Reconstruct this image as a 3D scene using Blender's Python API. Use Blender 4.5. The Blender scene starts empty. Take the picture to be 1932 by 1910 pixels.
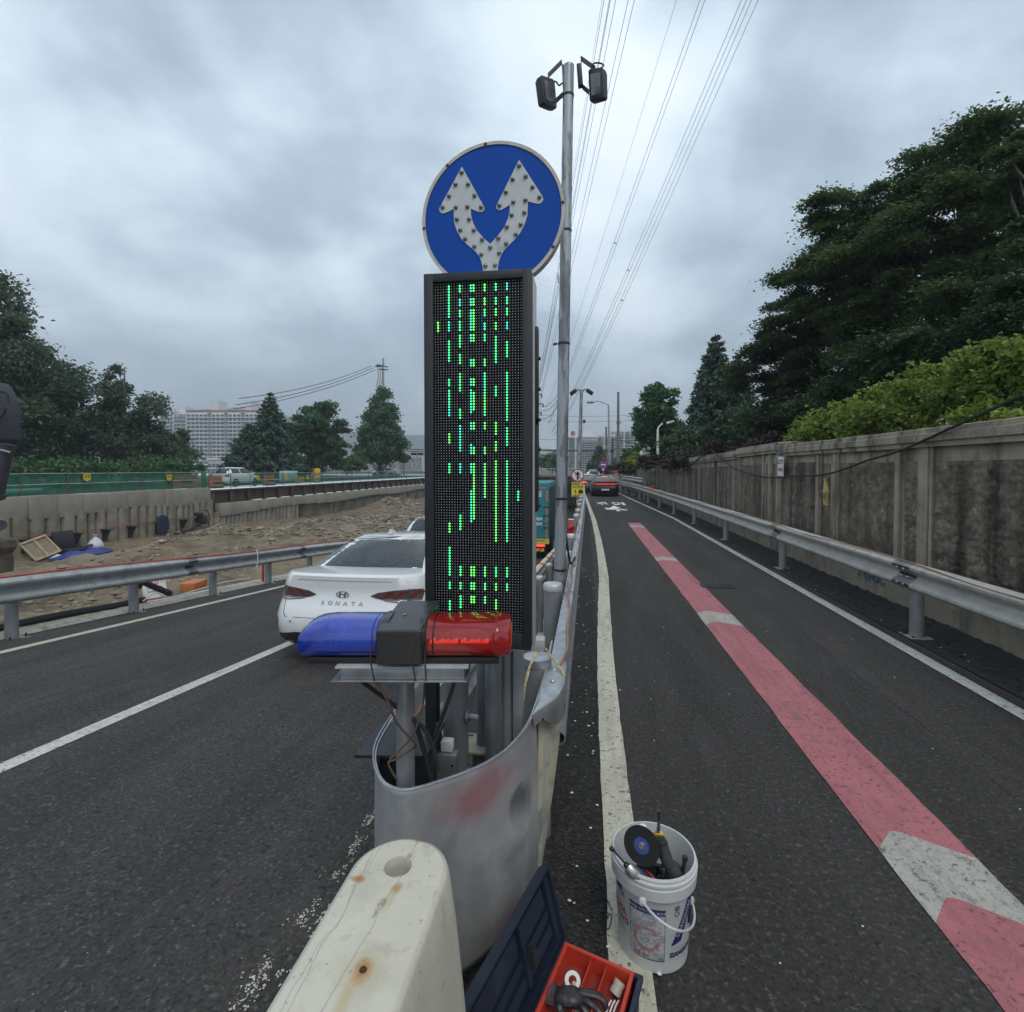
import bpy, bmesh, math, random
import numpy as np
from mathutils import Vector, Matrix, noise
from mathutils.bvhtree import BVHTree
from mathutils import geometry as mgeo
R = math.radians
scene = bpy.context.scene
COL = scene.collection
random.seed(4)

# ---------------------------------------------------------------- camera
PH, PT, EYE = R(8.2), R(1.5), 1.9
cam_d = bpy.data.cameras.new('camera')
cam = bpy.data.objects.new('camera', cam_d); COL.objects.link(cam)
cam.location = (0, 0, EYE); cam.rotation_euler = (R(90) - PT, 0, PH)
cam_d.sensor_fit = 'HORIZONTAL'; cam_d.sensor_width = 36; cam_d.lens = 36 * 967 / 1932
cam_d.shift_y = -45 / 1932; cam_d.clip_start = 0.05; cam_d.clip_end = 4000
scene.camera = cam

# ---------------------------------------------------------------- world: overcast sky
world = bpy.data.worlds.new('World'); scene.world = world; world.use_nodes = True
wn = world.node_tree; wn.nodes.clear()
def N(t, kind, **kw):
    n = t.nodes.new(kind)
    for k, v in kw.items():
        if k.startswith('i_'):
            n.inputs[int(k[2:]) if k[2:].isdigit() else k[2:].replace('_', ' ')].default_value = v
        else: setattr(n, k, v)
    return n
def ramp(t, stops, interp='LINEAR'):
    n = t.nodes.new('ShaderNodeValToRGB'); n.color_ramp.interpolation = interp
    e = n.color_ramp.elements
    while len(e) > 1: e.remove(e[0])
    e[0].position = stops[0][0]; e[0].color = (*stops[0][1], 1)
    for p, c in stops[1:]:
        q = e.new(p); q.color = (*c, 1)
    return n
L = wn.links.new
tc = N(wn, 'ShaderNodeTexCoord')
sky = N(wn, 'ShaderNodeTexSky', sky_type='NISHITA', sun_disc=False, sun_elevation=R(55), sun_rotation=R(150))
skm = N(wn, 'ShaderNodeVectorMath', operation='SCALE'); skm.inputs[3].default_value = 0.10; L(sky.outputs[0], skm.inputs[0])
sep = N(wn, 'ShaderNodeSeparateXYZ'); L(tc.outputs['Generated'], sep.inputs[0])
zc = N(wn, 'ShaderNodeMath', operation='MAXIMUM', i_1=0.0); L(sep.outputs[2], zc.inputs[0])
za = N(wn, 'ShaderNodeMath', operation='ADD', i_1=0.42); L(zc.outputs[0], za.inputs[0])
dx = N(wn, 'ShaderNodeMath', operation='DIVIDE'); L(sep.outputs[0], dx.inputs[0]); L(za.outputs[0], dx.inputs[1])
dy = N(wn, 'ShaderNodeMath', operation='DIVIDE'); L(sep.outputs[1], dy.inputs[0]); L(za.outputs[0], dy.inputs[1])
cb = N(wn, 'ShaderNodeCombineXYZ'); L(dx.outputs[0], cb.inputs[0]); L(dy.outputs[0], cb.inputs[1])
n1 = N(wn, 'ShaderNodeTexNoise', noise_dimensions='2D', i_Scale=2.1, i_Detail=7.0, i_Roughness=0.52, i_Distortion=0.12)
off = N(wn, 'ShaderNodeVectorMath', operation='ADD'); off.inputs[1].default_value = (15.1, 0.7, 0); L(cb.outputs[0], off.inputs[0])
L(off.outputs[0], n1.inputs['Vector'])
n2 = N(wn, 'ShaderNodeTexNoise', noise_dimensions='2D', i_Scale=1.1, i_Detail=3.0, i_Roughness=0.5); L(off.outputs[0], n2.inputs['Vector'])
mxn = N(wn, 'ShaderNodeMath', operation='MULTIPLY', i_1=0.55); L(n1.outputs[0], mxn.inputs[0])
mxm = N(wn, 'ShaderNodeMath', operation='MULTIPLY_ADD', i_1=0.45); L(n2.outputs[0], mxm.inputs[0]); L(mxn.outputs[0], mxm.inputs[2])
cr = ramp(wn, [(0.38, (.255, .325, .39)), (0.45, (.35, .43, .51)), (0.51, (.49, .58, .665)), (0.56, (.60, .69, .77)), (0.64, (.72, .79, .86))])
L(mxm.outputs[0], cr.inputs[0])
# the layer thins into an even pale grey towards the horizon
hz = N(wn, 'ShaderNodeMapRange', i_1=0.0, i_2=0.34, i_3=1.0, i_4=0.0); hz.interpolation_type = 'SMOOTHSTEP'; L(sep.outputs[2], hz.inputs[0])
hf = N(wn, 'ShaderNodeMath', operation='MULTIPLY', i_1=0.6); L(hz.outputs[0], hf.inputs[0])
m1 = N(wn, 'ShaderNodeMix', data_type='RGBA'); L(hf.outputs[0], m1.inputs[0]); L(cr.outputs[0], m1.inputs[6]); m1.inputs[7].default_value = (.42, .495, .57, 1)
m2 = N(wn, 'ShaderNodeMix', data_type='RGBA'); m2.inputs[0].default_value = 0.93; L(skm.outputs[0], m2.inputs[6]); L(m1.outputs[2], m2.inputs[7])
bg = N(wn, 'ShaderNodeBackground', i_Strength=1.62); L(m2.outputs[2], bg.inputs[0])
wo = N(wn, 'ShaderNodeOutputWorld'); L(bg.outputs[0], wo.inputs[0])

# ---------------------------------------------------------------- sun behind the clouds, exposure
sd = bpy.data.lights.new('sun', 'SUN'); sd.energy = 1.5; sd.angle = R(25); sd.color = (1.0, .93, .82)
so = bpy.data.objects.new('sun', sd); COL.objects.link(so)
so.rotation_euler = (R(35), 0, R(150 - 180) * -1)
scene.view_settings.view_transform = 'Standard'; scene.view_settings.look = 'None'
scene.view_settings.exposure = 0.08; scene.view_settings.gamma = 1.0
scene.view_settings.use_curve_mapping = False
scene.cycles.max_bounces = 8; scene.cycles.transparent_max_bounces = 12
scene.cycles.use_denoising = True

# ---------------------------------------------------------------- survey helper: turns a sighting into a point in the world
_Fh = (-math.sin(PH), math.cos(PH)); _Rv = Vector((math.cos(PH), math.sin(PH), 0))
_fv = Vector((_Fh[0] * math.cos(PT), _Fh[1] * math.cos(PT), -math.sin(PT)))
_uv = Vector((_Fh[0] * math.sin(PT), _Fh[1] * math.sin(PT), math.cos(PT)))
_C = Vector((0, 0, EYE))
def ray(x, y): return _fv + _Rv * ((x - 966) / 967) + _uv * ((910 - y) / 967)
def dep(x, y, d): return _C + ray(x, y) * d
def onz(x, y, z=0.0):
    r = ray(x, y); return _C + r * ((z - EYE) / r.z)
def onX(x, y, X):
    r = ray(x, y); return _C + r * (X / r.x)
def onY(x, y, Y):
    r = ray(x, y); return _C + r * (Y / r.y)
SL = 0.09
def zl(Y):                       # height of the left road, a ramp falling to the underpass
    if Y < 0.4: return 0.0
    if Y < 1.6: return -SL * (Y - 0.4) ** 2 / 2.4
    z = -SL * (Y - 1.0)
    if Y > 48: z = -4.23 - (min(Y, 75) - 48) * 0.05
    return z
# ---------------------------------------------------------------- objects
BASE = {}
def setp(o, label=None, cat=None, group=None, kind=None):
    if label: o['label'] = label
    if cat: o['category'] = cat
    if group: o['group'] = group
    if kind: o['kind'] = kind
    return o
def thing(name, label, cat, loc=(0, 0, 0), rz=0, group=None, local=False):
    o = bpy.data.objects.new(name, None); COL.objects.link(o)
    o.location = loc; o.rotation_euler = (0, 0, rz); o.empty_display_size = .1
    setp(o, label, cat, group)
    BASE[o.name] = Vector((0, 0, 0)) if local else Vector(loc)
    return o
class G:
    def __init__(s): s.v = []; s.f = []; s.m = []; s.mi = 0
    def add(s, vs, fs):
        b = len(s.v); s.v += [tuple(p) for p in vs]
        for q in fs: s.f.append(tuple(i + b for i in q)); s.m.append(s.mi)
        return s
    def box(s, c, d, rot=None, bev=0):
        if bev > 0:
            bm = bmesh.new(); bmesh.ops.create_cube(bm, size=1)
            for v in bm.verts: v.co = Vector((v.co.x * d[0], v.co.y * d[1], v.co.z * d[2]))
            bmesh.ops.bevel(bm, geom=bm.edges[:], offset=bev, segments=2, profile=.5, affect='EDGES')
            vs = [v.co.copy() for v in bm.verts]; bm.verts.index_update()
            fs = [[v.index for v in f.verts] for f in bm.faces]; bm.free()
        else:
            x, y, z = (d[0] / 2, d[1] / 2, d[2] / 2)
            vs = [Vector((a * x, b * y, e * z)) for a in (-1, 1) for b in (-1, 1) for e in (-1, 1)]
            fs = [(0, 1, 3, 2), (4, 6, 7, 5), (0, 4, 5, 1), (2, 3, 7, 6), (0, 2, 6, 4), (1, 5, 7, 3)]
        M = rot if rot is not None else Matrix.Identity(3)
        c = Vector(c)
        return s.add([M @ p + c for p in vs], fs)
    def frame(s, ax):
        ax = ax.normalized(); t = Vector((0, 0, 1)) if abs(ax.z) < .9 else Vector((1, 0, 0))
        u = ax.cross(t).normalized(); return u, ax.cross(u).normalized()
    def cyl(s, a, b, r, r2=None, n=16, cap=True):
        a = Vector(a); b = Vector(b); r2 = r if r2 is None else r2
        u, w = s.frame(b - a); vs = []
        for c, q in ((a, r), (b, r2)):
            for i in range(n):
                t = 2 * math.pi * i / n; vs.append(c + u * math.cos(t) * q + w * math.sin(t) * q)
        fs = [(i, (i + 1) % n, n + (i + 1) % n, n + i) for i in range(n)]
        if cap: fs += [tuple(range(n))[::-1], tuple(range(n, 2 * n))]
        return s.add(vs, fs)
    def tube(s, pts, r, n=8, cap=True):
        pts = [Vector(p) for p in pts]; k = len(pts); vs = []
        rr = r if isinstance(r, (list, tuple)) else [r] * k
        prev = None
        for i, p in enumerate(pts):
            d = (pts[min(i + 1, k - 1)] - pts[max(i - 1, 0)])
            if d.length < 1e-9: d = Vector((0, 0, 1))
            d.normalize()
            if prev is None: u, w = s.frame(d)
            else:
                u = prev - d * prev.dot(d)
                if u.length < 1e-6: u, w = s.frame(d)
                u.normalize(); w = d.cross(u)
            prev = u
            for j in range(n):
                t = 2 * math.pi * j / n; vs.append(p + u * math.cos(t) * rr[i] + w * math.sin(t) * rr[i])
        fs = [(i * n + j, i * n + (j + 1) % n, (i + 1) * n + (j + 1) % n, (i + 1) * n + j) for i in range(k - 1) for j in range(n)]
        if cap: fs += [tuple(range(n))[::-1], tuple((k - 1) * n + j for j in range(n))]
        return s.add(vs, fs)
    def lathe(s, prof, c=(0, 0, 0), n=32, M=None, closed=False):
        c = Vector(c); vs = []
        for r, z in prof:
            for i in range(n):
                t = 2 * math.pi * i / n; p = Vector((math.cos(t) * r, math.sin(t) * r, z))
                vs.append((M @ p if M is not None else p) + c)
        k = len(prof)
        fs = [(i * n + j, i * n + (j + 1) % n, (i + 1) * n + (j + 1) % n, (i + 1) * n + j) for i in range(k - 1) for j in range(n)]
        if closed: fs += [tuple(range(n))[::-1], tuple((k - 1) * n + j for j in range(n))]
        return s.add(vs, fs)
    def prism(s, poly, fn, t0, t1):      # fn(u, v, t) -> point
        n = len(poly); vs = [fn(u, v, t0) for u, v in poly] + [fn(u, v, t1) for u, v in poly]
        tri = mgeo.tessellate_polygon([[Vector((u, v, 0)) for u, v in poly]])
        fs = [tuple(a for a in t) for t in tri] + [tuple(a + n for a in t[::-1]) for t in tri]
        fs += [(i, (i + 1) % n, n + (i + 1) % n, n + i) for i in range(n)]
        return s.add(vs, fs)
    def rings(s, rings, cap0=True, cap1=True, loop=True):
        n = len(rings[0]); vs = [p for r in rings for p in r]; k = len(rings)
        m = n if loop else n - 1
        fs = [(i * n + j, i * n + (j + 1) % n, (i + 1) * n + (j + 1) % n, (i + 1) * n + j) for i in range(k - 1) for j in range(m)]
        if cap0: fs.append(tuple(range(n))[::-1])
        if cap1: fs.append(tuple((k - 1) * n + j for j in range(n)))
        return s.add(vs, fs)
    def grid(s, nu, nv, fn):
        vs = [fn(i / nu, j / nv) for i in range(nu + 1) for j in range(nv + 1)]
        fs = [(i * (nv + 1) + j, (i + 1) * (nv + 1) + j, (i + 1) * (nv + 1) + j + 1, i * (nv + 1) + j + 1) for i in range(nu) for j in range(nv)]
        return s.add(vs, fs)
    def sweep(s, prof, path, closed=False):   # prof: (lateral to the right of travel, z)
        path = [Vector(p) for p in path]; rg = []
        for i, p in enumerate(path):
            d = path[min(i + 1, len(path) - 1)] - path[max(i - 1, 0)]; d.z = 0; d.normalize()
            rgt = Vector((d.y, -d.x, 0)); rg.append([p + rgt * a + Vector((0, 0, z)) for a, z in prof])
        return s.rings(rg, closed, closed, closed)
def mk(name, g, mats, parent=None, smooth=40, **kw):
    me = bpy.data.meshes.new(name)
    off = Vector((0, 0, 0))
    if parent is not None:
        q = parent
        while q is not None:
            if q.name in BASE: off = off + BASE[q.name]
            q = q.parent
    vs = [(p[0] - off.x, p[1] - off.y, p[2] - off.z) for p in g.v] if off.length > 0 else g.v
    me.from_pydata(vs, [], g.f)
    if not isinstance(mats, (list, tuple)): mats = [mats]
    for m in mats: me.materials.append(m)
    if len(mats) > 1: me.polygons.foreach_set('material_index', g.m)
    bm = bmesh.new(); bm.from_mesh(me); bmesh.ops.recalc_face_normals(bm, faces=bm.faces[:]); bm.to_mesh(me); bm.free()
    if smooth:
        me.polygons.foreach_set('use_smooth', [True] * len(me.polygons)); me.set_sharp_from_angle(angle=R(smooth))
    me.update()
    o = bpy.data.objects.new(name, me); COL.objects.link(o)
    if parent is not None: o.parent = parent
    setp(o, kw.get('label'), kw.get('cat'), kw.get('group'), kw.get('kind'))
    return o
def copy_tree(o, parent=None, **kw):
    c = o.copy(); COL.objects.link(c)
    if parent is not None: c.parent = parent
    if o.name in BASE: BASE[c.name] = BASE[o.name]
    setp(c, kw.get('label'), kw.get('cat'), kw.get('group'))
    for ch in list(o.children): copy_tree(ch, c)
    return c
def text_geo(body, size, fn, bold=0.0, ext=0.0, align='CENTER', spacing=1.0, aspect=1.0):
    """flat lettering laid out with fn(u, v, w) -> point"""
    cu = bpy.data.curves.new('t', 'FONT'); cu.body = body; cu.size = size; cu.align_x = align; cu.align_y = 'CENTER'
    cu.offset = bold; cu.resolution_u = 3; cu.space_character = spacing
    ob = bpy.data.objects.new('t', cu); COL.objects.link(ob)
    dg = bpy.context.evaluated_depsgraph_get(); me = ob.evaluated_get(dg).to_mesh()
    vs = [fn(v.co.x * aspect, v.co.y, ext) for v in me.vertices]; fs = [tuple(p.vertices) for p in me.polygons]
    ob.evaluated_get(dg).to_mesh_clear(); bpy.data.objects.remove(ob); bpy.data.curves.remove(cu)
    return vs, fs

# ---------------------------------------------------------------- materials
MC = {}
def mat(name, col, rough=.6, metal=0.0, var=.12, vs=4.0, bump=0.0, bs=40.0, spec=.5, coat=0.0, emit=None, es=1.0, alpha=1.0, trans=0.0, col2=None, c2s=3.0, c2=(.5, .6), streak=None, detail=6, bdist=.01):
    """procedural surface: base colour with noise variation, a second colour in patches, optional vertical streaks, bump"""
    if name in MC: return MC[name]
    m = bpy.data.materials.new(name); m.use_nodes = True; t = m.node_tree; t.nodes.clear(); l = t.links.new
    b = N(t, 'ShaderNodeBsdfPrincipled'); o = N(t, 'ShaderNodeOutputMaterial'); l(b.outputs[0], o.inputs[0])
    c = N(t, 'ShaderNodeNewGeometry'); vec = c.outputs['Position']
    n = N(t, 'ShaderNodeTexNoise', i_Scale=vs, i_Detail=float(detail), i_Roughness=.6); l(vec, n.inputs['Vector'])
    r = ramp(t, [(.3, tuple(x * (1 - var) for x in col)), (.7, tuple(min(1, x * (1 + var)) for x in col))]); l(n.outputs[0], r.inputs[0])
    out = r.outputs[0]
    if col2 is not None:
        n2 = N(t, 'ShaderNodeTexNoise', i_Scale=c2s, i_Detail=8.0, i_Roughness=.65); l(vec, n2.inputs['Vector'])
        f = N(t, 'ShaderNodeMapRange', i_1=c2[0], i_2=c2[1]); l(n2.outputs[0], f.inputs[0])
        mx = N(t, 'ShaderNodeMix', data_type='RGBA'); l(f.outputs[0], mx.inputs[0]); l(out, mx.inputs[6]); mx.inputs[7].default_value = (*col2, 1); out = mx.outputs[2]
    if streak is not None:     # (colour, scale across, lo, hi)
        mp = N(t, 'ShaderNodeMapping'); mp.inputs['Scale'].default_value = (streak[1], streak[1], streak[1] * .07); l(vec, mp.inputs[0])
        n3 = N(t, 'ShaderNodeTexNoise', i_Scale=1.0, i_Detail=6.0, i_Roughness=.6); l(mp.outputs[0], n3.inputs['Vector'])
        f = N(t, 'ShaderNodeMapRange', i_1=streak[2], i_2=streak[3]); l(n3.outputs[0], f.inputs[0])
        mx = N(t, 'ShaderNodeMix', data_type='RGBA'); l(f.outputs[0], mx.inputs[0]); l(out, mx.inputs[6]); mx.inputs[7].default_value = (*streak[0], 1); out = mx.outputs[2]
    l(out, b.inputs['Base Color'])
    b.inputs['Roughness'].default_value = rough; b.inputs['Metallic'].default_value = metal
    b.inputs['Specular IOR Level'].default_value = spec; b.inputs['Coat Weight'].default_value = coat
    b.inputs['Coat Roughness'].default_value = .05
    b.inputs['Alpha'].default_value = alpha; b.inputs['Transmission Weight'].default_value = trans
    if emit: b.inputs['Emission Color'].default_value = (*emit, 1); b.inputs['Emission Strength'].default_value = es
    if bump > 0:
        nb = N(t, 'ShaderNodeTexNoise', i_Scale=bs, i_Detail=5.0, i_Roughness=.6); l(vec, nb.inputs['Vector'])
        bu = N(t, 'ShaderNodeBump', i_Strength=bump, i_Distance=bdist); l(nb.outputs[0], bu.inputs['Height']); l(bu.outputs[0], b.inputs['Normal'])
    MC[name] = m; m['out'] = 0
    return m
def nodes_of(m): return m.node_tree, next(n for n in m.node_tree.nodes if n.type == 'BSDF_PRINCIPLED')
def overlay(m, fac_builder, col, rough=None):
    """mix another colour over the base where fac_builder(tree, objectvector) says so"""
    t, b = nodes_of(m); l = t.links.new; src = b.inputs['Base Color'].links[0].from_socket
    c = N(t, 'ShaderNodeNewGeometry'); f = fac_builder(t, c.outputs['Position'])
    mx = N(t, 'ShaderNodeMix', data_type='RGBA'); l(f, mx.inputs[0]); l(src, mx.inputs[6]); mx.inputs[7].default_value = (*col, 1)
    l(mx.outputs[2], b.inputs['Base Color'])
    if rough is not None:
        cur = b.inputs['Roughness'].default_value; mr = N(t, 'ShaderNodeMapRange', i_1=0., i_2=1., i_3=cur, i_4=rough); l(f, mr.inputs[0]); l(mr.outputs[0], b.inputs['Roughness'])
def spots(pts, noise_amt=.5, ns=12.0):      # pts: ((x,y,z), radius, stretch(x,y,z), strength)
    def fb(t, vec):
        l = t.links.new; acc = None
        nz = N(t, 'ShaderNodeTexNoise', i_Scale=ns, i_Detail=5.0); l(vec, nz.inputs['Vector'])
        for c, r, st, k in pts:
            sb = N(t, 'ShaderNodeVectorMath', operation='SUBTRACT'); l(vec, sb.inputs[0]); sb.inputs[1].default_value = c
            ml = N(t, 'ShaderNodeVectorMath', operation='DIVIDE'); l(sb.outputs[0], ml.inputs[0]); ml.inputs[1].default_value = tuple(r * q for q in st)
            ln = N(t, 'ShaderNodeVectorMath', operation='LENGTH'); l(ml.outputs[0], ln.inputs[0])
            ad = N(t, 'ShaderNodeMath', operation='MULTIPLY_ADD', i_1=noise_amt * 2, i_2=-noise_amt); l(nz.outputs[0], ad.inputs[0])
            sm = N(t, 'ShaderNodeMath', operation='ADD'); l(ln.outputs['Value'], sm.inputs[0]); l(ad.outputs[0], sm.inputs[1])
            mr = N(t, 'ShaderNodeMapRange', i_1=1.0, i_2=.35, i_3=0., i_4=k); l(sm.outputs[0], mr.inputs[0])
            if acc is None: acc = mr.outputs[0]
            else:
                mm = N(t, 'ShaderNodeMath', operation='MAXIMUM'); l(acc, mm.inputs[0]); l(mr.outputs[0], mm.inputs[1]); acc = mm.outputs[0]
        return acc
    return fb
def noisemask(scale, lo, hi, stretch=(1, 1, 1), k=1.0, detail=6.0, offs=(0, 0, 0)):
    def fb(t, vec):
        l = t.links.new; mp = N(t, 'ShaderNodeMapping'); mp.inputs['Scale'].default_value = stretch; mp.inputs['Location'].default_value = offs; l(vec, mp.inputs[0])
        n = N(t, 'ShaderNodeTexNoise', i_Scale=scale, i_Detail=detail, i_Roughness=.65); l(mp.outputs[0], n.inputs['Vector'])
        f = N(t, 'ShaderNodeMapRange', i_1=lo, i_2=hi, i_3=0., i_4=k); l(n.outputs[0], f.inputs[0]); return f.outputs[0]
    return fb
def asphalt(name, col, speck=.0, bump=.6, gs=140.):
    m = mat(name, col, rough=.85, var=.45, vs=gs * .55, detail=2, bump=bump, bs=gs * .5, spec=.3, bdist=.008)
    overlay(m, noisemask(.9, .45, .75, (1, .35, 1), .35), tuple(x * 1.5 for x in col))
    overlay(m, noisemask(1.3, .47, .66, (1.5, .13, 1), .62, offs=(3, 1, 0)), tuple(x * .45 for x in col))
    overlay(m, noisemask(2.6, .52, .66, (1.2, .25, 1), .4, offs=(8, 3, 0)), tuple(x * 1.7 for x in col))
    overlay(m, noisemask(gs * .42, .57, .66, k=.7, detail=3.0), tuple(x * 3.0 for x in col))
    overlay(m, noisemask(gs * .16, .60, .68, k=.2, detail=5.0, offs=(1, 9, 0)), tuple(x * 2.6 for x in col))
    overlay(m, noisemask(gs * .36, .60, .68, k=.8, detail=2.0, offs=(7, 7, 0)), tuple(x * .25 for x in col))
    def vor(t, vec):
        l = t.links.new; v = N(t, 'ShaderNodeTexVoronoi', i_Scale=38.0); l(vec, v.inputs['Vector'])
        s = N(t, 'ShaderNodeSeparateColor'); l(v.outputs['Color'], s.inputs[0])
        a = N(t, 'ShaderNodeMath', operation='GREATER_THAN', i_1=1 - speck); l(s.outputs[0], a.inputs[0])
        d = N(t, 'ShaderNodeMath', operation='LESS_THAN', i_1=.14); l(v.outputs['Distance'], d.inputs[0])
        q = N(t, 'ShaderNodeMath', operation='MULTIPLY'); l(a.outputs[0], q.inputs[0]); l(d.outputs[0], q.inputs[1]); return q.outputs[0]
    if speck: overlay(m, vor, (.26, .26, .25))
    return m
A_R = asphalt('asphalt_dark', (.037, .034, .032), .02, .8, 88.)
A_L = asphalt('asphalt_left', (.042, .039, .037), .03, .8, 88.)
A_S = asphalt('asphalt_shoulder', (.021, .020, .019), .05, 1.0, 55.)
def paint(name, col, wear=.55):
    m = mat(name, col, rough=.7, var=.08, vs=18, bump=.25, bs=120, bdist=.004)
    overlay(m, noisemask(14, wear, wear + .1, k=.85, detail=8.0), (.07, .07, .07))
    overlay(m, noisemask(90, .60, .66, k=.8), (.06, .06, .06)); overlay(m, noisemask(33, .58, .63, k=.85, offs=(2, 5, 0)), (.05, .05, .05)); overlay(m, noisemask(60, .5, .7, k=.35, offs=(4, 5, 0)), (.08, .075, .075))
    overlay(m, noisemask(2.5, .45, .8, k=.5), tuple(x * .5 for x in col))
    overlay(m, noisemask(2.0, .48, .7, (5, .35, 1), k=.6, offs=(1, 4, 0)), tuple(x * .45 for x in col))
    overlay(m, noisemask(9, .60, .66, (1, .6, 1), k=.5, offs=(3, 8, 0)), (.10, .09, .09))
    return m
P_F = mat('paint_fresh', (.74, .74, .70), .6, 0, .05, 9); P_W = paint('paint_white', (.55, .54, .50), .68); P_Y = paint('paint_cream', (.54, .52, .42), .63); P_R = paint('paint_red', (.41, .135, .15), .60); P_G = paint('paint_worn', (.40, .38, .34), .60)
GALV = mat('galvanised_steel', (.40, .42, .44), .42, .75, .22, 9, .08, 60, streak=((.25, .26, .27), 9, .5, .75))
GALV2 = mat('galvanised_dull', (.36, .375, .38), .6, .35, .18, 5, .06, 40, col2=(.22, .23, .24), c2s=6, c2=(.52, .7))
GALVD = mat('rail_beige', (.42, .405, .37), .6, .3, .15, 6, .1, 50, col2=(.24, .22, .19), c2s=8, c2=(.55, .75), streak=((.2, .19, .17), 5, .58, .8))
POST = mat('post_grey', (.27, .28, .285), .55, .45, .15, 8, .05, 50, col2=(.35, .36, .36), c2s=10, c2=(.62, .7))
BLK = mat('black_plastic', (.018, .018, .02), .5, 0, .2, 20, .08, 200)
BLKM = mat('black_metal', (.03, .031, .034), .45, .3, .2, 20)
RUB = mat('rubber', (.02, .02, .02), .8, 0, .2, 20)
GLS = mat('car_glass', (.03, .034, .037), .12, 0, .1, 2, spec=.45, coat=.25)
WHT = mat('white_paint', (.72, .73, .74), .3, 0, .02, 2, coat=.9)
BLKP = mat('black_paint', (.010, .011, .013), .35, 0, .02, 2, coat=.25, spec=.3)
GRYP = mat('grey_paint', (.07, .074, .08), .3, .2, .02, 2, coat=.3)
CHR = mat('chrome', (.42, .42, .43), .22, 1, .02, 2)
REDL = mat('red_lens', (.28, .01, .012), .15, 0, .05, 10, coat=1)
REDG = mat('red_lamp_lit', (.6, .03, .02), .3, emit=(1, .07, .04), es=1.6)
PLATE = mat('plate_white', (.7, .7, .68), .5, 0, .05, 20)
CONC = mat('concrete', (.30, .285, .25), .85, 0, .15, 3, .25, 30, col2=(.17, .155, .13), c2s=1.3, c2=(.5, .72), streak=((.15, .14, .12), 2.2, .52, .8))
BARK = mat('bark', (.09, .075, .06), .9, 0, .3, 8, .6, 20)
ROPE = mat('orange_rope', (.33, .16, .09), .8, 0, .35, 60, .3, 200)
REDC = mat('red_cable', (.45, .05, .045), .5, 0, .2, 10)
# ================================================================ GROUND AND ROADS
def sheet(name, x0, x1, ys, zf, m, kind='structure', nx=1, dz=0.0, wob=0.0):
    g = G(); rows = []
    for y in ys:
        r = []
        for i in range(nx + 1):
            a = x0(y) if callable(x0) else x0; b = x1(y) if callable(x1) else x1
            x = a + (b - a) * i / nx; r.append((x, y, zf(y) + dz))
        rows.append(r)
    g.rings(rows, False, False, False)
    o = mk(name, g, m, kind=kind, smooth=None)
    return o
def rng(a, b, s):
    n = max(1, int(round((b - a) / s))); return [a + (b - a) * i / n for i in range(n + 1)]
def zr(Y):                      # right road: level, then rising to the cross street
    if Y < 40: return -0.004 * max(0, Y - 20)
    if Y < 70: return -0.08 - 0.006 * (Y - 40)
    return -0.26 + min(1, (Y - 70) / 25.) * 1.2
GRD = mat('earth_far', (.09, .085, .07), .95, 0, .3, .2)
g = G(); g.add([(-1500, 96, .9), (1500, 96, .9), (1500, 2200, .9), (-1500, 2200, .9)], [(0, 1, 2, 3)])
g.add([(-1500, -60, .55), (-27.2, -60, .55), (-27.2, 96, .55), (-1500, 96, .55)], [(0, 1, 2, 3)])
g.add([(4.6, -60, 2.1), (900, -60, 2.1), (900, 96, 2.1), (4.6, 96, 2.1)], [(0, 1, 2, 3)])
g.add([(-1500, -400, -6), (1500, -400, -6), (1500, 120, -6), (-1500, 120, -6)], [(0, 1, 2, 3)])
mk('ground', g, GRD, kind='structure', smooth=None)
sheet('frontage_road', .14, 3.6, rng(-4, 96, 2), zr, A_R)
sheet('road_shoulder', -.42, .14, rng(-4, 96, 2), zr, A_S, dz=.003)
sheet('ramp_road', -7.95, -.42, rng(-4, 0.3, 1) + rng(.4, 1.6, .2) + rng(2, 112, 1.0), zl, A_L, dz=-.0)
# rough gravelly gutter between line and wall
g = G()
def gut(u, v):
    Y = -3 + 60 * (u ** 1.6); X = 3.56 + .8 * v
    h = .012 + (.03 * noise.noise(Vector((X * 9, Y * 9, 0))) + .02 * noise.noise(Vector((X * 30, Y * 30, 4)))) * min(1, v * 4) + .05 * v * v
    return (X, Y, zr(Y) + max(h, .006))
g.grid(700, 10, gut); mk('gutter', g, A_S, kind='structure')
# retaining edge between frontage road and ramp
g = G(); rw = []
for y in rng(1.2, 96, 1.5): rw.append([(-.43, y, zl(y) - .3), (-.42, y, max(zr(y), zl(y)) + .0)])
g.rings(rw, False, False, False); mk('ramp_side_wall', g, CONC, kind='structure', smooth=None)
# long hairline cracks in the surfacing
g = G()
for (x0, y0, x1, y1, w) in [(2.45, 1.2, 2.52, 9.5, .006), (1.02, 4.5, 1.35, 6.5, .004), (2.9, 3.2, 2.45, 4.4, .004)]:
    rg = []; n = 160
    for i in range(n + 1):
        t_ = i / n; y = y0 + (y1 - y0) * t_; x = x0 + (x1 - x0) * t_ + .03 * noise.noise(Vector((y * 1.7, x0, 0))) + .012 * noise.noise(Vector((y * 9, x0, 3))); ww = w * max(.05, .6 + noise.noise(Vector((y * 4, 1, x0))))
        rg.append([(x - ww / 2, y, zr(y) + .0035), (x + ww / 2, y, zr(y) + .0035)])
    g.rings(rg, False, False, False)
mk('surface_crack', g, RUB, kind='structure', smooth=None)
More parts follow.
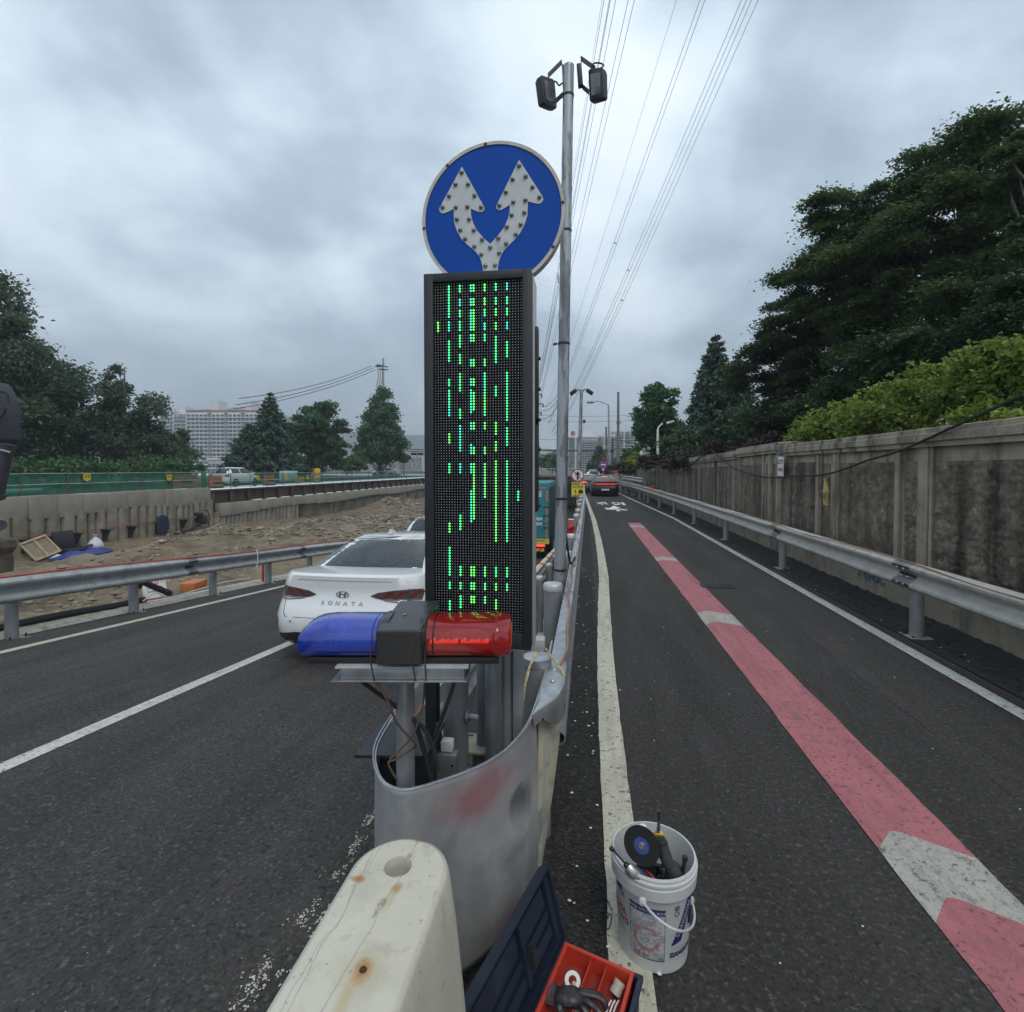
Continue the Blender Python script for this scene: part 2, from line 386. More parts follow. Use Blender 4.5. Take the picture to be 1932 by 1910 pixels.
# --- painted markings
def lineX(name, x0, x1, y0, y1, zf, m, dz=.004, wob=0.0, step=.5, seed=0, **k):
    g = G(); rg = []
    for y in rng(y0, y1, step):
        a = wob * noise.noise(Vector((y * .9, seed, 0))); b = wob * noise.noise(Vector((y * .8, seed + 9, 0)))
        rg.append([(x0 + a, y, zf(y) + dz), (x1 + b * .6, y, zf(y) + dz)])
    g.rings(rg, False, False, False); return mk(name, g, m, kind='structure', smooth=None, **k)
lineX('lane_line', 3.27, 3.41, -3, 20, zr, P_W, .008)
g = G(); pts = [(3.27, 20), (3.07, 26), (2.8, 34), (2.65, 40), (2.2, 55), (1.2, 75)]
g.rings([[(x, y, zr(y) + .009), (x + .14, y, zr(y) + .009)] for x, y in pts], False, False, False); mk('lane_line', g, P_W, kind='structure', smooth=None)
lx = [(.10, -2), (.108, 1.8), (.112, 2.6), (.114, 3.4), (.122, 4.4), (.14, 5.4), (.19, 7.2), (.25, 9), (.27, 11.3), (.27, 14), (.24, 18.5), (.14, 24), (.0, 32), (-.17, 41), (-.6, 55), (-1.2, 75)]
g = G(); rg = []
for i in range(len(lx) - 1):
    (xa, ya), (xb, yb) = lx[i], lx[i + 1]; n = max(1, int((yb - ya) / .12) if yb < 20 else 3)
    for k in range(n):
        t = k / n; y = ya + (yb - ya) * t; x = xa + (xb - xa) * t
        j = .010 * noise.noise(Vector((y * 5, 0, 0))) + .006 * noise.noise(Vector((y * 17, 3, 0)))
        k2 = .008 * noise.noise(Vector((y * 4, 7, 0)))
        rg.append([(x - .015 + j, y, zr(y) + .009), (x + .148 + k2, y, zr(y) + .009)])
g.rings(rg, False, False, False); mk('edge_line', g, P_Y, kind='structure', smooth=None)
# red dashed band with worn white cross pieces
segs = [(18.35, 17.4, P_R), (17.4, 16.9, P_G), (16.9, 11.2, P_R), (11.2, 10.8, P_G), (10.8, 6.95, P_R), (6.95, 6.45, P_G), (6.45, 2.74, P_R), (2.74, 2.32, P_G), (2.32, -1.2, P_R)]
CHV = [(0, 0), (.2, .10), (.30, .145), (.36, .15), (.44, .14), (.7, .075), (1, 0)]
for a, b, m in segs:
    g = G(); rg = []
    for y in rng(b, a, .14): rg.append([(1.45 + .44 * u + .010 * noise.noise(Vector((y * 2.2 + u * 9, 5, 0))) + .006 * noise.noise(Vector((y * 11 + u * 7, 2, 0))), y + k * (0 if a > 18 and y > 18 else 1), zr(y) + .006) for u, k in CHV])
    g.rings(rg, False, False, False); mk('surface_marking', g, m, kind='structure', smooth=None)
lineX('lane_line', -4.08, -3.93, -2, 6.9, zl, P_W, .005)
lineX('lane_line', -4.08, -3.93, 14, 22, zl, P_W, .005)
lineX('lane_line', -7.28, -7.14, -3, 60, zl, P_Y, .005)
lineX('lane_line', -.72, -.6, 4.5, 60, zl, P_W, .005)
# chipped remains of an old line left of the barrier
g = G(); rr = random.Random(5)
for i in range(2300):
    s = rr.random() ** .8; Y = 1.45 + 1.55 * s; X = -1.25 + .02 * s + rr.gauss(0, .018 + .012 * (1 - s)) if i % 2 else -1.21 + .16 * s + rr.gauss(0, .014); r = rr.uniform(.0015, .0065)
    if noise.noise(Vector((X * 9, Y * 6, 2))) + .6 * noise.noise(Vector((X * 25, Y * 20, 6))) < .02: continue
    a0 = rr.uniform(0, 6); z = zl(Y) + .004
    g.add([(X + r * rr.uniform(.5, 1.2) * math.cos(a0 + k * 1.26), Y + r * rr.uniform(.5, 1.3) * math.sin(a0 + k * 1.26), z) for k in range(5)], [(0, 1, 2, 3, 4)])
mk('worn_line_flakes', g, P_Y, kind='stuff', label='flaking remains of an old white line beside the barrier', smooth=None)
# grit and litter on both shoulders
def poly_stone(g, c, r, rr, flat=.7):
    vs = []; k = 5
    for z, q in ((-.5, .7), (.25, 1), (.8, .45)):
        for i in range(k):
            a = i * 2 * math.pi / k + rr.random() * .6; s = r * q * rr.uniform(.75, 1.2)
            vs.append((c[0] + math.cos(a) * s, c[1] + math.sin(a) * s * .85, c[2] + z * r * flat * rr.uniform(.8, 1.15)))
    fs = [(i, (i + 1) % k, k + (i + 1) % k, k + i) for i in range(k)] + [(k + i, k + (i + 1) % k, 2 * k + (i + 1) % k, 2 * k + i) for i in range(k)] + [tuple(range(2 * k, 3 * k))]
    g.add(vs, fs)
g = G(); rr = random.Random(8)
for i in range(5200):
    Y = 1.0 + 8 * rr.random() ** 1.7; X = rr.uniform(-.16, .1); poly_stone(g, (X, Y, .006), rr.uniform(.003, .009), rr)
for i in range(900):
    Y = 3.5 + 14 * rr.random(); X = rr.uniform(3.6, 4.25); poly_stone(g, (X, Y, .02), rr.uniform(.006, .02), rr)
mk('shoulder_grit', g, mat('grit', (.035, .034, .033), .9, 0, .5, 30), kind='stuff', label='dark loose grit along the road shoulders')
g = G()
for i in range(260):
    if i % 2: Y = 1.2 + 9 * rr.random(); X = rr.uniform(-.15, .3)
    else: Y = 4 + 12 * rr.random(); X = rr.uniform(3.5, 4.2)
    poly_stone(g, (X, Y, .014), rr.uniform(.003, .012), rr, .3)
for i in range(60): poly_stone(g, (rr.uniform(.4, 3.2), 2 + 9 * rr.random(), .004), rr.uniform(.003, .007), rr, .3)
mk('litter_flecks', g, mat('fleck', (.6, .6, .57), .8, 0, .2, 30), kind='stuff', label='small white flecks of litter scattered along the road')
# road lettering as the driver reads it (far end): strokes as strips on the asphalt
def strokes(name, polys, m=P_F):
    g = G()
    for poly in polys:
        w = [onz(x * .644 / 6.367 + 1550 * .644, y * .644 / 6.367 + 1280 * .644, 0.0) for x, y in poly]
        n = len(w); g.add([(p.x, p.y, zr(p.y) + .01) for p in w], [tuple(range(n))])
    return mk(name, g, m, kind='structure', smooth=None)
strokes('road_lettering', [[(1255, 1212), (1440, 1209), (1442, 1217), (1258, 1220)], [(1350, 1212), (1270, 1243), (1292, 1246), (1395, 1216)], [(1360, 1212), (1395, 1216), (1482, 1250), (1445, 1252)], [(1338, 1240), (1380, 1240), (1392, 1256), (1345, 1257)],
    [(1535, 1214), (1560, 1213), (1590, 1236), (1560, 1237)], [(1560, 1213), (1665, 1214), (1668, 1220), (1565, 1220)], [(1650, 1216), (1680, 1218), (1700, 1252), (1672, 1252)], [(1562, 1240), (1672, 1246), (1700, 1262), (1600, 1262)], [(1700, 1215), (1765, 1217), (1810, 1266), (1752, 1266)]])
strokes('road_lettering', [[(1580, 1280), (1710, 1327), (1620, 1338), (1500, 1324)], [(1408, 1322), (1500, 1326), (1840, 1362), (1830, 1371), (1440, 1350)], [(1640, 1340), (1830, 1352), (1700, 1362), (1500, 1352)], [(1625, 1364), (1680, 1366), (1702, 1388), (1640, 1386)]])
# ================================================================ STREET DRAIN
t = thing('drain_grate', 'black iron slot drain set in the road beside the red band', 'drain', (2.1, 8.6, 0))
g = G(); g.box((2.12, 8.62, .004), (.56, .3, .006)); mk('frame', g, BLKM, t)
for k in range(13):
    g = G(); g.box((1.88 + k * .04, 8.62, .01), (.014, .27, .012)); mk('bar', g, BLKM, t)
# ================================================================ RIGHT RETAINING WALL
WX = 4.3
WALLC = mat('wall_concrete', (.34, .295, .22), .9, 0, .18, 3, .35, 30, col2=(.135, .12, .098), c2s=2.4, c2=(.52, .72), streak=((.075, .066, .054), 4.2, .47, .66))
ROCK = mat('rough_wall_panel', (.205, .172, .125), .95, 0, .45, 14, .9, 26, col2=(.11, .095, .072), c2s=4, c2=(.45, .65), streak=((.045, .038, .03), 3.4, .45, .66), bdist=.02)
WBASE = mat('wall_foot', (.27, .235, .175), .9, 0, .18, 3, .3, 40, col2=(.1, .09, .075), c2s=2, c2=(.5, .7), streak=((.09, .08, .065), 3, .5, .75))
wall = thing('retaining_wall', 'long stained concrete wall with rough panels right of the road', 'wall', (WX, 6, 0))
ZC = lambda y: 2.35 - .009 * max(0, y - 12) if y > 11.9 else 2.315
g = G(); rg = []
for y in rng(-4, 96, 2): rg.append([(WX + .035, y, zr(y) - .2), (WX + .035, y, ZC(y) - .12), (WX + .5, y, ZC(y) - .12)])
g.rings(rg, False, False, False); mk('wall_body', g, WALLC, wall, smooth=None)
ribs = [7.28, 7.83, 9.68, 10.31, 12.33, 12.87, 13.31, 15.33, 15.86, 18.13, 20.42, 22.92, 25.25, 27.7, 30.46, 33, 36, 39, 43, 48]
wide = {7.28: .2, 7.83: .1, 9.68: .16, 10.31: .13, 12.33: .14, 13.31: .08, 15.33: .12}
for y in [2.2, 4.9, 5.45] + ribs:
    w = wide.get(y, .11); g = G(); g.box((WX + .012, y, (zr(y) + .62 + ZC(y) - .1) / 2), (.06, w, ZC(y) - .1 - zr(y) - .62), bev=.008 if y < 14 else 0); mk('rib', g, WALLC, wall)
    if w > .1 and y > 7: g = G(); g.box((WX + .02, y - w * .5 - .05, (zr(y) + .62 + ZC(y) - .1) / 2), (.05, .05, ZC(y) - .1 - zr(y) - .64)); mk('rib', g, WALLC, wall)
allr = [2.2, 5.45] + ribs
allr = sorted(allr)
for a, b in zip(allr[:-1], allr[1:]):
    wa, wb = wide.get(a, .11) / 2 + .02, wide.get(b, .11) / 2 + .08
    a2, b2 = a + wa, b - wb
    if b2 - a2 < .18: continue
    top = ZC(b) - (.32 if b < 60 else .3); bot = .66
    st = .02 if b < 8.5 else (.045 if b < 14 else .12)
    nu = max(2, int((b2 - a2) / st)); nv = max(3, int((top - bot) / st)); g = G()
    def rk(u, v):
        Y = a2 + (b2 - a2) * u; Z = bot + (top - bot) * v
        d = .03 * noise.noise(Vector((Y * 6, Z * 6, 1))) + .045 * abs(noise.noise(Vector((Y * 13, Z * 12, 5)))) + .03 * abs(noise.noise(Vector((Y * 29, Z * 26, 9)))) - .01
        e = min(u, 1 - u, v, 1 - v); e = min(1, e * min(nu, nv) / 2)
        return (WX + .03 - (d + .012) * e, Y, Z)
    g.grid(nu, nv, rk); mk('rough_panel', g, ROCK, wall, smooth=60)
g = G(); rg = []
prof = [(0, 0), (-.05, .0), (-.05, .06), (-.085, .07), (-.085, .16), (-.06, .17), (-.06, .23), (-.03, .24), (.25, .25), (.5, .25)]
def cop(y0, y1, dz):
    g = G(); rg = []
    for y in rng(y0, y1, .4): rg.append([(WX + a + .004 * noise.noise(Vector((y * 3, a * 40, b * 20))), y, ZC(y) - .14 + dz + b + (.012 * noise.noise(Vector((y * 2.5, 3, b * 9))) if b > .1 else 0)) for a, b in prof])
    g.rings(rg, True, True, False); mk('coping', g, WALLC, wall, smooth=None)
ys = [-3, 2.0, 4.6, 7.3, 9.7, 11.9]
for a, b in zip(ys[:-1], ys[1:]): cop(a, b - .012, .0)
ys = [11.9, 15.4, 20.4, 25.2, 31, 38, 48, 60]
for a, b in zip(ys[:-1], ys[1:]): cop(a, b - .012, .05 if a < 15 else -.0)
for a, b in zip([-3, 1.5, 5.0, 8.6, 12.3, 16, 20, 25, 31, 38, 48], [1.5, 5.0, 8.6, 12.3, 16, 20, 25, 31, 38, 48, 70]):
    g = G(); rg = []
    for y in rng(a + .004, b - .004, .5): rg.append([(WX - .06 + .004 * noise.noise(Vector((y * 2, 1, 0))), y, zr(y) - .05), (WX - .05, y, .60), (WX - .03, y, .625), (WX + .04, y, .63)])
    g.rings(rg, True, True, False); mk('footing_block', g, WBASE, wall, smooth=None)
# blue spray lettering at the foot
vs, fs = text_geo('FUBE', .34, lambda u, v, w: (WX - .0665, 8.35 - u, .33 + v), bold=.004, spacing=.95)
g = G().add(vs, fs); mk('spray_lettering', g, mat('blue_spray', (.07, .13, .2), .8, 0, .5, 25), wall, smooth=None)
# notice, hanging bag, cable on the wall
p = onX(1473, 880, WX - .1)
t = thing('wall_notice', 'small white notice with CCTV lettering on the wall', 'sign', p)
g = G(); g.box(p, (.012, .33, .42), rot=Matrix.Rotation(R(3), 3, 'X')); mk('panel', g, PLATE, t)
TXTB = mat('ink_dark', (.03, .03, .05), .6, var=.1); TXTR = mat('ink_red', (.5, .03, .04), .6, var=.1)
vs, fs = text_geo('CCTV', .12, lambda u, v, w: (p.x - .009, p.y - u, p.z + .09 + v), bold=.004); mk('lettering', G().add(vs, fs), TXTB, t, smooth=None)
vs, fs = text_geo('녹화중', .10, lambda u, v, w: (p.x - .009, p.y - u, p.z - .08 + v), bold=.003); mk('lettering', G().add(vs, fs), TXTR, t, smooth=None)
def wallpath(pts, X=WX - .12): return [onX(x, y, X) for x, y in pts]
def smoothpath(P, n=10):
    out = []; P = [Vector(p) for p in P]
    for i in range(len(P) - 1):
        a, b, c, d = P[max(i - 1, 0)], P[i], P[i + 1], P[min(i + 2, len(P) - 1)]
        for k in range(n):
            t = k / n; out.append(.5 * ((2 * b) + (c - a) * t + (2 * a - 5 * b + 4 * c - d) * t * t + (3 * b - a - 3 * c + d) * t ** 3))
    out.append(P[-1]); return out
z8 = lambda x, y: ((1780 + x / 3.116) * .644, (1050 + y / 3.116) * .644)
cab = wallpath([z8(*q) for q in [(510, 940), (535, 1000), (600, 1045), (680, 1035), (760, 980), (850, 895), (935, 835)]])
cab2 = wallpath([z8(*q) for q in [(940, 832), (1020, 900), (1120, 985), (1230, 1035), (1400, 1080), (1540, 1090), (1700, 1075)]] + [(1560, 895), (1640, 868), (1700, 850), (1800, 805), (1932, 745)])
tt = thing('hanging_cable', 'thick black cable looping along the top of the stained wall', 'cable', (WX - .1, 12, 2))
mk('cable', G().tube(smoothpath(cab + cab2[:1], 8), .022, 6), RUB, tt); mk('cable', G().tube(smoothpath(cab2, 10), .017, 8), RUB, tt)
tt2 = thing('hanging_cable', 'short far loop of thin cable on the wall by the yellow bush', 'cable', (WX - .1, 25, 2))
mk('cable', G().tube(smoothpath(wallpath([z8(*q) for q in [(340, 1010), (380, 1050), (430, 1030), (480, 950), (505, 945)]]), 8), .02, 6), RUB, tt2)
p = onX(1559, 903, WX - .16)
def bagf(p, w, h, m, name, label):
    t = thing(name, label, 'bag', (p.x, p.y, p.z - h))
    rg = []
    for k in range(12):
        s = k / 11; ww = w * (.30 + .75 * min(1, max(0, s - .08) * 3.0)) * (1 - .1 * s) * (1 if s > .12 else .9); zz = p.z - h * s
        if s < .1: ww = w * (.9 - 4.5 * s)
        rg.append([(p.x + math.sin(a) * ww * .28 * (1 - .5 * abs(s - .5)) + .012 * math.sin(a * 3 + k), p.y + math.cos(a) * ww * .5 + .01 * math.sin(k * 2 + a * 2), zz) for a in [i * 2 * math.pi / 14 for i in range(14)]])
    mk('sack', G().rings(rg, True, True), m, t); return t
YB = mat('yellow_bag', (.42, .31, .12), .6, 0, .2, 12, .3, 18)
b = bagf(p, .17, .46, YB, 'plastic_bag', 'yellow plastic bag with dark lettering tied to the cable')
vs, fs = text_geo('450', .14, lambda u, v, w: (p.x - .075, p.y - u * .6, p.z - .30 + v), bold=.006); mk('lettering', G().add(vs, fs), TXTB, b, smooth=None)
# orange plastic scrap on the wall far along
p = onX(1180 + 0, 905, WX - .2); p = onX((1780 + 425 / 3.116) * .644, (1050 + 1210 / 3.116) * .644, 3.9)
t = thing('orange_bag', 'crumpled orange bag behind the far guardrail by the wall', 'bag', p); g = G(); rr = random.Random(2)
poly_stone(g, p, .28, rr, 1.3); mk('bag', g, mat('orange_cloth', (.5, .08, .04), .7, 0, .2, 9), t)

# ================================================================ GUARDRAILS
# corrugated beam: offsets of the face from the post line (towards traffic = +) and height below the top
WP_ = [(0, 0), (.12, .006), (.34, .028), (.80, .095), (.97, .135), (1, .165), (1, .215), (.95, .25), (.14, .42), (.03, .45), (0, .47), (0, .53), (.03, .55), (.14, .58), (.95, .75), (1, .785), (1, .835), (.97, .865), (.80, .905), (.34, .972), (.12, .994), (0, 1)]
def wprof(d=.083, h=.31, top=.85): return [(a * d, top - h * s_) for a, s_ in WP_]
def wbeam(name, path, side, top, m, parent, h=.31, d=.083, th=.006):
    f = [(side * a, z) for a, z in wprof(d, h, top)]; bk = [(side * (a - th), z) for a, z in wprof(d, h, top)][::-1]
    return mk(name, G().sweep(f + bk, path, closed=True), m, parent, smooth=24)
def post(parent, x, y, zb, zt, r=.07, m=POST, cap=False, plate=True, n=18, name='post'):
    g = G().cyl((x, y, zb), (x, y, zt), r, n=n); mk(name, g, m, parent)
    if cap:
        prof = [(r + .004, -.05), (r + .006, -.01), (r * .96, .006), (.0005, .012)]
        mk('post_cap', G().lathe(prof, (x, y, zt), 20), mat('cap_steel', (.55, .56, .57), .45, .6, .1, 8), parent)
    if plate: mk('base_plate', G().box((x, y, zb + .008), (r * 3.6, r * 3.6, .016), bev=.003), m, parent)
# right-hand guardrail in front of the wall
gr = thing('guardrail', 'weathered beige guardrail on steel posts in front of the wall', 'guardrail', (3.66, 6.5, 0))
RX = lambda y: 3.60 if y < 18 else 3.60 - .0012 * (y - 18) ** 1.9
for i in range(16):
    y = 2.35 + 3.98 * i; x = RX(y) + .1
    if y < 62: post(gr, x, y, zr(y), .78, .068)
    if y < 62: g = G(); g.box((x - .05, y, .70), (.09, .1, .14)); mk('spacer', g, POST, gr)
joints = [-3, 2.35, 6.33, 10.31, 14.29, 18.27, 22.25, 26.2, 30.2, 34.2, 38.2, 46, 54, 62]
for a, b in zip(joints[:-1], joints[1:]):
    path = [(RX(y), y, 0) for y in rng(a - .16, b + .16, 1.0 if a > 17 else 4)]
    path = [(x - .004 * (int(a) % 2), y, z) for x, y, z in path]
    wbeam('beam', path, -1, .86, GALVD, gr)
    if a > 0 and a < 20:
        for zz in (.79, .77, .70, .62):
            for s in (-.06, .06): mk('bolt', G().lathe([(.0005, .012), (.012, .009), (.017, 0)], (RX(a) - .04 - (.042 if zz in (.79, .62) else 0), a + s, zz - .01), 8, M=Matrix.Rotation(R(-90), 3, 'Y')), GALV, gr)
# second short rail far off behind it
t = thing('guardrail', 'far short bright guardrail beginning behind the black sedan', 'guardrail', (3.4, 36, 0))
P = [(3.55, 33, 0), (3.4, 38, 0), (2.9, 48, 0), (2.2, 60, 0), (1.6, 70, 0)]
wbeam('beam', P, -1, 1.32, GALV, t); wbeam('beam', [(x - .0, y, 0) for x, y, z in P], -1, .72, GALV, t)
for x, y, z in P: post(t, x + .1, y, zr(y), 1.3, .06, plate=False)
def ropeon(name, label, path, r, m, cat='rope'):
    o = mk(name, G().tube(path, r, 6), m); setp(o, label, cat); return o
rp = []; rr = random.Random(3)
for y in rng(2.0, 34, .35): rp.append((RX(y) - .035 - .02 * math.sin(y * 1.6), y, .868 - .035 * (.5 + .5 * math.sin(y * 1.55)) ** 2))
rp = smoothpath(rp, 3)
ropeon('rope', 'thin orange braided rope strung along the beige right guardrail', [(x - .012, y, z) for x, y, z in rp], .0065, ROPE)
# left guardrail along the excavation
gl = thing('guardrail', 'grey double-wave guardrail between ramp road and excavation', 'guardrail', (-7.85, 6, zl(6)))
for i in range(15):
    y = 4.05 + 1.93 * i; post(gl, -7.86, y, zl(y) - .02, zl(y) + .74, .075, POST)
    for sx, sy in ((-.1, -.1), (.1, -.1), (-.1, .1), (.1, .1)):
        if y < 14: mk('anchor_bolt', G().cyl((-7.86 + sx, y + sy, zl(y)), (-7.86 + sx, y + sy, zl(y) + .05), .012, n=6), BLKM, gl)
jj = rng(1.1, 33, 3.86)
for a, b in zip(jj[:-1], jj[1:]):
    wbeam('beam', [(-7.76, y, zl(y)) for y in rng(a - .12, b + .12, 1.3)], 1, .86, GALV2, gl, h=.35, d=.105)
    for dz in (.76, .58):
        for s in (-.09, .09): mk('bolt', G().lathe([(.0005, .012), (.014, .009), (.02, 0)], (-7.74 + .0, a + s, zl(a) + dz - .0), 8, M=Matrix.Rotation(R(90), 3, 'Y')), GALV, gl)
cp = []
for y in rng(3.5, 32, .3):
    up = .5 + .5 * math.sin(y * .85 + 2.1); cp.append((-7.70 - .08 * up, y, zl(y) + .862 + .025 * up - .05 * max(0, math.sin(y * .42 + .2)) ** 2))
ropeon('power_cable', 'red cable lying along the top of the left guardrail', smoothpath(cp, 3), .014, REDC, 'cable')
p0 = onX(480, 1043, -7.72)
ropeon('string_tie', 'pale string knotted round the left guardrail', [(-7.66, p0.y, zl(p0.y) + .9), (-7.64, p0.y, zl(p0.y) + .8), (-7.64, p0.y + .01, zl(p0.y) + .6), (-7.67, p0.y - .02, zl(p0.y) + .48)], .009, PLATE, 'string')

# ================================================================ EXCAVATION
DIRT = mat('dirt', (.18, .142, .09), .95, 0, .4, 3, .9, 14, col2=(.095, .067, .043), c2s=.55, c2=(.42, .62), bdist=.03)
overlay(DIRT, noisemask(.35, .5, .7, k=.8, offs=(4, 2, 0)), (.25, .205, .15))
def floorz(y): return -2.15 - .6 * max(0, min(1, (y - 34) / 12.))
def dirtz(X, Y):
    s = max(0, min(1, (-8.25 - X) / 9.0)); s = s * s * (3 - 2 * s) if s > 0 else 0
    z = (zl(Y) - .18) * (1 - s) + floorz(Y) * s
    am = min(1, max(0, (-8.2 - X) / 1.5)) * min(1, (26.2 + X) / 3 + .15)
    z += am * (.42 * noise.noise(Vector((X * .35, Y * .22, 0))) + .26 * noise.noise(Vector((X * 1.1, Y * .9, 3))) + .11 * noise.noise(Vector((X * 3.1, Y * 3, 7))) + .03 * noise.noise(Vector((X * 8, Y * 8, 7))))
    z += .9 * math.exp(-((X + 24.8) / 2.4) ** 2 - ((Y - 64) / 6.) ** 2) + .5 * math.exp(-((X + 15) / 4) ** 2 - ((Y - 30) / 7.) ** 2)
    z += .35 * math.exp(-((X + 12) / 2.5) ** 2 - ((Y - 22) / 5.) ** 2)
    return z
g = G(); NX, NY = 90, 430
def dg_(u, v):
    X = -8.15 - 18.3 * u; Y = -8 + 112 * (v ** 1.5); return (X, Y, dirtz(X, Y))
g.grid(NX, NY, dg_); mk('excavated_ground', g, DIRT, kind='structure', smooth=60)
STN = mat('rubble_stone', (.26, .225, .17), .9, 0, .4, 1.7, .4, 20, col2=(.11, .092, .07), c2s=.8, c2=(.45, .6))
g = G(); rr = random.Random(11); cnt = 0
while cnt < 12000:
    Y = 6 + 58 * rr.random() ** 1.15; X = -8.6 - 17 * rr.random()
    dn = noise.noise(Vector((X * .25, Y * .12, 20))) + (.35 if Y > 26 and X > -22 else -.15) + (.2 if X > -13 and Y > 15 else 0)
    if dn < rr.uniform(-.1, .5): cnt += .3; continue
    cnt += 1; r = rr.uniform(.025, .10) * (1 if rr.random() < .93 else 2.0) * (1 + Y / 60); poly_stone(g, (X, Y, dirtz(X, Y) + r * .15), r, rr, .65)
mk('rubble', g, STN, kind='stuff', label='broken rock and rubble spread over the excavated ground', smooth=30)
# white cloth-covered kerb on the edge
g = G(); rg = []
KERB = mat('white_kerb', (.45, .42, .34), .85, 0, .15, 9, .4, 40, col2=(.2, .17, .13), c2s=5, c2=(.54, .7))
for y in rng(3.5, 40, .15):
    w = .02 * noise.noise(Vector((y * 3, 0, 0))); h = .015 * noise.noise(Vector((y * 5, 5, 0)))
    rg.append([(-8.27 + w, y, zl(y) - .1), (-8.24 + w, y, zl(y) + .07 + h), (-8.08, y, zl(y) + .09 + h), (-7.93 + w * .9, y, zl(y) + .02 + h * .3), (-7.90 + w, y, zl(y) - .02)])
g.rings(rg, False, False, False); mk('kerb', g, KERB, kind='structure')
hp = [(-8.12, y, zl(y) + .13 + .01 * math.sin(y * 3)) for y in rng(2.5, 8.4, .3)] 
ropeon('drain_hose', 'thick black ribbed hose lying on the white kerb', smoothpath(hp, 3), .062, RUB, 'hose')
# ================================================================ FAR RETAINING WALL OF THE EXCAVATION
EX = -26.0
ew = thing('retaining_wall', 'pile retaining wall with pale cap beam across the excavation', 'wall', (EX, 25, -2))
CAPC = mat('cap_concrete', (.27, .25, .205), .85, 0, .1, 1.2, .2, 12, col2=(.2, .18, .15), c2s=.7, c2=(.52, .75), streak=((.19, .17, .14), 1.3, .5, .8))
PILE = mat('pile_concrete', (.23, .21, .165), .9, 0, .25, 1.6, .4, 8, col2=(.14, .12, .095), c2s=1.0, c2=(.48, .66), streak=((.36, .34, .3), 1.8, .55, .8))
MUD = mat('muddy_wall', (.16, .14, .105), .95, 0, .35, 1.2, .6, 6, col2=(.07, .055, .04), c2s=.6, c2=(.45, .6), streak=((.33, .31, .27), 1.6, .58, .75))
RUST = mat('rusty_steel', (.075, .045, .034), .95, .0, .3, 2, .2, 12, col2=(.12, .1, .085), c2s=1.2, c2=(.5, .7))
y = 14.0; rr = random.Random(6)
while y < 32.3:
    w = 1.32; y2 = min(y + w, 32.4); j = rr.uniform(-.04, .04); g = G()
    zt = .58 + .02 * math.sin(y); zb = -.42 + .12 * math.sin(y * .8) 
    g.box((EX - .3 + j, (y + y2) / 2, (zt + zb) / 2), (.75, y2 - y - .02, zt - zb), bev=.015); mk('cap_block', g, CAPC, ew); y = y2
y = 14.0; k = 0
while y < 43:
    w = rr.choice([.42, .55, .62, .75]); g = G(); n = 8; rg = []
    zt = -.3 if y < 32.6 else -1.2
    pr = [(math.cos(a) , math.sin(a)) for a in [math.pi * i / n for i in range(n + 1)]]
    for z in (-3.4, -2, -1.4, zt):
        q = 1 + .05 * rr.uniform(-1, 1); rg.append([(EX - .12 + s * .27 * q, y + w / 2 + c * w * .49, z) for c, s in pr])
    g.rings(rg, False, True, False); mk('pile', g, PILE, ew); y += w; k += 1
g = G(); rg = []
def mudf(u, v):
    Y = 43 + 47 * u; Z = -3.6 + 2.3 * v; return (EX - .05 + .12 * noise.noise(Vector((Y * .8, Z * 1.2, 0))) + .05 * noise.noise(Vector((Y * 3, Z, 4))), Y, Z)
g.grid(160, 12, mudf); mk('muddy_face', g, MUD, ew)
y = 33.3
while y < 89:
    y2 = min(y + 2.2, 89); g = G(); zb = -1.42 + .1 * math.sin(y * .35); g.box((EX - .1, (y + y2) / 2, (-.6 + zb) / 2), (.6, y2 - y - .02, -.6 - zb), bev=.02); mk('waler_block', g, CAPC, ew); y = y2
# steel soldier beams and lagging above
g = G(); g.box((EX - .25, 60.7, .35), (.3, 56.2, .10)); mk('steel_beam', g, RUST, ew)
g = G().box((EX - .95, 61, -.12), (.6, 56, .9)); mk('backfill', g, MUD, ew)
y = 32.9
while y < 88.5:
    g = G(); g.box((EX - .3, y, -.18), (.22, .2, .95)); g.box((EX - .19, y, -.18), (.03, .34, .95)); mk('soldier_beam', g, RUST, ew)
    g = G(); g.box((EX - .42, y + 1.0, -.15), (.06, 1.7, .82)); mk('lagging_panel', g, RUST if int(y * 3) % 3 else MUD, ew); y += 2.0
for yy in [20.2, 22.6, 25.8, 27.7, 29.6, 30.9, 21.4, 24.2]:
    g = G(); g.prism([(0, 0), (.5, 0), (.44, -.1), (.12, -.62), (0, -.62)], lambda u, v, t, yy=yy: (EX + .12 + u, yy + t, -1.4 + v), -.05, .05); g.box((EX + .38, yy, -1.39), (.55, .28, .04)); mk('bracket', g, BLKM, ew)
g = G().tube([(EX + .17, y, -1.28 + .03 * math.sin(y * .7)) for y in rng(15, 33, 1)], .014, 5); mk('string_line', g, REDC, ew)
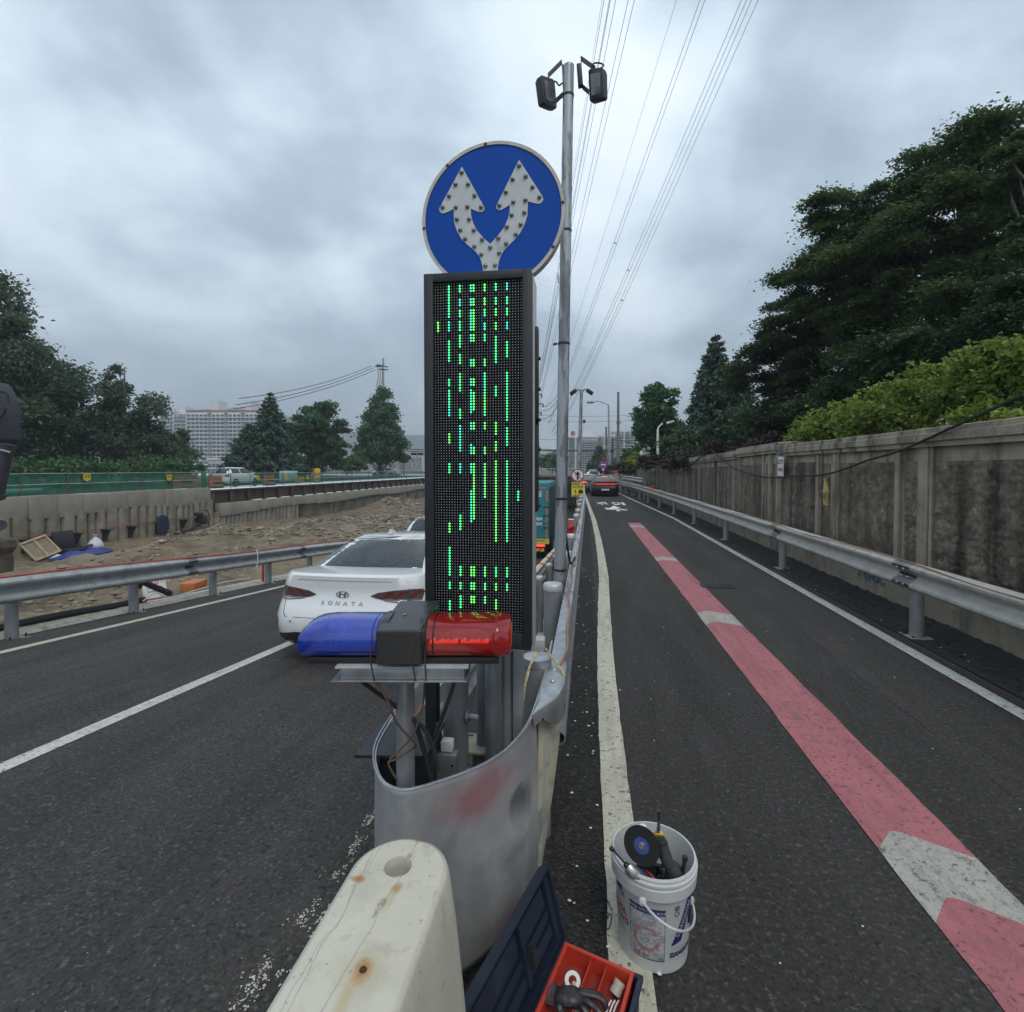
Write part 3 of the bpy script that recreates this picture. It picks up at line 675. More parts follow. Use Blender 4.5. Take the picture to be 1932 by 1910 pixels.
# mesh fence on top, each bay with its own netting
NET2 = mat('green_netting_thin', (.02, .16, .10), .8, 0, .25, 2.5, alpha=.5); NET = mat('green_netting', (.012, .115, .062), .8, 0, .25, 2.5, alpha=.78, streak=((.02, .16, .09), 1.3, .45, .7))
ROD = mat('fence_rail', (.42, .45, .43), .6, .2, .15, 5); FP = mat('fence_post_rust', (.13, .07, .05), .7, .2, .25, 5)
def fence(y0, y1, st, zb, label, ht=1.06):
    f = thing('construction_fence', label, 'fence', (EX - .5, y0, zb)); y = y0; X = EX - .5; k = 0
    while y < y1 - .1:
        y2 = min(y + st, y1); g = G()
        g.grid(8, 3, lambda u, v: (X + .03 * math.sin(u * math.pi * 2 + y) * (1 - abs(2 * v - 1)), y + (y2 - y) * u, zb + .03 + (ht - .06 + .0 * u) * v - .02 * math.sin(u * math.pi) * v)); mk('netting', g, NET if y0 < 20 else NET2, f)
        g = G().cyl((X + .05, y, zb), (X + .05, y, zb + ht + .03), .028, n=8); mk('post', g, FP if k % 3 < 2 else NETP, f)
        for z in (ht, ht * .5): g = G().cyl((X + .04, y, zb + z), (X + .04, y2, zb + z + .01 * math.sin(y)), .018, n=6); mk('rail', g, ROD, f)
        y = y2; k += 1
    return f
NETP = mat('fence_post_green', (.05, .14, .09), .7, 0, .2, 5)
fence(13.9, 32.0, 2.25, .6, 'green netting fence on the concrete cap beam, nearer run')
fence(32.9, 88.5, 2.25, .42, 'green netting fence above the rusty steel beams, farther run', 1.12)
g = G().box((EX - .45, 32.4, 1.1), (.2, .28, 1.15), bev=.03); o = mk('netting_bundle', g, NET); setp(o, 'bundled green netting tied where the two fence runs meet', 'netting')
g = G(); g.add([(EX - .55, -20, .58), (-60, -20, .58), (-60, 96, .58), (EX - .55, 96, .58)], [(0, 1, 2, 3)]); mk('street', g, A_L, kind='structure', smooth=None)
# ================================================================ BRIDGE OVER THE UNDERPASS
br = thing('road_bridge', 'bridge with rusty girder and white railing over the ramp', 'bridge', (-14, 90, 0))
g = G().box((-14.2, 101, .55), (27.6, 22, .5)); mk('deck', g, CONC, br)
g = G().box((-14.2, 89.8, .05), (27.6, .25, .85)); g.box((-14.2, 89.62, .5), (27.6, .4, .08)); g.box((-14.2, 89.62, -.4), (27.6, .4, .08)); mk('girder', g, RUST, br)
for i in range(14): g = G().box((-27.4 + i * 2.02, 89.6, .05), (.12, .16, .8)); mk('stiffener', g, RUST, br)
g = G().box((-14.2, 104, -4), (27.6, .3, 9)); mk('abutment_or_end_wall', g, CONC, br)  # end wall added across the roadway so the underpass stays dark
g = G().box((-27.8, 97, -3), (.6, 15, 7)); g.box((-.3, 97, -3), (.6, 15, 7)); mk('abutment_or_end_wall', g, CONC, br)
RAILW = mat('railing_white', (.55, .56, .55), .5, 0, .1, 3)
for z in (1.95, 1.0): g = G().box((-14.2, 89.8, z), (27.6, .07, .07)); mk('handrail', g, RAILW, br)
for i in range(54): g = G().box((-27.8 + i * .52, 89.8, 1.47), (.06, .05, .9)); mk('baluster', g, RAILW, br)
# ================================================================ LED SIGN BOARD
LX0, LX1, LZ0, LZ1, LY = -.630, -.208, 1.198, 2.660, 1.95
t = thing('led_sign_board', 'tall black LED message board showing columns of green dots', 'message board', ((LX0 + LX1) / 2, LY, LZ0))
BEZ = mat('bezel_black', (.016, .019, .023), .55, 0, .15, 12, .03, 200)
FACE = mat('led_face', (.004, .0045, .006), .7, 0, .2, 20, spec=.15)
CAB = mat('cabinet_white', (.42, .43, .43), .5, .1, .08, 4, col2=(.25, .25, .24), c2s=6, c2=(.55, .75))
px0, px1, pz0, pz1 = -.5925, -.2415, 1.262, 2.627
g = G()
g.box(((LX0 + px0) / 2, LY + .035, (LZ0 + LZ1) / 2), (px0 - LX0, .07, LZ1 - LZ0), bev=.003)
g.box(((LX1 + px1) / 2, LY + .035, (LZ0 + LZ1) / 2), (LX1 - px1, .07, LZ1 - LZ0), bev=.003)
g.box(((px0 + px1) / 2, LY + .035, (pz1 + LZ1) / 2), (px1 - px0 + .004, .068, LZ1 - pz1), bev=.003)
g.box(((px0 + px1) / 2, LY + .035, (pz0 + LZ0) / 2), (px1 - px0 + .004, .068, pz0 - LZ0), bev=.003)
mk('bezel', g, BEZ, t)
mk('module_face', G().box(((px0 + px1) / 2, LY + .03, (pz0 + pz1) / 2), (px1 - px0 + .002, .03, pz1 - pz0 + .002)), FACE, t)
g = G().box(((LX0 + LX1) / 2 + .001, LY + .13, (LZ0 + LZ1) / 2 - .012), (LX1 - LX0 + .004, .12, LZ1 - LZ0 + .02), bev=.004); mk('cabinet', g, CAB, t)
for z0, z1 in ((2.1, 2.35), (1.75, 1.98)):
    mk('hinge_bar', G().box((LX1 + .009, LY + .15, (z0 + z1) / 2 + .05), (.012, .05, z1 - z0 + .15), bev=.003), BLKM, t)
    for z in (z0, (z0 + z1) / 2, z1): mk('bolt', G().cyl((LX1 + .014, LY + .15, z), (LX1 + .024, LY + .15, z), .008, n=6), BLKM, t)
NCO, NRO = 32, 128; cw = (px1 - px0 - .012) / 31.; chh = (pz1 - pz0 - .012) / 127.
def ledpos(c, r): return (px0 + .006 + c * cw, LY + .0145, pz1 - .006 - r * chh)
GR, CY, YG, BL, FT = 0, 1, 2, 3, 4
lit = {}
def seg(c, col, *rs):
    for a, b in rs:
        for r in range(a, b + 1): lit[(c, r)] = col
seg(1, YG, (14, 17)); seg(5, GR, (1, 12), (21, 28), (35, 37), (39, 44), (66, 69), (97, 107), (110, 112), (117, 120)); seg(5, CY, (14, 17), (45, 48)); seg(5, YG, (55, 58), (88, 91))
seg(9, GR, (1, 3), (10, 12), (14, 17), (19, 23), (26, 29), (33, 39), (46, 49), (85, 90), (104, 107), (110, 112), (115, 119)); seg(9, CY, (6, 8), (52, 61), (66, 69))
seg(10, FT, (1, 3), (6, 8), (10, 12), (14, 17), (19, 22), (27, 30), (33, 40), (47, 49), (53, 61), (84, 89), (104, 107), (110, 112), (115, 118))
seg(13, CY, (1, 3), (6, 8), (10, 17), (19, 21), (28, 30), (35, 37), (39, 47), (51, 53), (59, 62), (66, 69), (76, 87)); seg(13, YG, (104, 107), (115, 117)); seg(13, GR, (110, 112))
seg(14, YG, (1, 3), (6, 8), (10, 17), (19, 21), (28, 30), (35, 37), (40, 46), (51, 53), (60, 62), (66, 86), (104, 107), (110, 112), (115, 117))
seg(17, BL, (12, 17), (28, 30), (33, 40), (51, 53), (60, 62), (66, 80), (104, 107), (110, 112), (115, 117))
seg(18, YG, (1, 3), (6, 8), (28, 30), (40, 46), (51, 53), (60, 62), (66, 78), (104, 107), (110, 112), (115, 117)); seg(18, GR, (10, 12), (15, 17), (19, 21), (33, 39), (47, 48))
seg(22, GR, (1, 3), (6, 8), (20, 29), (38, 41), (104, 107)); seg(22, YG, (10, 12), (15, 17), (51, 55), (58, 61), (65, 94), (110, 112), (116, 119))
seg(26, CY, (1, 3), (15, 17)); seg(26, GR, (6, 8), (10, 12), (22, 27), (33, 50), (53, 59), (65, 94), (104, 107), (110, 112)); seg(30, GR, (76, 79))
LEDM = [mat('led_green', (.1, .6, .2), .4, emit=(.05, 1.0, .26), es=2.6), mat('led_cyan', (.1, .6, .5), .4, emit=(.04, .85, .55), es=1.8), mat('led_yellowgreen', (.2, .6, .1), .4, emit=(.12, 1.0, .12), es=2.4),
        mat('led_blue', (.05, .1, .3), .4, emit=(.02, .08, .35), es=.9), mat('led_faint', (.2, .2, .1), .4, emit=(.14, .2, .06), es=.8)]
gu, gl_ = G(), G()
for c in range(NCO):
    for r in range(NRO):
        x, y, z = ledpos(c, r)
        if (c, r) in lit:
            gl_.mi = lit[(c, r)]; s = .0031 if gl_.mi < 3 else .0022
            gl_.add([(x + s * math.cos(a), y - .004, z + s * math.sin(a)) for a in [math.pi / 8 + i * math.pi / 4 for i in range(8)]] + [(x + s * math.cos(a), y, z + s * math.sin(a)) for a in [math.pi / 8 + i * math.pi / 4 for i in range(8)]], [tuple(range(8))] + [(i, (i + 1) % 8, 8 + (i + 1) % 8, 8 + i) for i in range(8)])
        else:
            s = .0015; gu.add([(x - s, y - .002, z - s), (x + s, y - .002, z - s), (x + s, y - .002, z + s), (x - s, y - .002, z + s)], [(0, 1, 2, 3)])
mk('lit_led', gl_, LEDM, t, kind='stuff', smooth=None)
mk('unlit_led', gu, mat('led_off', (.42, .43, .44), .35, 0, .3, 60), t, kind='stuff', smooth=None)

# ================================================================ ROUND SIGN
SC = Vector((-.393, 2.14, 2.955)); SR = .306; yaw = R(-3)
Ms = Matrix.Rotation(yaw, 3, 'Z')
def sp(u, v, w=0.): return SC + Ms @ Vector((u * SR, w, v * SR))
t = thing('round_road_sign', 'round blue sign with two white diverging arrows above the LED board', 'road sign', (SC.x, SC.y, 0))
RIM = mat('sign_rim', (.50, .47, .41), .65, .1, .12, 20, .15, 60, col2=(.26, .2, .15), c2s=30, c2=(.6, .7))
BLUE = mat('sign_blue', (.004, .065, .36), .5, 0, .06, 3, spec=.18)
ARW = mat('sign_white', (.52, .54, .54), .5, 0, .06, 12, col2=(.3, .29, .27), c2s=9, c2=(.62, .75))
Rx = Matrix.Rotation(R(90), 3, 'X')
g = G().lathe([(.0005, .0), (SR * .955, 0), (SR * .955, .008), (SR, .008), (SR, -.035), (SR * .97, -.036), (.0005, -.034)], SC, 96, M=Ms @ Rx); mk('rim', g, RIM, t)
g = G().lathe([(.0005, .004), (SR * .952, .004), (SR * .952, .0)], SC, 96, M=Ms @ Rx); mk('disc_face', g, BLUE, t)
rarr = [(.40, .71), (.72, .19), (.73, .155), (.715, .12), (.68, .10), (.64, .105), (.52, .145), (.515, -.04), (.47, -.17), (.41, -.27), (.34, -.345), (.21, -.46), (.155, -.53), (.12, -.62), (.105, -.70), (.105, -.83)]
inn = [(0, -.375), (.09, -.29), (.19, -.175), (.245, -.06), (.27, .03), (.275, .125), (.16, .07), (.115, .065), (.08, .10), (.09, .14)]
half = [(u - .02, v) for u, v in rarr]
right = rarr + [(0, -.83)] + inn
ap = []
poly = [(-.02 + u, v) for u, v in rarr] + [(-.02 - u, v) for u, v in rarr[::-1]] + []
full = [(.40, .71)] + rarr[1:] + [(-u, v) for u, v in rarr[1:][::-1]] + [(-.40, .71)] + [(-u, v) for u, v in inn[1:][::-1]] + [inn[0]] + inn[1:]
g = G().prism(full, lambda u, v, w: sp(u - .02, v, w), -.0065, -.003); mk('arrow_symbol', g, ARW, t, smooth=None)
st = [(865, 313), (815, 408), (915, 398), (763, 498), (967, 482), (1020, 562), (712, 592), (820, 578), (913, 573), (807, 673), (905, 665), (770, 760), (877, 750), (704, 838), (838, 820), (765, 884), (710, 950), (678, 1040)]
STUD = mat('stud_lens', (.17, .15, .13), .12, 0, .2, 30, coat=1)
prof = [(.0145 * .6, 0), (.0095, .003), (.0085, .0065), (.005, .0095), (.0004, .011)]
S1 = [((x - 640) / 560, (665 - y) / 560) for x, y in st]; SS = S1 + [(-u, v) for u, v in S1] + [(0, -.425)]
for u, v in SS: g = G().lathe(prof, sp(u - .02, v, -.0065), 12, M=Ms @ Rx); mk('stud', g, STUD, t)
for a in (5, 95, 130, 185, 330): g = G().lathe([(.007, 0), (.006, .003), (.0004, .004)], sp(.975 * math.cos(R(a)), .975 * math.sin(R(a)), -.008), 8, M=Ms @ Rx); mk('rivet', g, RUST, t)
mk('pole', G().cyl((SC.x - .01, SC.y + .08, .0), (SC.x - .01, SC.y + .08, 3.15), .038, n=20), GALV, t)

# ================================================================ FLOODLIGHT POLE
pb, ptp = Vector((-.258, 4.86, -.35)), Vector((-.165, 4.70, 5.50))
t = thing('light_pole', 'tall galvanised pole with peeling paint behind the round sign', 'pole', pb)
PEEL = mat('peeling_pole', (.22, .235, .245), .5, .5, .2, 5, .05, 50)
overlay(PEEL, noisemask(2.2, .47, .5, (4.5, 4.5, .8), .9, detail=5.0), (.40, .42, .44), .4)
overlay(PEEL, noisemask(3.0, .52, .62, (5, 5, .55), .8, offs=(9, 3, 1)), (.12, .125, .13))
mk('shaft', G().cyl(pb, ptp, .057, .047, 28), PEEL, t)
mk('shaft_cap', G().lathe([(.048, -.02), (.045, .0), (.0005, .012)], ptp, 24), PEEL, t)
def band(z, r): 
    s = (z - pb.z) / (ptp.z - pb.z); c = pb.lerp(ptp, s); mk('band', G().lathe([(r, -.012), (r + .005, -.008), (r + .005, .008), (r, .012)], c, 24), BLKM, t)
band(5.24, .0475); band(4.06, .049); band(3.05, .051); band(1.62, .053); band(.95, .055)
c = pb.lerp(ptp, (3.05 - pb.z) / (ptp.z - pb.z)); mk('band_bolt', G().cyl(c + Vector((-.06, -.02, 0)), c + Vector((-.10, -.02, -.01)), .011, n=8), BLKM, t)
# floodlights
LENS = mat('flood_glass', (.10, .105, .10), .25, 0, .15, 20, coat=.6); HOUS = mat('flood_housing', (.02, .021, .026), .5, .2, .2, 15)
def flood(label, corners, inner, brk, base, cable):
    """corners: four face corners in view, brk: bracket polygons; depth about .05"""
    d0 = 4.62; P = [dep(x, y, d) for x, y, d in corners]
    n = (P[1] - P[0]).cross(P[3] - P[0]).normalized()
    if n.dot(_C - P[0]) < 0: n = -n
    t = thing('floodlight', label, 'floodlight', P[2])
    ctr = sum(P, Vector()) / 4
    def rr_(k, s, dn):      # rounded outline
        o = []
        for i in range(4):
            a, b, c_ = P[i - 1], P[i], P[(i + 1) % 4]
            q0 = b + (a - b).normalized() * .03 * k; q1 = b + (c_ - b).normalized() * .03 * k
            for w in (0, .33, .66, 1): o.append(ctr + ((q0 * (1 - w) ** 2 + b * 2 * w * (1 - w) + q1 * w * w) - ctr) * s + n * dn)
        return o
    g = G().rings([rr_(1, .9, -.07), rr_(1, 1, -.045), rr_(1, 1, 0), rr_(1, .93, .006)], True, True); mk('housing', g, HOUS, t)
    Q = [ctr + (q - ctr) * .66 + n * .008 for q in P]; Qs = [ctr + Vector(((q - ctr).x, (q - ctr).y, (q - ctr).z)) for q in Q]
    g = G().rings([[q - n * .004 for q in Qs], Qs], True, True); mk('glass', g, LENS, t, smooth=None)
    for (a, b) in brk:
        A, B = dep(*a), dep(*b); w = Vector((0, 0, .022)); dd = Vector((.0, .006, 0))
        wv = w if abs((B - A).normalized().z) < .8 else Vector((.004, .02, 0))
        g = G().add([A - wv - dd, B - wv - dd, B + wv - dd, A + wv - dd, A - wv + dd, B - wv + dd, B + wv + dd, A + wv + dd], [(0, 1, 2, 3), (7, 6, 5, 4), (0, 4, 5, 1), (1, 5, 6, 2), (2, 6, 7, 3), (3, 7, 4, 0)]); mk('bracket', g, HOUS, t)
    A, B = dep(*base[0]), dep(*base[1]); g = G(); mid = (A + B) / 2; zz = (A - B).normalized(); M = Vector((0, 0, 1)).rotation_difference(zz).to_matrix()
    g.box(mid, (.045, .05, (A - B).length), rot=M, bev=.004); mk('mounting_block', g, HOUS, t)
    mk('cable', G().tube(smoothpath([dep(*q) for q in cable], 6), .007, 6), RUB, t)
zf = lambda x, y, d: ((1550 + x / 6.367) * .644, (100 + y / 6.367) * .644, d)
flood('black floodlight on the left side of the pole top', [zf(215, 760, 4.55), zf(470, 850, 4.75), zf(520, 1400, 4.75), zf(285, 1300, 4.55)], None,
      [(zf(350, 780, 4.72), zf(612, 520, 4.74)), (zf(612, 530, 4.745), zf(664, 1100, 4.745)), (zf(500, 1250, 4.72), zf(664, 1095, 4.74))],
      (zf(660, 600, 4.74), zf(675, 1015, 4.74)), [zf(440, 900, 4.78), zf(500, 890, 4.8), zf(560, 960, 4.78), zf(620, 920, 4.8), zf(680, 960, 4.75)])
flood('black floodlight on the right side of the pole top', [zf(1105, 655, 4.7), zf(1380, 615, 4.58), zf(1390, 1195, 4.58), zf(1130, 1275, 4.7)], None,
      [(zf(968, 455, 4.73), zf(1240, 650, 4.72)), (zf(966, 440, 4.735), zf(996, 1000, 4.735)), (zf(996, 985, 4.73), zf(1120, 1090, 4.7))],
      (zf(932, 580, 4.72), zf(962, 985, 4.72)), [zf(1180, 570, 4.7), zf(1240, 540, 4.7), zf(1340, 550, 4.68), zf(1392, 590, 4.66), zf(1330, 640, 4.7)])

# ================================================================ MEDIAN GUARDRAIL AND NOSE
gm = thing('guardrail', 'galvanised median guardrail with capped posts left of the cream line', 'guardrail', (-.2, 5, 0))
MX = lambda y: -.195 + .0055 * min(y, 20) - .0013 * max(0, y - 15) ** 1.45
def mbeam(a, b):
    wbeam('beam', [(MX(y), y, zr(y)) for y in rng(a, b, .9)], 1, .86, GALV, gm, d=.09)
    g = G().sweep([(.0, .86), (.035, .876), (.07, .872), (.088, .85), (.088, .84), (.0, .845)], [(MX(y), y, zr(y)) for y in rng(a, b, .9)], closed=True); mk('top_flange', g, GALV, gm)
for a, b in [(2.43, 4.3), (4.26, 8.3), (8.26, 12.3), (12.26, 16.3), (16.26, 20.4), (20.3, 28.4), (28.3, 36.4)]: mbeam(a, b)
for i, y in enumerate([4.3, 6.0, 7.6, 11.0, 12.4, 14.4, 16.4, 18.4, 20.4, 22.5, 25, 27.5, 30]):
    x = MX(y) - (.10 if i == 0 else .06); post(gm, x, y, -.3 + zr(y), .93, .062 if i else .077, POST, cap=True, plate=False)
for y in (3.05, 5.2): mk('through_bolt', G().cyl((MX(y) - .05, y, .72), (MX(y) - .22, y, .72), .011, n=8), GALV, gm); mk('nut', G().cyl((MX(y) - .17, y, .72), (MX(y) - .19, y, .72), .02, n=6), GALV, gm)
# left-hand rail of the median with striped edge tape, stepping down with the ramp
gm2 = thing('guardrail', 'low median guardrail topped with red and cream striped tape beside the ramp road', 'guardrail', (-.8, 6, zl(6)))
wbeam('beam', [(-.84, y, zl(y)) for y in rng(2.2, 40, 1.4)], -1, .80, GALV2, gm2, d=.09)
CRM = mat('cream_tape', (.55, .50, .38), .6, 0, .1, 12); ORG = mat('red_tape', (.52, .07, .04), .55, 0, .15, 12)
y = 2.2; k = 0
while y < 24:
    y2 = y + (.62 if k % 3 else .34); g = G().sweep([(-.0, .80), (-.03, .825), (-.085, .825), (-.10, .79)], [(-.84, q, zl(q)) for q in rng(y, y2, .4)]); mk('tape_strip', g, CRM if k % 3 else ORG, gm2, smooth=None); y = y2; k += 1
for i in range(11):
    y = 3.6 + 2.1 * i; post(gm2, -.70, y, zl(y) - .1, zl(y) + .86, .062, POST, cap=True, plate=False)
# grey capped posts seen inside the median (between board and rail)
for (x, y, zt, r, lab) in [(-.44, 3.55, .80, .062, 'short capped steel post just right of the LED board'), ]:
    t = thing('steel_post', lab, 'post', (x, y, 0)); post(t, x, y, 0, zt, r, POST, cap=True, plate=True)
# orange-red delineators on the rail
DLR = mat('delineator_red', (.50, .025, .015), .35, 0, .1, 15, coat=.5); DLO = mat('delineator_orange', (.7, .18, .03), .4, 0, .1, 15)
z4 = lambda x, y: ((1500 + x / 3.183) * .644, (1150 + y / 3.183) * .644)
labs = ['nearest red round delineator with orange base on the median rail', 'second red delineator along the median rail', 'third red delineator near the yellow sign', 'small farthest red delineator just under the yellow sign']
for (q, d, s), lab in zip([((552, 1180), 9.4, .8), ((612, 1015), 17, .62), ((633, 945), 23, .6), ((622, 905), 29, .6)], labs):
    p = dep(*z4(*q), d); t = thing('delineator', lab, 'delineator', p, group='red delineators on the median rail')
    w = .085 * s
    mk('cap', G().box(p + Vector((0, 0, -.01)), (w * 1.5, .06, .02), bev=.004), PLATE, t)
    mk('body', G().box(p + Vector((0, 0, -.16)), (w * 1.5, .05, .24), bev=.008), DLR, t)
    mk('reflector', G().lathe([(.0005, .035), (w * .7, .033), (w * 1.0, .02), (w * 1.0, 0)], p + Vector((0, 0, -.16)), 20, M=Rx), REDL, t)
    mk('base', G().box(p + Vector((0, 0, -.355)), (w * 1.5, .05, .09)), DLO, t); mk('stem', G().cyl(p + Vector((0, 0, -.62)), p + Vector((0, 0, -.39)), .02, n=8), POST, t)
# ropes wound on the median rail
rp = [(-.13, 2.62, .89), (-.10, 2.9, .888), (-.115, 3.3, .89), (-.11, 3.7, .885), (-.14, 4.2, .886), (-.12, 4.7, .886), (-.15, 5.2, .885), (-.14, 5.35, .885), (-.11, 5.5, .884), (-.105, 6.1, .884), (-.09, 6.9, .884), (-.11, 7.6, .884)]
ropeon('rope', 'brown rope running along the top of the median guardrail', smoothpath([(x + .0, y, z) for x, y, z in rp], 6), .0065, ROPE)
ropeon('rope', 'far frayed rope wound on the median guardrail top', smoothpath([(-.13 + .03 * math.sin(y * 2.3), y, .884) for y in rng(8.2, 15, .4)], 3), .007, ROPE)
mk_w = smoothpath([(-.30, 2.35, .62), (-.29, 2.38, .8), (-.27, 2.45, .93), (-.22, 2.6, .98), (-.17, 2.62, .93), (-.12, 2.56, .89), (-.1, 2.52, .87)], 6)
ropeon('wire_bundle', 'yellow and white wires looped over the end of the median rail', mk_w, .006, mat('wire_yellow', (.45, .36, .18), .6, 0, .4, 60), 'wire')
ropeon('wire_bundle', 'thin white taped wire hanging down beside the rail end', smoothpath([(-.27, 2.45, .92), (-.295, 2.38, .8), (-.30, 2.33, .6), (-.31, 2.3, .4)], 6), .005, PLATE, 'wire')
ropeon('power_cable', 'black cable dropping from the pole to the median rail', smoothpath([(-.2, 4.85, 1.42), (-.17, 5.0, 1.1), (-.15, 5.4, .9), (-.12, 5.9, .885)], 6), .012, RUB, 'cable')
# curved steel nose plate
NOSE = mat('nose_steel', (.50, .51, .525), .36, .5, .14, 4, .05, 14, col2=(.33, .335, .35), c2s=3.2, c2=(.46, .66), streak=((.44, .455, .47), 4.5, .56, .8))
overlay(NOSE, spots([((-.38, 1.86, .68), .25, (1, .9, .5), .8), ((-.235, 2.15, .80), .12, (.8, 2.0, .30), .45), ((-.33, 1.98, .10), .14, (1, 1, .6), .6), ((-.44, 1.7, .24), .09, (.8, .8, 1), .4)], .55, 9), (.50, .23, .25), .6)
overlay(NOSE, spots([((-.25, 2.10, .50), .10, (1, 1, 1.1), .7)], .15, 5), (.10, .105, .12))
overlay(NOSE, noisemask(26, .62, .7, (1, 1, .25), .35), (.5, .5, .5))
overlay(NOSE, spots([((-.21, 2.32, .42), .04, (.7, 1.2, 7.), .7)], .8, 20), (.5, .48, .36), .7)
out = [(-.20, 3.1), (-.20, 2.75), (-.203, 2.5), (-.215, 2.30), (-.245, 2.12), (-.30, 1.98), (-.38, 1.85), (-.475, 1.75), (-.56, 1.68), (-.63, 1.655), (-.70, 1.685), (-.76, 1.76), (-.81, 1.86), (-.84, 1.98), (-.855, 2.2), (-.86, 2.6), (-.86, 3.1)]
outp = smoothpath([(x, y, 0) for x, y in out], 5)
nst = thing('guardrail_end_plate', 'curved dented steel plate wrapping the nose of the guardrail', 'crash plate', (-.5, 1.9, 0))
def toph(p):
    if p.x > -.3 and p.y > 1.98: return .79 + .06 * min(1, (p.y - 1.98) / .5)
    if p.x > -.5: return .80 + (.0 if p.y > 2.3 else 0) - .012 * math.sin(min(1, max(0, (2.4 - p.y) / .7)) * math.pi)
    return .80
g = G(); rg = []
NZ = 26
for s in outp:
    r = []
    for k in range(NZ + 1):
        z = .05 + (toph(s) - .05) * k / NZ
        d = Vector((s.x + .52, s.y - 2.25, 0)); d = d.normalized() if d.length > 0 else d
        q = (s - Vector((-.262, 2.06, 0))); q.z = z - .50; dd = -.042 * math.exp(-(q.length / .07) ** 2) + .008 * math.exp(-((q.length - .12) / .03) ** 2)
        dd += .006 * noise.noise(Vector((s.x * 3, s.y * 3, z * 3))) + .006 * math.sin(z * 5 + 1) - .015 * max(0, .3 - z)
        r.append(Vector((s.x, s.y, z)) + d * dd)
    rg.append(r)
g.rings(rg, False, False, False); o = mk('plate', g, NOSE, nst, smooth=60)
md = o.modifiers.new('thick', 'SOLIDIFY'); md.thickness = .006
g = G().tube([(s.x, s.y, toph(s) + .001) for s in outp], .0045, 6); mk('rolled_edge', g, GALV, nst)
# overlap strap where the plate bolts on the beam
SX = -.15
g = G(); rg = []
for y, zt, x0, x1, zb in [(2.20, .822, -.233, -.224, .808), (2.27, .834, -.224, -.185, .77), (2.34, .854, -.212, -.128, .72), (2.44, .878, -.208, -.098, .72), (2.72, .878, -.205, -.096, .72)]:
    rg.append([(x0, y, zt - .02), (x0 + .004, y, zt), (x0 * .6 + x1 * .4, y, zt + .006), (x0 * .25 + x1 * .75, y, zt + .003), (x1, y, zt - .012), (x1 + .004, y, zt - .05), (x1 + .002, y, zb)])
g.rings(rg, False, False, False); mk('strap', g, GALV, nst)
# worn cream-painted end fold between plate and beam
g = G()
def fold(u, v):
    z = .04 + .815 * v; xa, ya = -.212, 2.30 + .03 * v; xb, yb_ = -.200 + .108 * v ** .8, 2.44
    return (xa + (xb - xa) * u + .010 * math.sin(u * math.pi), ya + (yb_ - ya) * u, z)
g.grid(6, 14, fold); mk('painted_fold', g, mat('worn_cream_steel', (.46, .44, .33), .6, .1, .12, 9, .1, 40, col2=(.24, .24, .23), c2s=7, c2=(.5, .62), streak=((.3, .3, .28), 9, .5, .7)), nst)
for y in (2.44, 2.58): mk('bolt', G().lathe([(.0005, .008), (.012, .006), (.016, 0)], (SX - .005, y, .882), 12), GALV, nst)
# posts and brackets inside the nose
def ip(name, label, x, y, z0, z1, r, m=POST, cap=False, cat='post'):
    t = thing(name, label, cat, (x, y, z0)); mk('tube', G().cyl((x, y, z0), (x, y, z1), r, n=24), m, t)
    if cap: mk('cap', G().lathe([(r + .004, -.04), (r + .004, 0), (.0005, .008)], (x, y, z1), 24), GALV, t)
    return t
t = ip('steel_post', 'thick bolted steel post inside the nose plate', -.575, 2.22, 0, .97, .057)
mk('bolt', G().cyl((-.52, 2.2, .80), (-.465, 2.19, .80), .013, n=10), GALV, t); mk('washer', G().cyl((-.522, 2.2, .80), (-.51, 2.2, .80), .028, n=16), POST, t)
mk('bolt', G().cyl((-.52, 2.2, .55), (-.49, 2.19, .55), .018, n=10), POST, t)
t = ip('steel_post', 'slim steel post on a rusty flange under the LED board', -.475, 2.34, .60, 1.1, .031)
mk('flange', G().box((-.475, 2.34, .60), (.19, .17, .014), bev=.003), mat('flange_rusty', (.36, .32, .24), .7, .2, .2, 12, .2, 50, col2=(.25, .12, .05), c2s=14, c2=(.55, .68)), t)
for a, b in ((-.07, -.06), (.07, -.06), (-.07, .06), (.07, .06)): mk('slot', G().box((-.475 + a, 2.34 + b, .6085), (.022, .011, .003)), BLK, t)
mk('spacer_tube', G().cyl((-.475, 2.34, 0), (-.475, 2.34, .593), .05, n=20), POST, t)
t = ip('steel_post', 'twin square leg carrying the LED board at the right', -.355, 2.28, 0, 1.18, .03)
mk('leg', G().box((-.30, 2.28, .6), (.045, .05, 1.17), bev=.004), POST, t)
mk('bolt', G().cyl((-.42, 2.28, .86), (-.385, 2.28, .86), .014, n=8), GALV, t)
mk('crossbar', G().box((-.40, 2.16, 1.155), (.46, .06, .05), bev=.004), CAB, t); mk('crossbar', G().box((-.43, 2.05, 1.182), (.38, .1, .012), bev=.002), PLATE, t)
ip('steel_post', 'dark capped post under the right corner of the LED board', -.245, 2.62, 0, .93, .07, POST, True)
t = ip('steel_post', 'dark thin bar behind the battery box inside the nose', -.69, 2.3, 0, 1.1, .017, BLKM)
t = thing('battery_box', 'black battery box with folded lid inside the nose plate', 'box', (-.71, 1.95, 0))
mk('case', G().box((-.70, 1.99, .44), (.2, .2, .68), bev=.006), BLK, t); mk('lid', G().box((-.74, 1.98, .795), (.29, .26, .012), rot=Matrix.Rotation(R(-4), 3, 'Y')), BLKM, t)
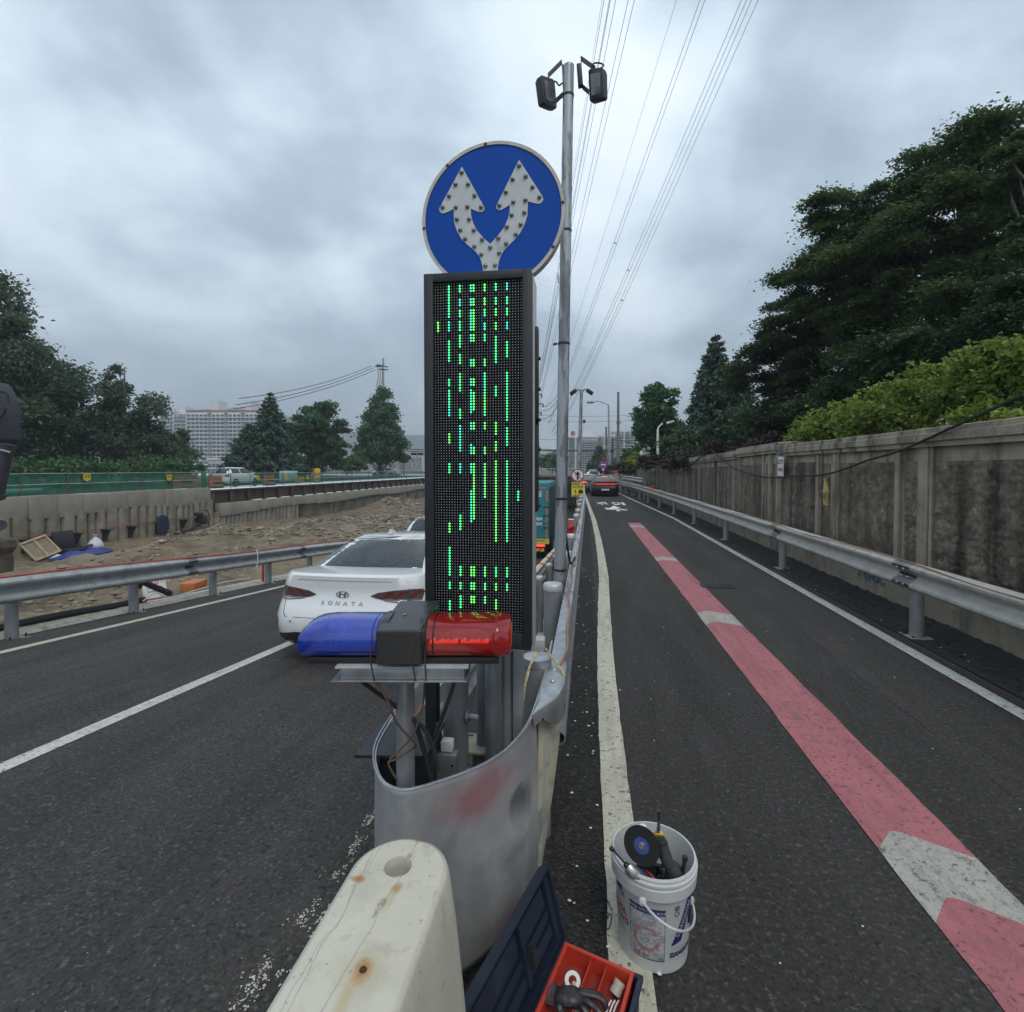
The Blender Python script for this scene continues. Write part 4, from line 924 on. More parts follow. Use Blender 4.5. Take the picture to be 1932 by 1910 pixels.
mk('back_upright', G().box((-.745, 2.02, 1.0), (.06, .02, .4)), BLKM, t); mk('back_upright', G().box((-.63, 2.02, 1.0), (.04, .02, .4)), BLKM, t)
t = thing('control_box', 'small grey control box with screws beside the battery box', 'box', (-.575, 2.05, .2))
mk('case', G().box((-.565, 2.03, .60), (.09, .05, .26), bev=.004), GALV, t)
for a in (-.03, .03):
    for b in (.09, -.03): mk('screw', G().lathe([(.0004, .004), (.005, .003), (.006, 0)], (-.565 + a, 2.004, .60 + b), 8, M=Rx), CHR, t)
mk('terminal_block', G().box((-.565, 2.04, .755), (.05, .04, .045), bev=.006), PLATE, t)
for a, b, c, m, lab in [((-.60, 1.98, .82), (-.55, 2.1, 1.0), (-.57, 2.2, 1.15), RUB, 'black cable rising from the control box'), ((-.60, 1.75, .98), (-.575, 1.78, .85), (-.545, 1.81, .66), RUB, 'black cable from the light bar into the nose')]:
    ropeon('power_cable', lab, smoothpath([a, b, c], 8), .009, m, 'cable')
# light bar stand
t = thing('light_bar_stand', 'steel tube stand with stacked plates holding the light bar', 'stand', (-.635, 1.74, 0))
mk('tube', G().cyl((-.635, 1.735, .08), (-.635, 1.735, 1.2), .033, n=28), GALV, t)
yb = R(8); Mb = Matrix.Rotation(yb, 3, 'Z'); BC = Vector((-.612, 1.70, 1.262))
def bp(u, v, w): return BC + Mb @ Vector((u, v, w))
mk('top_plate', G().box(bp(.0, .0, -.018), (.44, .2, .008), rot=Mb, bev=.002), CAB, t); mk('channel_plate', G().box(bp(.0, .0, -.045), (.41, .17, .035), rot=Mb, bev=.003), GALV, t); mk('lower_plate', G().box(bp(-.01, .0, -.066), (.45, .19, .006), rot=Mb, bev=.002), GALV, t)
mk('weld', G().lathe([(.033, .03), (.045, .0), (.03, -.02)], (-.635, 1.735, 1.17), 16), GALV, t)
ropeon('wire_bundle', 'rusty wire twisted round the light bar stand', smoothpath([bp(-.1, -.08, -.05), bp(-.05, -.09, -.13), bp(-.02, -.07, -.22), bp(.03, -.04, -.3), bp(.02, -.02, -.33), bp(-.03, -.05, -.35), bp(-.055, -.06, -.36), bp(-.03, -.04, -.43)], 6), .004, RUST, 'wire')
ropeon('wire_bundle', 'second rusty wire hanging from the light bar plates', smoothpath([bp(.07, -.06, -.06), bp(.06, -.04, -.16), bp(.03, -.05, -.26), bp(-.01, -.05, -.31), bp(-.05, -.06, -.345)], 6), .004, RUST, 'wire')
ropeon('power_cable', 'black cable running out to the left under the light bar', smoothpath([bp(-.2, .0, -.07), bp(-.14, .0, -.12), bp(-.05, .02, -.2), bp(.06, .03, -.3), bp(.1, .05, -.45)], 6), .007, RUB, 'cable')

# ================================================================ LIGHT BAR
t = thing('warning_light_bar', 'blue and red emergency light bar with black centre box', 'light bar', BC)
def lens_mat(name, col, tr):
    m = bpy.data.materials.new(name); m.use_nodes = True; tn = m.node_tree; tn.nodes.clear(); l = tn.links.new
    b = N(tn, 'ShaderNodeBsdfPrincipled'); o = N(tn, 'ShaderNodeOutputMaterial')
    c = N(tn, 'ShaderNodeTexCoord'); n = N(tn, 'ShaderNodeTexNoise', i_Scale=9.0, i_Detail=5.0); l(c.outputs['Object'], n.inputs[0])
    r = ramp(tn, [(.35, tuple(q * .75 for q in col)), (.7, tuple(min(1, q * 1.25) for q in col))]); l(n.outputs[0], r.inputs[0]); l(r.outputs[0], b.inputs['Base Color'])
    b.inputs['Roughness'].default_value = .16; b.inputs['Specular IOR Level'].default_value = .6; b.inputs['Coat Weight'].default_value = .8; b.inputs['Alpha'].default_value = tr
    l(b.outputs[0], o.inputs[0]); return m
LB = lens_mat('lens_blue', (.010, .045, .46), .72); LR = lens_mat('lens_red', (.34, .008, .008), .70)
def lensring(u, sx=1.0, n=24, tp=1.0):
    """cross-section of the dome in (v, w): flat back and bottom, curved front and top"""
    P = []
    for i in range(n):
        a = 2 * math.pi * i / n; cv, cw = math.cos(a), math.sin(a)
        e = 2 / 3.6; v = .098 * sx * math.copysign(abs(cv) ** e, cv); w = .062 * sx * math.copysign(abs(cw) ** e, cw) * (tp if cw > 0 else 1)
        P.append((v * (1 - .22 * max(0, cw)) , w))
    return [bp(u, v, .068 + w * (1.0 if w < 0 else 1.0)) for v, w in P]
g = G().rings([lensring(-.348, .90, tp=.35), lensring(-.340, .97, tp=.55), lensring(-.325, 1, tp=.78), lensring(-.30, 1, tp=.92), lensring(-.26, 1), lensring(-.2, 1), lensring(-.06, 1)], True, True); mk('blue_lens', g, LB, t)
g = G().rings([lensring(.06, 1.0), lensring(.2, 1.0), lensring(.30, 1.0), lensring(.305, 1.05), lensring(.318, 1.05), lensring(.325, 1.0), lensring(.352, .95), lensring(.360, .84)], True, True); mk('red_lens', g, LR, t)
g = G().lathe([(.0005, .0), (.03, .0), (.035, -.004), (.03, -.008)], bp(.363, -.02, .07), 24, M=Mb @ Matrix.Rotation(R(90), 3, 'Y') @ Matrix.Diagonal((1.3, 1.0, 1))); mk('end_reflector', g, mat('orange_reflector', (.75, .10, .04), .3, 0, .1, 20), t)
for u in (-.10, -.085): g = G().rings([lensring(u, 1.008), lensring(u + .004, 1.008)], False, False); mk('lens_rib', g, mat('rib_navy', (.004, .01, .08), .3), t)
for u in (.075, .10): g = G().rings([lensring(u, 1.012), lensring(u + .006, 1.012)], False, False); mk('lens_rib', g, mat('rib_dark', (.03, .004, .004), .3), t)
# modules inside
for i in range(22): mk('led_module', G().box(bp(.09 + .0095 * i, -.045, .045 + .004 * math.sin(i * 2.3)), (.0065, .02, .022 + .006 * math.sin(i * 1.7)), rot=Mb), REDG, t)
mk('reflector_tray', G().box(bp(.18, .0, .04), (.24, .12, .02), rot=Mb), mat('tray_red', (.5, .05, .04), .4), t)
for i in range(9): mk('led_module', G().box(bp(-.27 + .022 * i, -.05, .05), (.014, .02, .03), rot=Mb), mat('blue_module', (.25, .4, .8), .4), t)
mk('reflector_tray', G().box(bp(-.19, .0, .035), (.24, .13, .02), rot=Mb), mat('tray_grey', (.35, .38, .42), .4), t); mk('inner_bulkhead', G().box(bp(-.30, .0, .055), (.006, .13, .07), rot=Mb), MC['tray_grey'], t)
g = G(); 
g.rings([[bp(-.075, -.135, .005), bp(.072, -.135, .005), bp(.072, -.135, .118), bp(-.075, -.135, .118)], [bp(-.072, .13, .005), bp(.085, .13, .005), bp(.085, .15, .142), bp(-.060, .15, .142)]], True, True)
CBX = mat('light_box_black', (.036, .036, .038), .30, .1, .2, 14, .06, 120, col2=(.06, .058, .055), c2s=8, c2=(.56, .72))
o = mk('centre_box', g, CBX, t, smooth=None); b_ = o.modifiers.new('bev', 'BEVEL'); b_.width = .006; b_.segments = 3
g = G().rings([lensring(.055, 1.09), lensring(.075, 1.09), lensring(.078, 1.03)], True, True); mk('box_collar', g, CBX, t)
g = G().rings([lensring(-.078, 1.03), lensring(-.072, 1.07), lensring(-.05, 1.07)], True, True); mk('box_collar', g, CBX, t)
mk('screw', G().lathe([(.0004, .004), (.005, .003), (.0065, 0)], bp(-.01, .0, .131), 8), POST, t)
mk('base_rail', G().box(bp(0, 0, -.003), (.64, .15, .022), rot=Mb, bev=.004), BLK, t)
for u in (-.08, .055, .09): mk('tie_wire', G().tube([bp(u - .01, -.10, -.06), bp(u - .012, -.142 if u < .06 else -.108, .03), bp(u - .004, -.142 if u < .06 else -.106, .08)], .0028, 5), RUST, t)

# ================================================================ FOREGROUND BARRIER
BAR = mat('barrier_cream', (.56, .53, .44), .6, 0, .07, 3.5, .12, 40, col2=(.42, .40, .34), c2s=2.2, c2=(.5, .75), streak=((.36, .34, .28), 3, .58, .85))
t = thing('plastic_barrier', 'cream plastic traffic barrier with rust stains and a round hole', 'barrier', (-.5, .6, 0))
def bout(z):
    T = [(0, .17, 1.43), (.04, .175, 1.435), (.30, .175, 1.43), (.42, .175, 1.425), (.52, .167, 1.415), (.70, .150, 1.395), (.835, .132, 1.377), (.851, .126, 1.371), (.857, .115, 1.359)]
    for a, b in zip(T[:-1], T[1:]):
        if a[0] <= z <= b[0]: k = (z - a[0]) / (b[0] - a[0]); return a[1] + (b[1] - a[1]) * k, a[2] + (b[2] - a[2]) * k
    return T[-1][1:]
def barline(z, n=24):
    w, yn = bout(z); P = []; cx = lambda y: -.478 + .05 * (y - 1.2) * .2
    for i in range(n + 1): a = math.pi * i / n; y = yn - w + w * math.sin(a); P.append((cx(y) + w * math.cos(a), y, z))
    return P + [(cx(-1) - w, -1, z), (cx(-1) + w, -1, z)]
zs = [0, .04, .15, .30, .42, .52, .6, .70, .77, .835, .845, .851, .857]
rg = [barline(z) for z in zs]; g = G(); g.rings(rg, True, False, True); body_o = mk('body', g, BAR, t, smooth=55)
hc, hr = (-.484, 1.262), .036
bm = bmesh.new(); vo = [bm.verts.new(p) for p in rg[-1]]; vi = [bm.verts.new((hc[0] + hr * math.cos(a), hc[1] + hr * math.sin(a), .857)) for a in [i * 2 * math.pi / 28 for i in range(28)]]
ed = [bm.edges.new((vo[i], vo[(i + 1) % len(vo)])) for i in range(len(vo))] + [bm.edges.new((vi[i], vi[(i + 1) % 28])) for i in range(28)]
bmesh.ops.triangle_fill(bm, use_beauty=True, edges=ed); bm.verts.index_update(); g = G().add([v.co.copy() for v in bm.verts], [[v.index for v in f.verts] for f in bm.faces]); bm.free()
mk('top_face', g, BAR, t, smooth=None)
g = G().lathe([(hr, 0), (hr * .94, -.004), (hr * .90, -.03), (hr * .88, -.05), (.0005, -.052)], (hc[0], hc[1], .857), 28); mk('hole', g, mat('hole_cream', (.42, .40, .34), .7, 0, .1, 10), t)
rb = onz(685, 1829, .859)
mk('rusty_bolt', G().lathe([(.0004, .004), (.006, .003), (.008, 0)], (rb.x, rb.y, .858), 10), mat('rust_bolt', (.05, .025, .015), .8), t)
r1, r2, r3, r4 = onz(675, 1658, .857), onz(748, 1676, .857), onz(790, 1588, .857), onz(640, 1633, .857)
overlay(BAR, spots([((r1.x, r1.y, .857), .022, (1.1, .7, 3), .95), ((r2.x, r2.y, .857), .022, (.8, 1.1, 3), .8), ((r3.x, r3.y + .01, .85), .035, (1.2, .45, 1), .8), ((rb.x, rb.y, .857), .026, (1, 1.4, 3), 1.0)], .5, 35), (.38, .17, .055), .85)
overlay(BAR, spots([((rb.x - .01, rb.y - .05, .857), .06, (.35, 1.3, 3), .55), ((r2.x - .003, r2.y - .03, .857), .04, (.35, 1.3, 3), .4), ((rb.x, rb.y, .857), .05, (1.2, 1.6, 3), .35)], .4, 12), (.42, .31, .14))
def crack(t_, vec):
    l = t_.links.new; s = N(t_, 'ShaderNodeSeparateXYZ'); l(vec, s.inputs[0]); nz = N(t_, 'ShaderNodeTexNoise', i_Scale=5.0, i_Detail=6.0); l(vec, nz.inputs[0])
    acc = None
    for a, b, w in ((.30, -.02, .0022), (-.12, .012, .0018), (.12, -.055, .0014)):
        m1_ = N(t_, 'ShaderNodeMath', operation='MULTIPLY_ADD', i_1=.06, i_2=b - .58); l(nz.outputs[0], m1_.inputs[0])
        q = N(t_, 'ShaderNodeMath', operation='MULTIPLY_ADD', i_1=a * .25); l(s.outputs[1], q.inputs[0]); l(m1_.outputs[0], q.inputs[2])
        d = N(t_, 'ShaderNodeMath', operation='SUBTRACT'); l(s.outputs[0], d.inputs[0]); l(q.outputs[0], d.inputs[1])
        ab = N(t_, 'ShaderNodeMath', operation='ABSOLUTE'); l(d.outputs[0], ab.inputs[0])
        mr = N(t_, 'ShaderNodeMapRange', i_1=w, i_2=w * .3, i_3=0., i_4=.38); l(ab.outputs[0], mr.inputs[0])
        if acc is None: acc = mr.outputs[0]
        else: mm = N(t_, 'ShaderNodeMath', operation='MAXIMUM'); l(acc, mm.inputs[0]); l(mr.outputs[0], mm.inputs[1]); acc = mm.outputs[0]
    return acc
overlay(BAR, noisemask(8, .56, .66, (1, 1, .3), .5), (.33, .30, .24)); overlay(BAR, noisemask(55, .62, .68, k=.6), (.20, .18, .15)); overlay(BAR, noisemask(24, .64, .68, (1, .3, 1), .6, offs=(5, 2, 0)), (.16, .14, .12))
overlay(BAR, crack, (.12, .11, .10))
# ================================================================ BUCKET WITH TOOLS
KX, KY = .272, 2.065; BR, BH = .152, .385
t = thing('plastic_bucket', 'white plastic bucket with printed label standing on the cream line', 'bucket', (KX, KY, 0))
BKT = mat('bucket_white', (.56, .57, .57), .45, 0, .05, 9, .04, 60, col2=(.36, .36, .35), c2s=7, c2=(.58, .75))
rot = Matrix.Rotation(R(0), 3, 'Z')
prof = [(.0005, .004), (.118, .004), (.126, .0), (.132, .006), (.134, .03), (.149, .300), (.150, .302), (.163, .303), (.164, .318), (.166, .345), (.160, .348), (.160, .356), (.167, .358), (.167, .366), (.160, .368), (.160, .376), (.163, .379), (.160, BH), (.154, BH), (.152, .37), (.130, .02), (.0005, .02)]
mk('shell', G().lathe(prof, (KX, KY, 0), 72), BKT, t, smooth=35)
INK = mat('ink_navy', (.025, .03, .13), .5, 0, .15, 30); INKR = mat('ink_bucket_red', (.38, .05, .035), .5, 0, .2, 30); INKG = mat('ink_grey', (.25, .25, .27), .5, 0, .4, 60)
def bk(ang, z, off=.0012):     # angle measured from the side facing the camera
    r = .134 + (.149 - .134) * (z - .03) / .27 + off; a = R(-90 - 8) + ang
    return (KX + r * math.cos(a), KY + r * math.sin(a), z)
def bdecal(poly, m, name='printed_label', off=.0012, n=10):
    g = G(); (a0, z0), (a1, z1) = poly
    g.grid(n, 3, lambda u, v: bk(a0 + (a1 - a0) * u, z0 + (z1 - z0) * v, off)); return mk(name, g, m, t)
def btext(s, size, a, z, m, tilt=0, bold=.0, aspect=1.0, off=.0016):
    ct, st_ = math.cos(tilt), math.sin(tilt)
    vs, fs = text_geo(s, size, lambda u, v, w: bk(a + (u * ct - v * st_) / .142, z + u * st_ + v * ct, off), bold=bold, aspect=aspect); mk('lettering', G().add(vs, fs), m, t, smooth=None)
LBL = mat('label_print', (.46, .46, .48), .5, 0, .05, 20); overlay(LBL, noisemask(70, .47, .53, (1, 1, 3.), .75), (.2, .2, .24)); overlay(LBL, noisemask(22, .52, .56, k=.5), (.6, .6, .6))
# panel with frame
bdecal(((-.62, .055), (.33, .262)), INK, off=.0008); bdecal(((-.605, .059), (.315, .258)), LBL, off=.0012); bdecal(((-.605, .238), (.315, .258)), INK, off=.0016)
btext('원액형 착색 시멘트 방수제', .0125, -.14, .248, PLATE, off=.002)
g = G(); n = 40
for i in range(n):
    a0 = R(30 + 330 * i / n); a1 = R(30 + 330 * (i + 1) / n)
    if 330 * i / n > 315: continue
    g.add([bk(-.15 + .36 * math.cos(a) * q, .138 + .048 * math.sin(a) * q, .002) for a, q in ((a0, 1), (a1, 1), (a1, .74), (a0, .74))], [(0, 1, 2, 3)])
g.add([bk(-.15 + u, .138 + v, .002) for u, v in ((.02, .0), (.36, .0), (.36, -.012), (.02, -.012))], [(0, 1, 2, 3)]); mk('printed_ring', g, mat('ring_pink', (.42, .2, .2), .5, 0, .3, 40), t, smooth=None)
for k in range(9): btext('— ・ ▪ — ― ▪ ― ・ ―'.replace('▪', '-'), .010, -.15, .222 - .0165 * k, INKG)
btext('주의 경고', .016, -.3, .068, INKR, bold=.0006); btext('18kg', .013, .22, .066, INK)
# emblem and maker's lettering on the right-hand side
def bpoly(pts, m, off=.0016):
    g = G(); tri = mgeo.tessellate_polygon([[Vector((a, z, 0)) for a, z in pts]]); sub = []
    for q in tri:
        A, B, C3 = [pts[i] for i in q]; k = 5
        for i in range(k):
            for j in range(k - i):
                f = lambda i_, j_: (A[0] + (B[0] - A[0]) * i_ / k + (C3[0] - A[0]) * j_ / k, A[1] + (B[1] - A[1]) * i_ / k + (C3[1] - A[1]) * j_ / k)
                sub.append([f(i, j), f(i + 1, j), f(i, j + 1)])
                if j < k - i - 1: sub.append([f(i + 1, j), f(i + 1, j + 1), f(i, j + 1)])
    for q in sub: g.add([bk(a, z, off) for a, z in q], [(0, 1, 2)])
    mk('emblem', g, m, t, smooth=None)
bpoly([(.50, .115), (.82, .125), (1.28, .288), (1.06, .293)], INK); bpoly([(1.06, .293), (1.30, .293), (1.42, .14), (1.12, .168)], INK)
btext('SSANGKOM', .026, .90, .205, BKT, tilt=R(62), off=.0022, aspect=.95)
btext('SSANGKOM', .027, .88, .078, INK, bold=.0012, aspect=.8); btext('주 식 회 사 쌍 곰', .011, .84, .1, INKG); btext('www ssangkom', .009, .86, .058, INKG)
for z in (.262, .24): 
    g = G()
    for i in range(20):
        a0, a1 = R(18 * i), R(18 * i + 18); g.add([bk(.64 + .075 * math.cos(a) * q, z + .0098 * math.sin(a) * q, .0018) for a, q in ((a0, 1), (a1, 1), (a1, .75), (a0, .75))], [(0, 1, 2, 3)])
    mk('printed_mark', g, INK, t, smooth=None)
btext('C', .014, .64, .262, INK, bold=.0008)
btext('쌍', .045, -1.02, .262, INK, bold=.003); bpoly([(-.93, .244), (-.86, .262), (-.78, .242), (-.86, .25)], INK)
btext('BOOL', .034, -1.05, .19, INKR, bold=.001); btext('N TWG', .03, -1.03, .155, INKR, bold=.001); btext('(방수)', .022, -.98, .12, INKG)
# handle
hnd = []
for k in range(25):
    a = math.pi * k / 24; e = Vector((math.cos(a) * .172, -math.sin(a) * .115, -.145 * math.sin(a) ** .8)); hnd.append(Vector((KX, KY, .318)) + Matrix.Rotation(R(12 + 0), 3, 'Z') @ e)
def hd(x, y, d): return dep((1700 + x / 2.868) * .644, (2300 + y / 2.868) * .644, d)
hnd = smoothpath([hd(525, 985, 1.845), hd(600, 1075, 1.80), hd(690, 1155, 1.77), hd(790, 1215, 1.76), hd(880, 1228, 1.80), hd(940, 1190, 1.88), hd(960, 1110, 1.93), hd(950, 1020, 1.965), hd(930, 970, 1.97)], 5)
mk('handle', G().tube(hnd, .0042, 8), BKT, t)
for q in (hnd[0], hnd[-1]): mk('handle_lug', G().lathe([(.0005, .006), (.012, .005), (.014, -.006)], q, 14, M=Rx), BKT, t)
# tools
def bz(x, y, z): 
    p = onz((1700 + x / 2.868) * .644, (2300 + y / 2.868) * .644, z); return p
DG = mat('tool_green', (.02, .05, .05), .5, 0, .1, 20); TG = mat('tool_grey', (.055, .06, .06), .5, 0, .12, 20, .06, 80); ALU = mat('tool_aluminium', (.45, .46, .47), .35, .8, .15, 30); YEL = mat('tool_yellow', (.75, .42, .04), .5, 0, .08, 20)
t = thing('angle_grinder', 'angle grinder with black cutting disc and blue centre label in the bucket', 'grinder', (KX - .04, KY, .2))
dc = bz(515, 510, .47); view = (_C - dc).normalized(); nrm = (view + Vector((-.35, -.25, -.35))).normalized()
Md = Vector((0, 0, 1)).rotation_difference(nrm).to_matrix()
mk('cutting_disc', G().lathe([(.0005, -.001), (.069, -.001), (.069, .001), (.0005, .001)], dc, 64, M=Md), mat('disc_black', (.015, .015, .016), .75, 0, .3, 90), t)
mk('disc_label', G().lathe([(.0, .0012), (.029, .0018), (.029, .001)], dc, 40, M=Md), mat('label_blue', (.03, .10, .36), .4, 0, .2, 60), t)
mk('flange_nut', G().lathe([(.0005, .008), (.011, .008), (.014, .003), (.014, .001)], dc, 20, M=Md), ALU, t)
mk('label_ring', G().lathe([(.017, .0022), (.0185, .0022)], dc, 40, M=Md), mat('label_red', (.35, .06, .06), .5), t)
mk('gear_head', G().tube([dc - nrm * .005, dc - nrm * .03, dc - nrm * .055], [.026, .03, .022], 14), ALU, t)
gb = bz(560, 700, .34); mk('motor_housing', G().tube([dc - nrm * .03, gb.lerp(dc, .5) - nrm * .03, gb, gb + Vector((.02, .05, -.12))], [.024, .03, .03, .028], 14), DG, t)
mk('side_handle', G().tube([bz(520, 352, .49), bz(525, 385, .485)], [.0185, .018], 18), PLATE, t); mk('side_handle_bore', G().lathe([(.0005, .0012), (.007, .0012)], bz(520, 350, .4915), 14), GRYP, t)
t = thing('cordless_grinder', 'grey and black power tool with yellow collar standing in the bucket', 'power tool', (KX + .03, KY, .2))
a, b_, c, d_ = bz(660, 425, .50), bz(690, 500, .46), bz(715, 600, .42), bz(745, 680, .385)
mk('body', G().tube([a, b_, c, d_], [.018, .021, .024, .020], 16), TG, t)
mk('collar', G().tube([bz(655, 405, .505), bz(661, 438, .498)], [.019, .020], 18), YEL, t)
mk('band', G().tube([bz(680, 475, .472), bz(684, 490, .466)], .0225, 18), BLK, t)
mk('head', G().lathe([(.0005, .036), (.012, .034), (.024, .027), (.032, .012), (.034, -.004), (.030, -.02), (.0005, -.024)], bz(785, 735, .35), 24, M=Matrix.Rotation(R(20), 3, 'X')), TG, t)
mk('neck', G().tube([d_, bz(770, 705, .37)], [.02, .027], 14), TG, t)
t = thing('drill', 'small drill with silver gear case and long bit in the bucket', 'drill', (KX - .1, KY, .25))
mk('bit', G().tube([bz(265, 535, .47), bz(385, 672, .40)], .0035, 8), BLKM, t); mk('bit_tip', G().tube([bz(250, 520, .476), bz(262, 535, .472), bz(285, 555, .46)], [.006, .010, .005], 8), BLKM, t)
mk('chuck', G().tube([bz(375, 662, .405), bz(405, 690, .395)], [.009, .013], 12), BLKM, t)
mk('gear_case', G().tube([bz(405, 690, .392), bz(430, 720, .385), bz(480, 760, .365)], [.021, .023, .023], 18), ALU, t)
mk('ring', G().tube([bz(475, 752, .369), bz(495, 768, .362)], .0245, 18), mat('tool_blue', (.04, .06, .2), .5), t)
mk('grip', G().tube([bz(490, 762, .362), bz(560, 820, .33), bz(640, 875, .28)], [.023, .027, .024], 16), TG, t)
t = thing('screwdriver', 'blue-handled screwdriver leaning against the inner rim of the bucket', 'screwdriver', (KX + .1, KY, .25)); mk('handle', G().tube([bz(885, 610, .44), bz(865, 700, .38), bz(850, 790, .3)], [.006, .008, .007], 10), mat('handle_navy', (.03, .045, .09), .4), t); mk('tip', G().tube([bz(880, 600, .452), bz(878, 635, .437)], .010, 10), BLK, t)
t = thing('sealant_tube', 'slim blue translucent tube with dark tip standing up from the bucket', 'tube', (KX, KY, .3)); mk('barrel', G().tube([bz(655, 412, .50), bz(660, 300, .60)], [.008, .0055], 12), mat('tube_blue', (.10, .16, .24), .2, 0, .1, 10, alpha=.8), t); mk('tip', G().tube([bz(660, 300, .60), bz(657, 212, .685)], [.0045, .0055], 10), BLKM, t)
t = thing('cable_coil', 'tangled black and red cable lying in the bucket', 'cable', (KX, KY, .2)); rr = random.Random(4); P = []
for k in range(90):
    a = k * .42; rad = .06 + .045 * math.sin(k * .37); P.append((KX + .02 + rad * math.cos(a), KY + .8 * rad * math.sin(a), .22 + .10 * k / 90 + .02 * math.sin(k * 1.1)))
mk('black_cable', G().tube(smoothpath(P, 3), .006, 6), RUB, t); mk('red_cable', G().tube(smoothpath([bz(530, 710, .36), bz(590, 750, .37), bz(640, 820, .36), bz(665, 885, .33)], 6), .0035, 6), REDC, t)
mk('loop', G().tube(smoothpath([bz(500, 690, .37), bz(560, 665, .39), bz(640, 670, .40), bz(700, 690, .38)], 6), .006, 6), RUB, t)
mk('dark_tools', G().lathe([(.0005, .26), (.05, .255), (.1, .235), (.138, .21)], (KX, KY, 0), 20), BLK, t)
p = onz((1200 + 1568 / 2.576) * .644, (2400 + 1028 / 2.576) * .644, 0); g = G(); poly_stone(g, (p.x, p.y, .006), .007, random.Random(1)); o = mk('pebble', g, BLK); setp(o, 'single black pebble on the cream line beside the bucket', 'pebble')
for i, (pts, lab) in enumerate([([(470, 500), (480, 560), (490, 610), (530, 690)], 'thin bent black wire lying on the cream line behind the bucket'), ([(475, 740), (520, 720), (515, 800), (490, 830), (470, 780), (500, 740)], 'small looped black wire beside the toolbox lid')]):
    P = [onz((1200 + (x + 1000) / 2.576) * .644, (2400 + y / 2.576) * .644, .012) for x, y in pts]; ropeon('wire_scrap', lab, smoothpath(P, 5), .002, RUB, 'wire')

# ================================================================ TOOLBOX
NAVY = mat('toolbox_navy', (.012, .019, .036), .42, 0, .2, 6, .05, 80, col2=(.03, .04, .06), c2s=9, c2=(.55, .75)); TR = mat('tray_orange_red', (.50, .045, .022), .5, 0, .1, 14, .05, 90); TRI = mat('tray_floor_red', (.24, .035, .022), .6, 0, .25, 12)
t = thing('toolbox', 'open navy plastic toolbox with red compartment tray', 'toolbox', (0, 1.6, 0))
HA = onz(1060, 1772, .215); HB = HA + (onz(999, 1910, .215) - HA) * 2.15        # hinge line
TC = onz(1205, 1848, .20); ax = (HB - HA).normalized(); lat = Vector((-ax.y, ax.x, 0));
if lat.x < 0: lat = -lat
Lb = (HB - HA).length; Wb = (TC - HA).dot(lat)
def tb(u, v, w): return HA + ax * u + lat * v + Vector((0, 0, w - .215))
def boxshell(g, u0, u1, v0, v1, z0, z1, th):
    for (a, b, c, d) in ((u0, u1, v0, v0 + th), (u0, u1, v1 - th, v1), (u0, u0 + th, v0 + th, v1 - th), (u1 - th, u1, v0 + th, v1 - th)):
        P = [tb(x, y, z) for z in (z0, z1) for x, y in ((a, c), (b, c), (b, d), (a, d))]; g.add(P, [(0, 1, 2, 3), (4, 5, 6, 7), (0, 1, 5, 4), (1, 2, 6, 5), (2, 3, 7, 6), (3, 0, 4, 7)])
g = G(); boxshell(g, 0, Lb, .006, Wb, 0, .195, .006); g.add([tb(0, .006, .003), tb(Lb, .006, .003), tb(Lb, Wb, .003), tb(0, Wb, .003)], [(0, 1, 2, 3)]); mk('case', g, NAVY, t, smooth=None)
g = G(); boxshell(g, -.008, Lb + .008, -.0, Wb + .012, .185, .203, .014); mk('case_rim', g, NAVY, t, smooth=None)
for u in (.09, .16, .23, .30): g = G(); P = [tb(u + a, Wb + b, z) for z in (.06, .185) for a, b in ((0, 0), (.03, 0), (.03, .014), (0, .014))]; g.add(P, [(0, 1, 2, 3), (4, 5, 6, 7), (0, 1, 5, 4), (1, 2, 6, 5), (2, 3, 7, 6), (3, 0, 4, 7)]); mk('outer_rib', g, NAVY, t, smooth=None)
u0, u1, v0, v1 = .012, Lb - .012, .022, Wb - .022
g = G(); boxshell(g, u0, u1, v0, v1, .150, .214, .005); boxshell(g, u0 - .007, u1 + .007, v0 - .007, v1 + .007, .208, .216, .010); mk('tray_wall', g, TR, t, smooth=None)
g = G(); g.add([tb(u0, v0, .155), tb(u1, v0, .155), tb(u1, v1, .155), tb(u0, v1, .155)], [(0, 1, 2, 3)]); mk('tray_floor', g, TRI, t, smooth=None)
vm = v0 + (v1 - v0)
for vv in (.40, .63):
    v = v0 + (v1 - v0) * vv; g = G(); P = [tb(a, b, z) for z in (.155, .205) for a, b in ((u0, v - .0015), (u1, v - .0015), (u1, v + .0015), (u0, v + .0015))]; g.add(P, [(0, 1, 2, 3), (4, 5, 6, 7), (0, 1, 5, 4), (1, 2, 6, 5), (2, 3, 7, 6), (3, 0, 4, 7)]); mk('divider', g, TR, t, smooth=None)
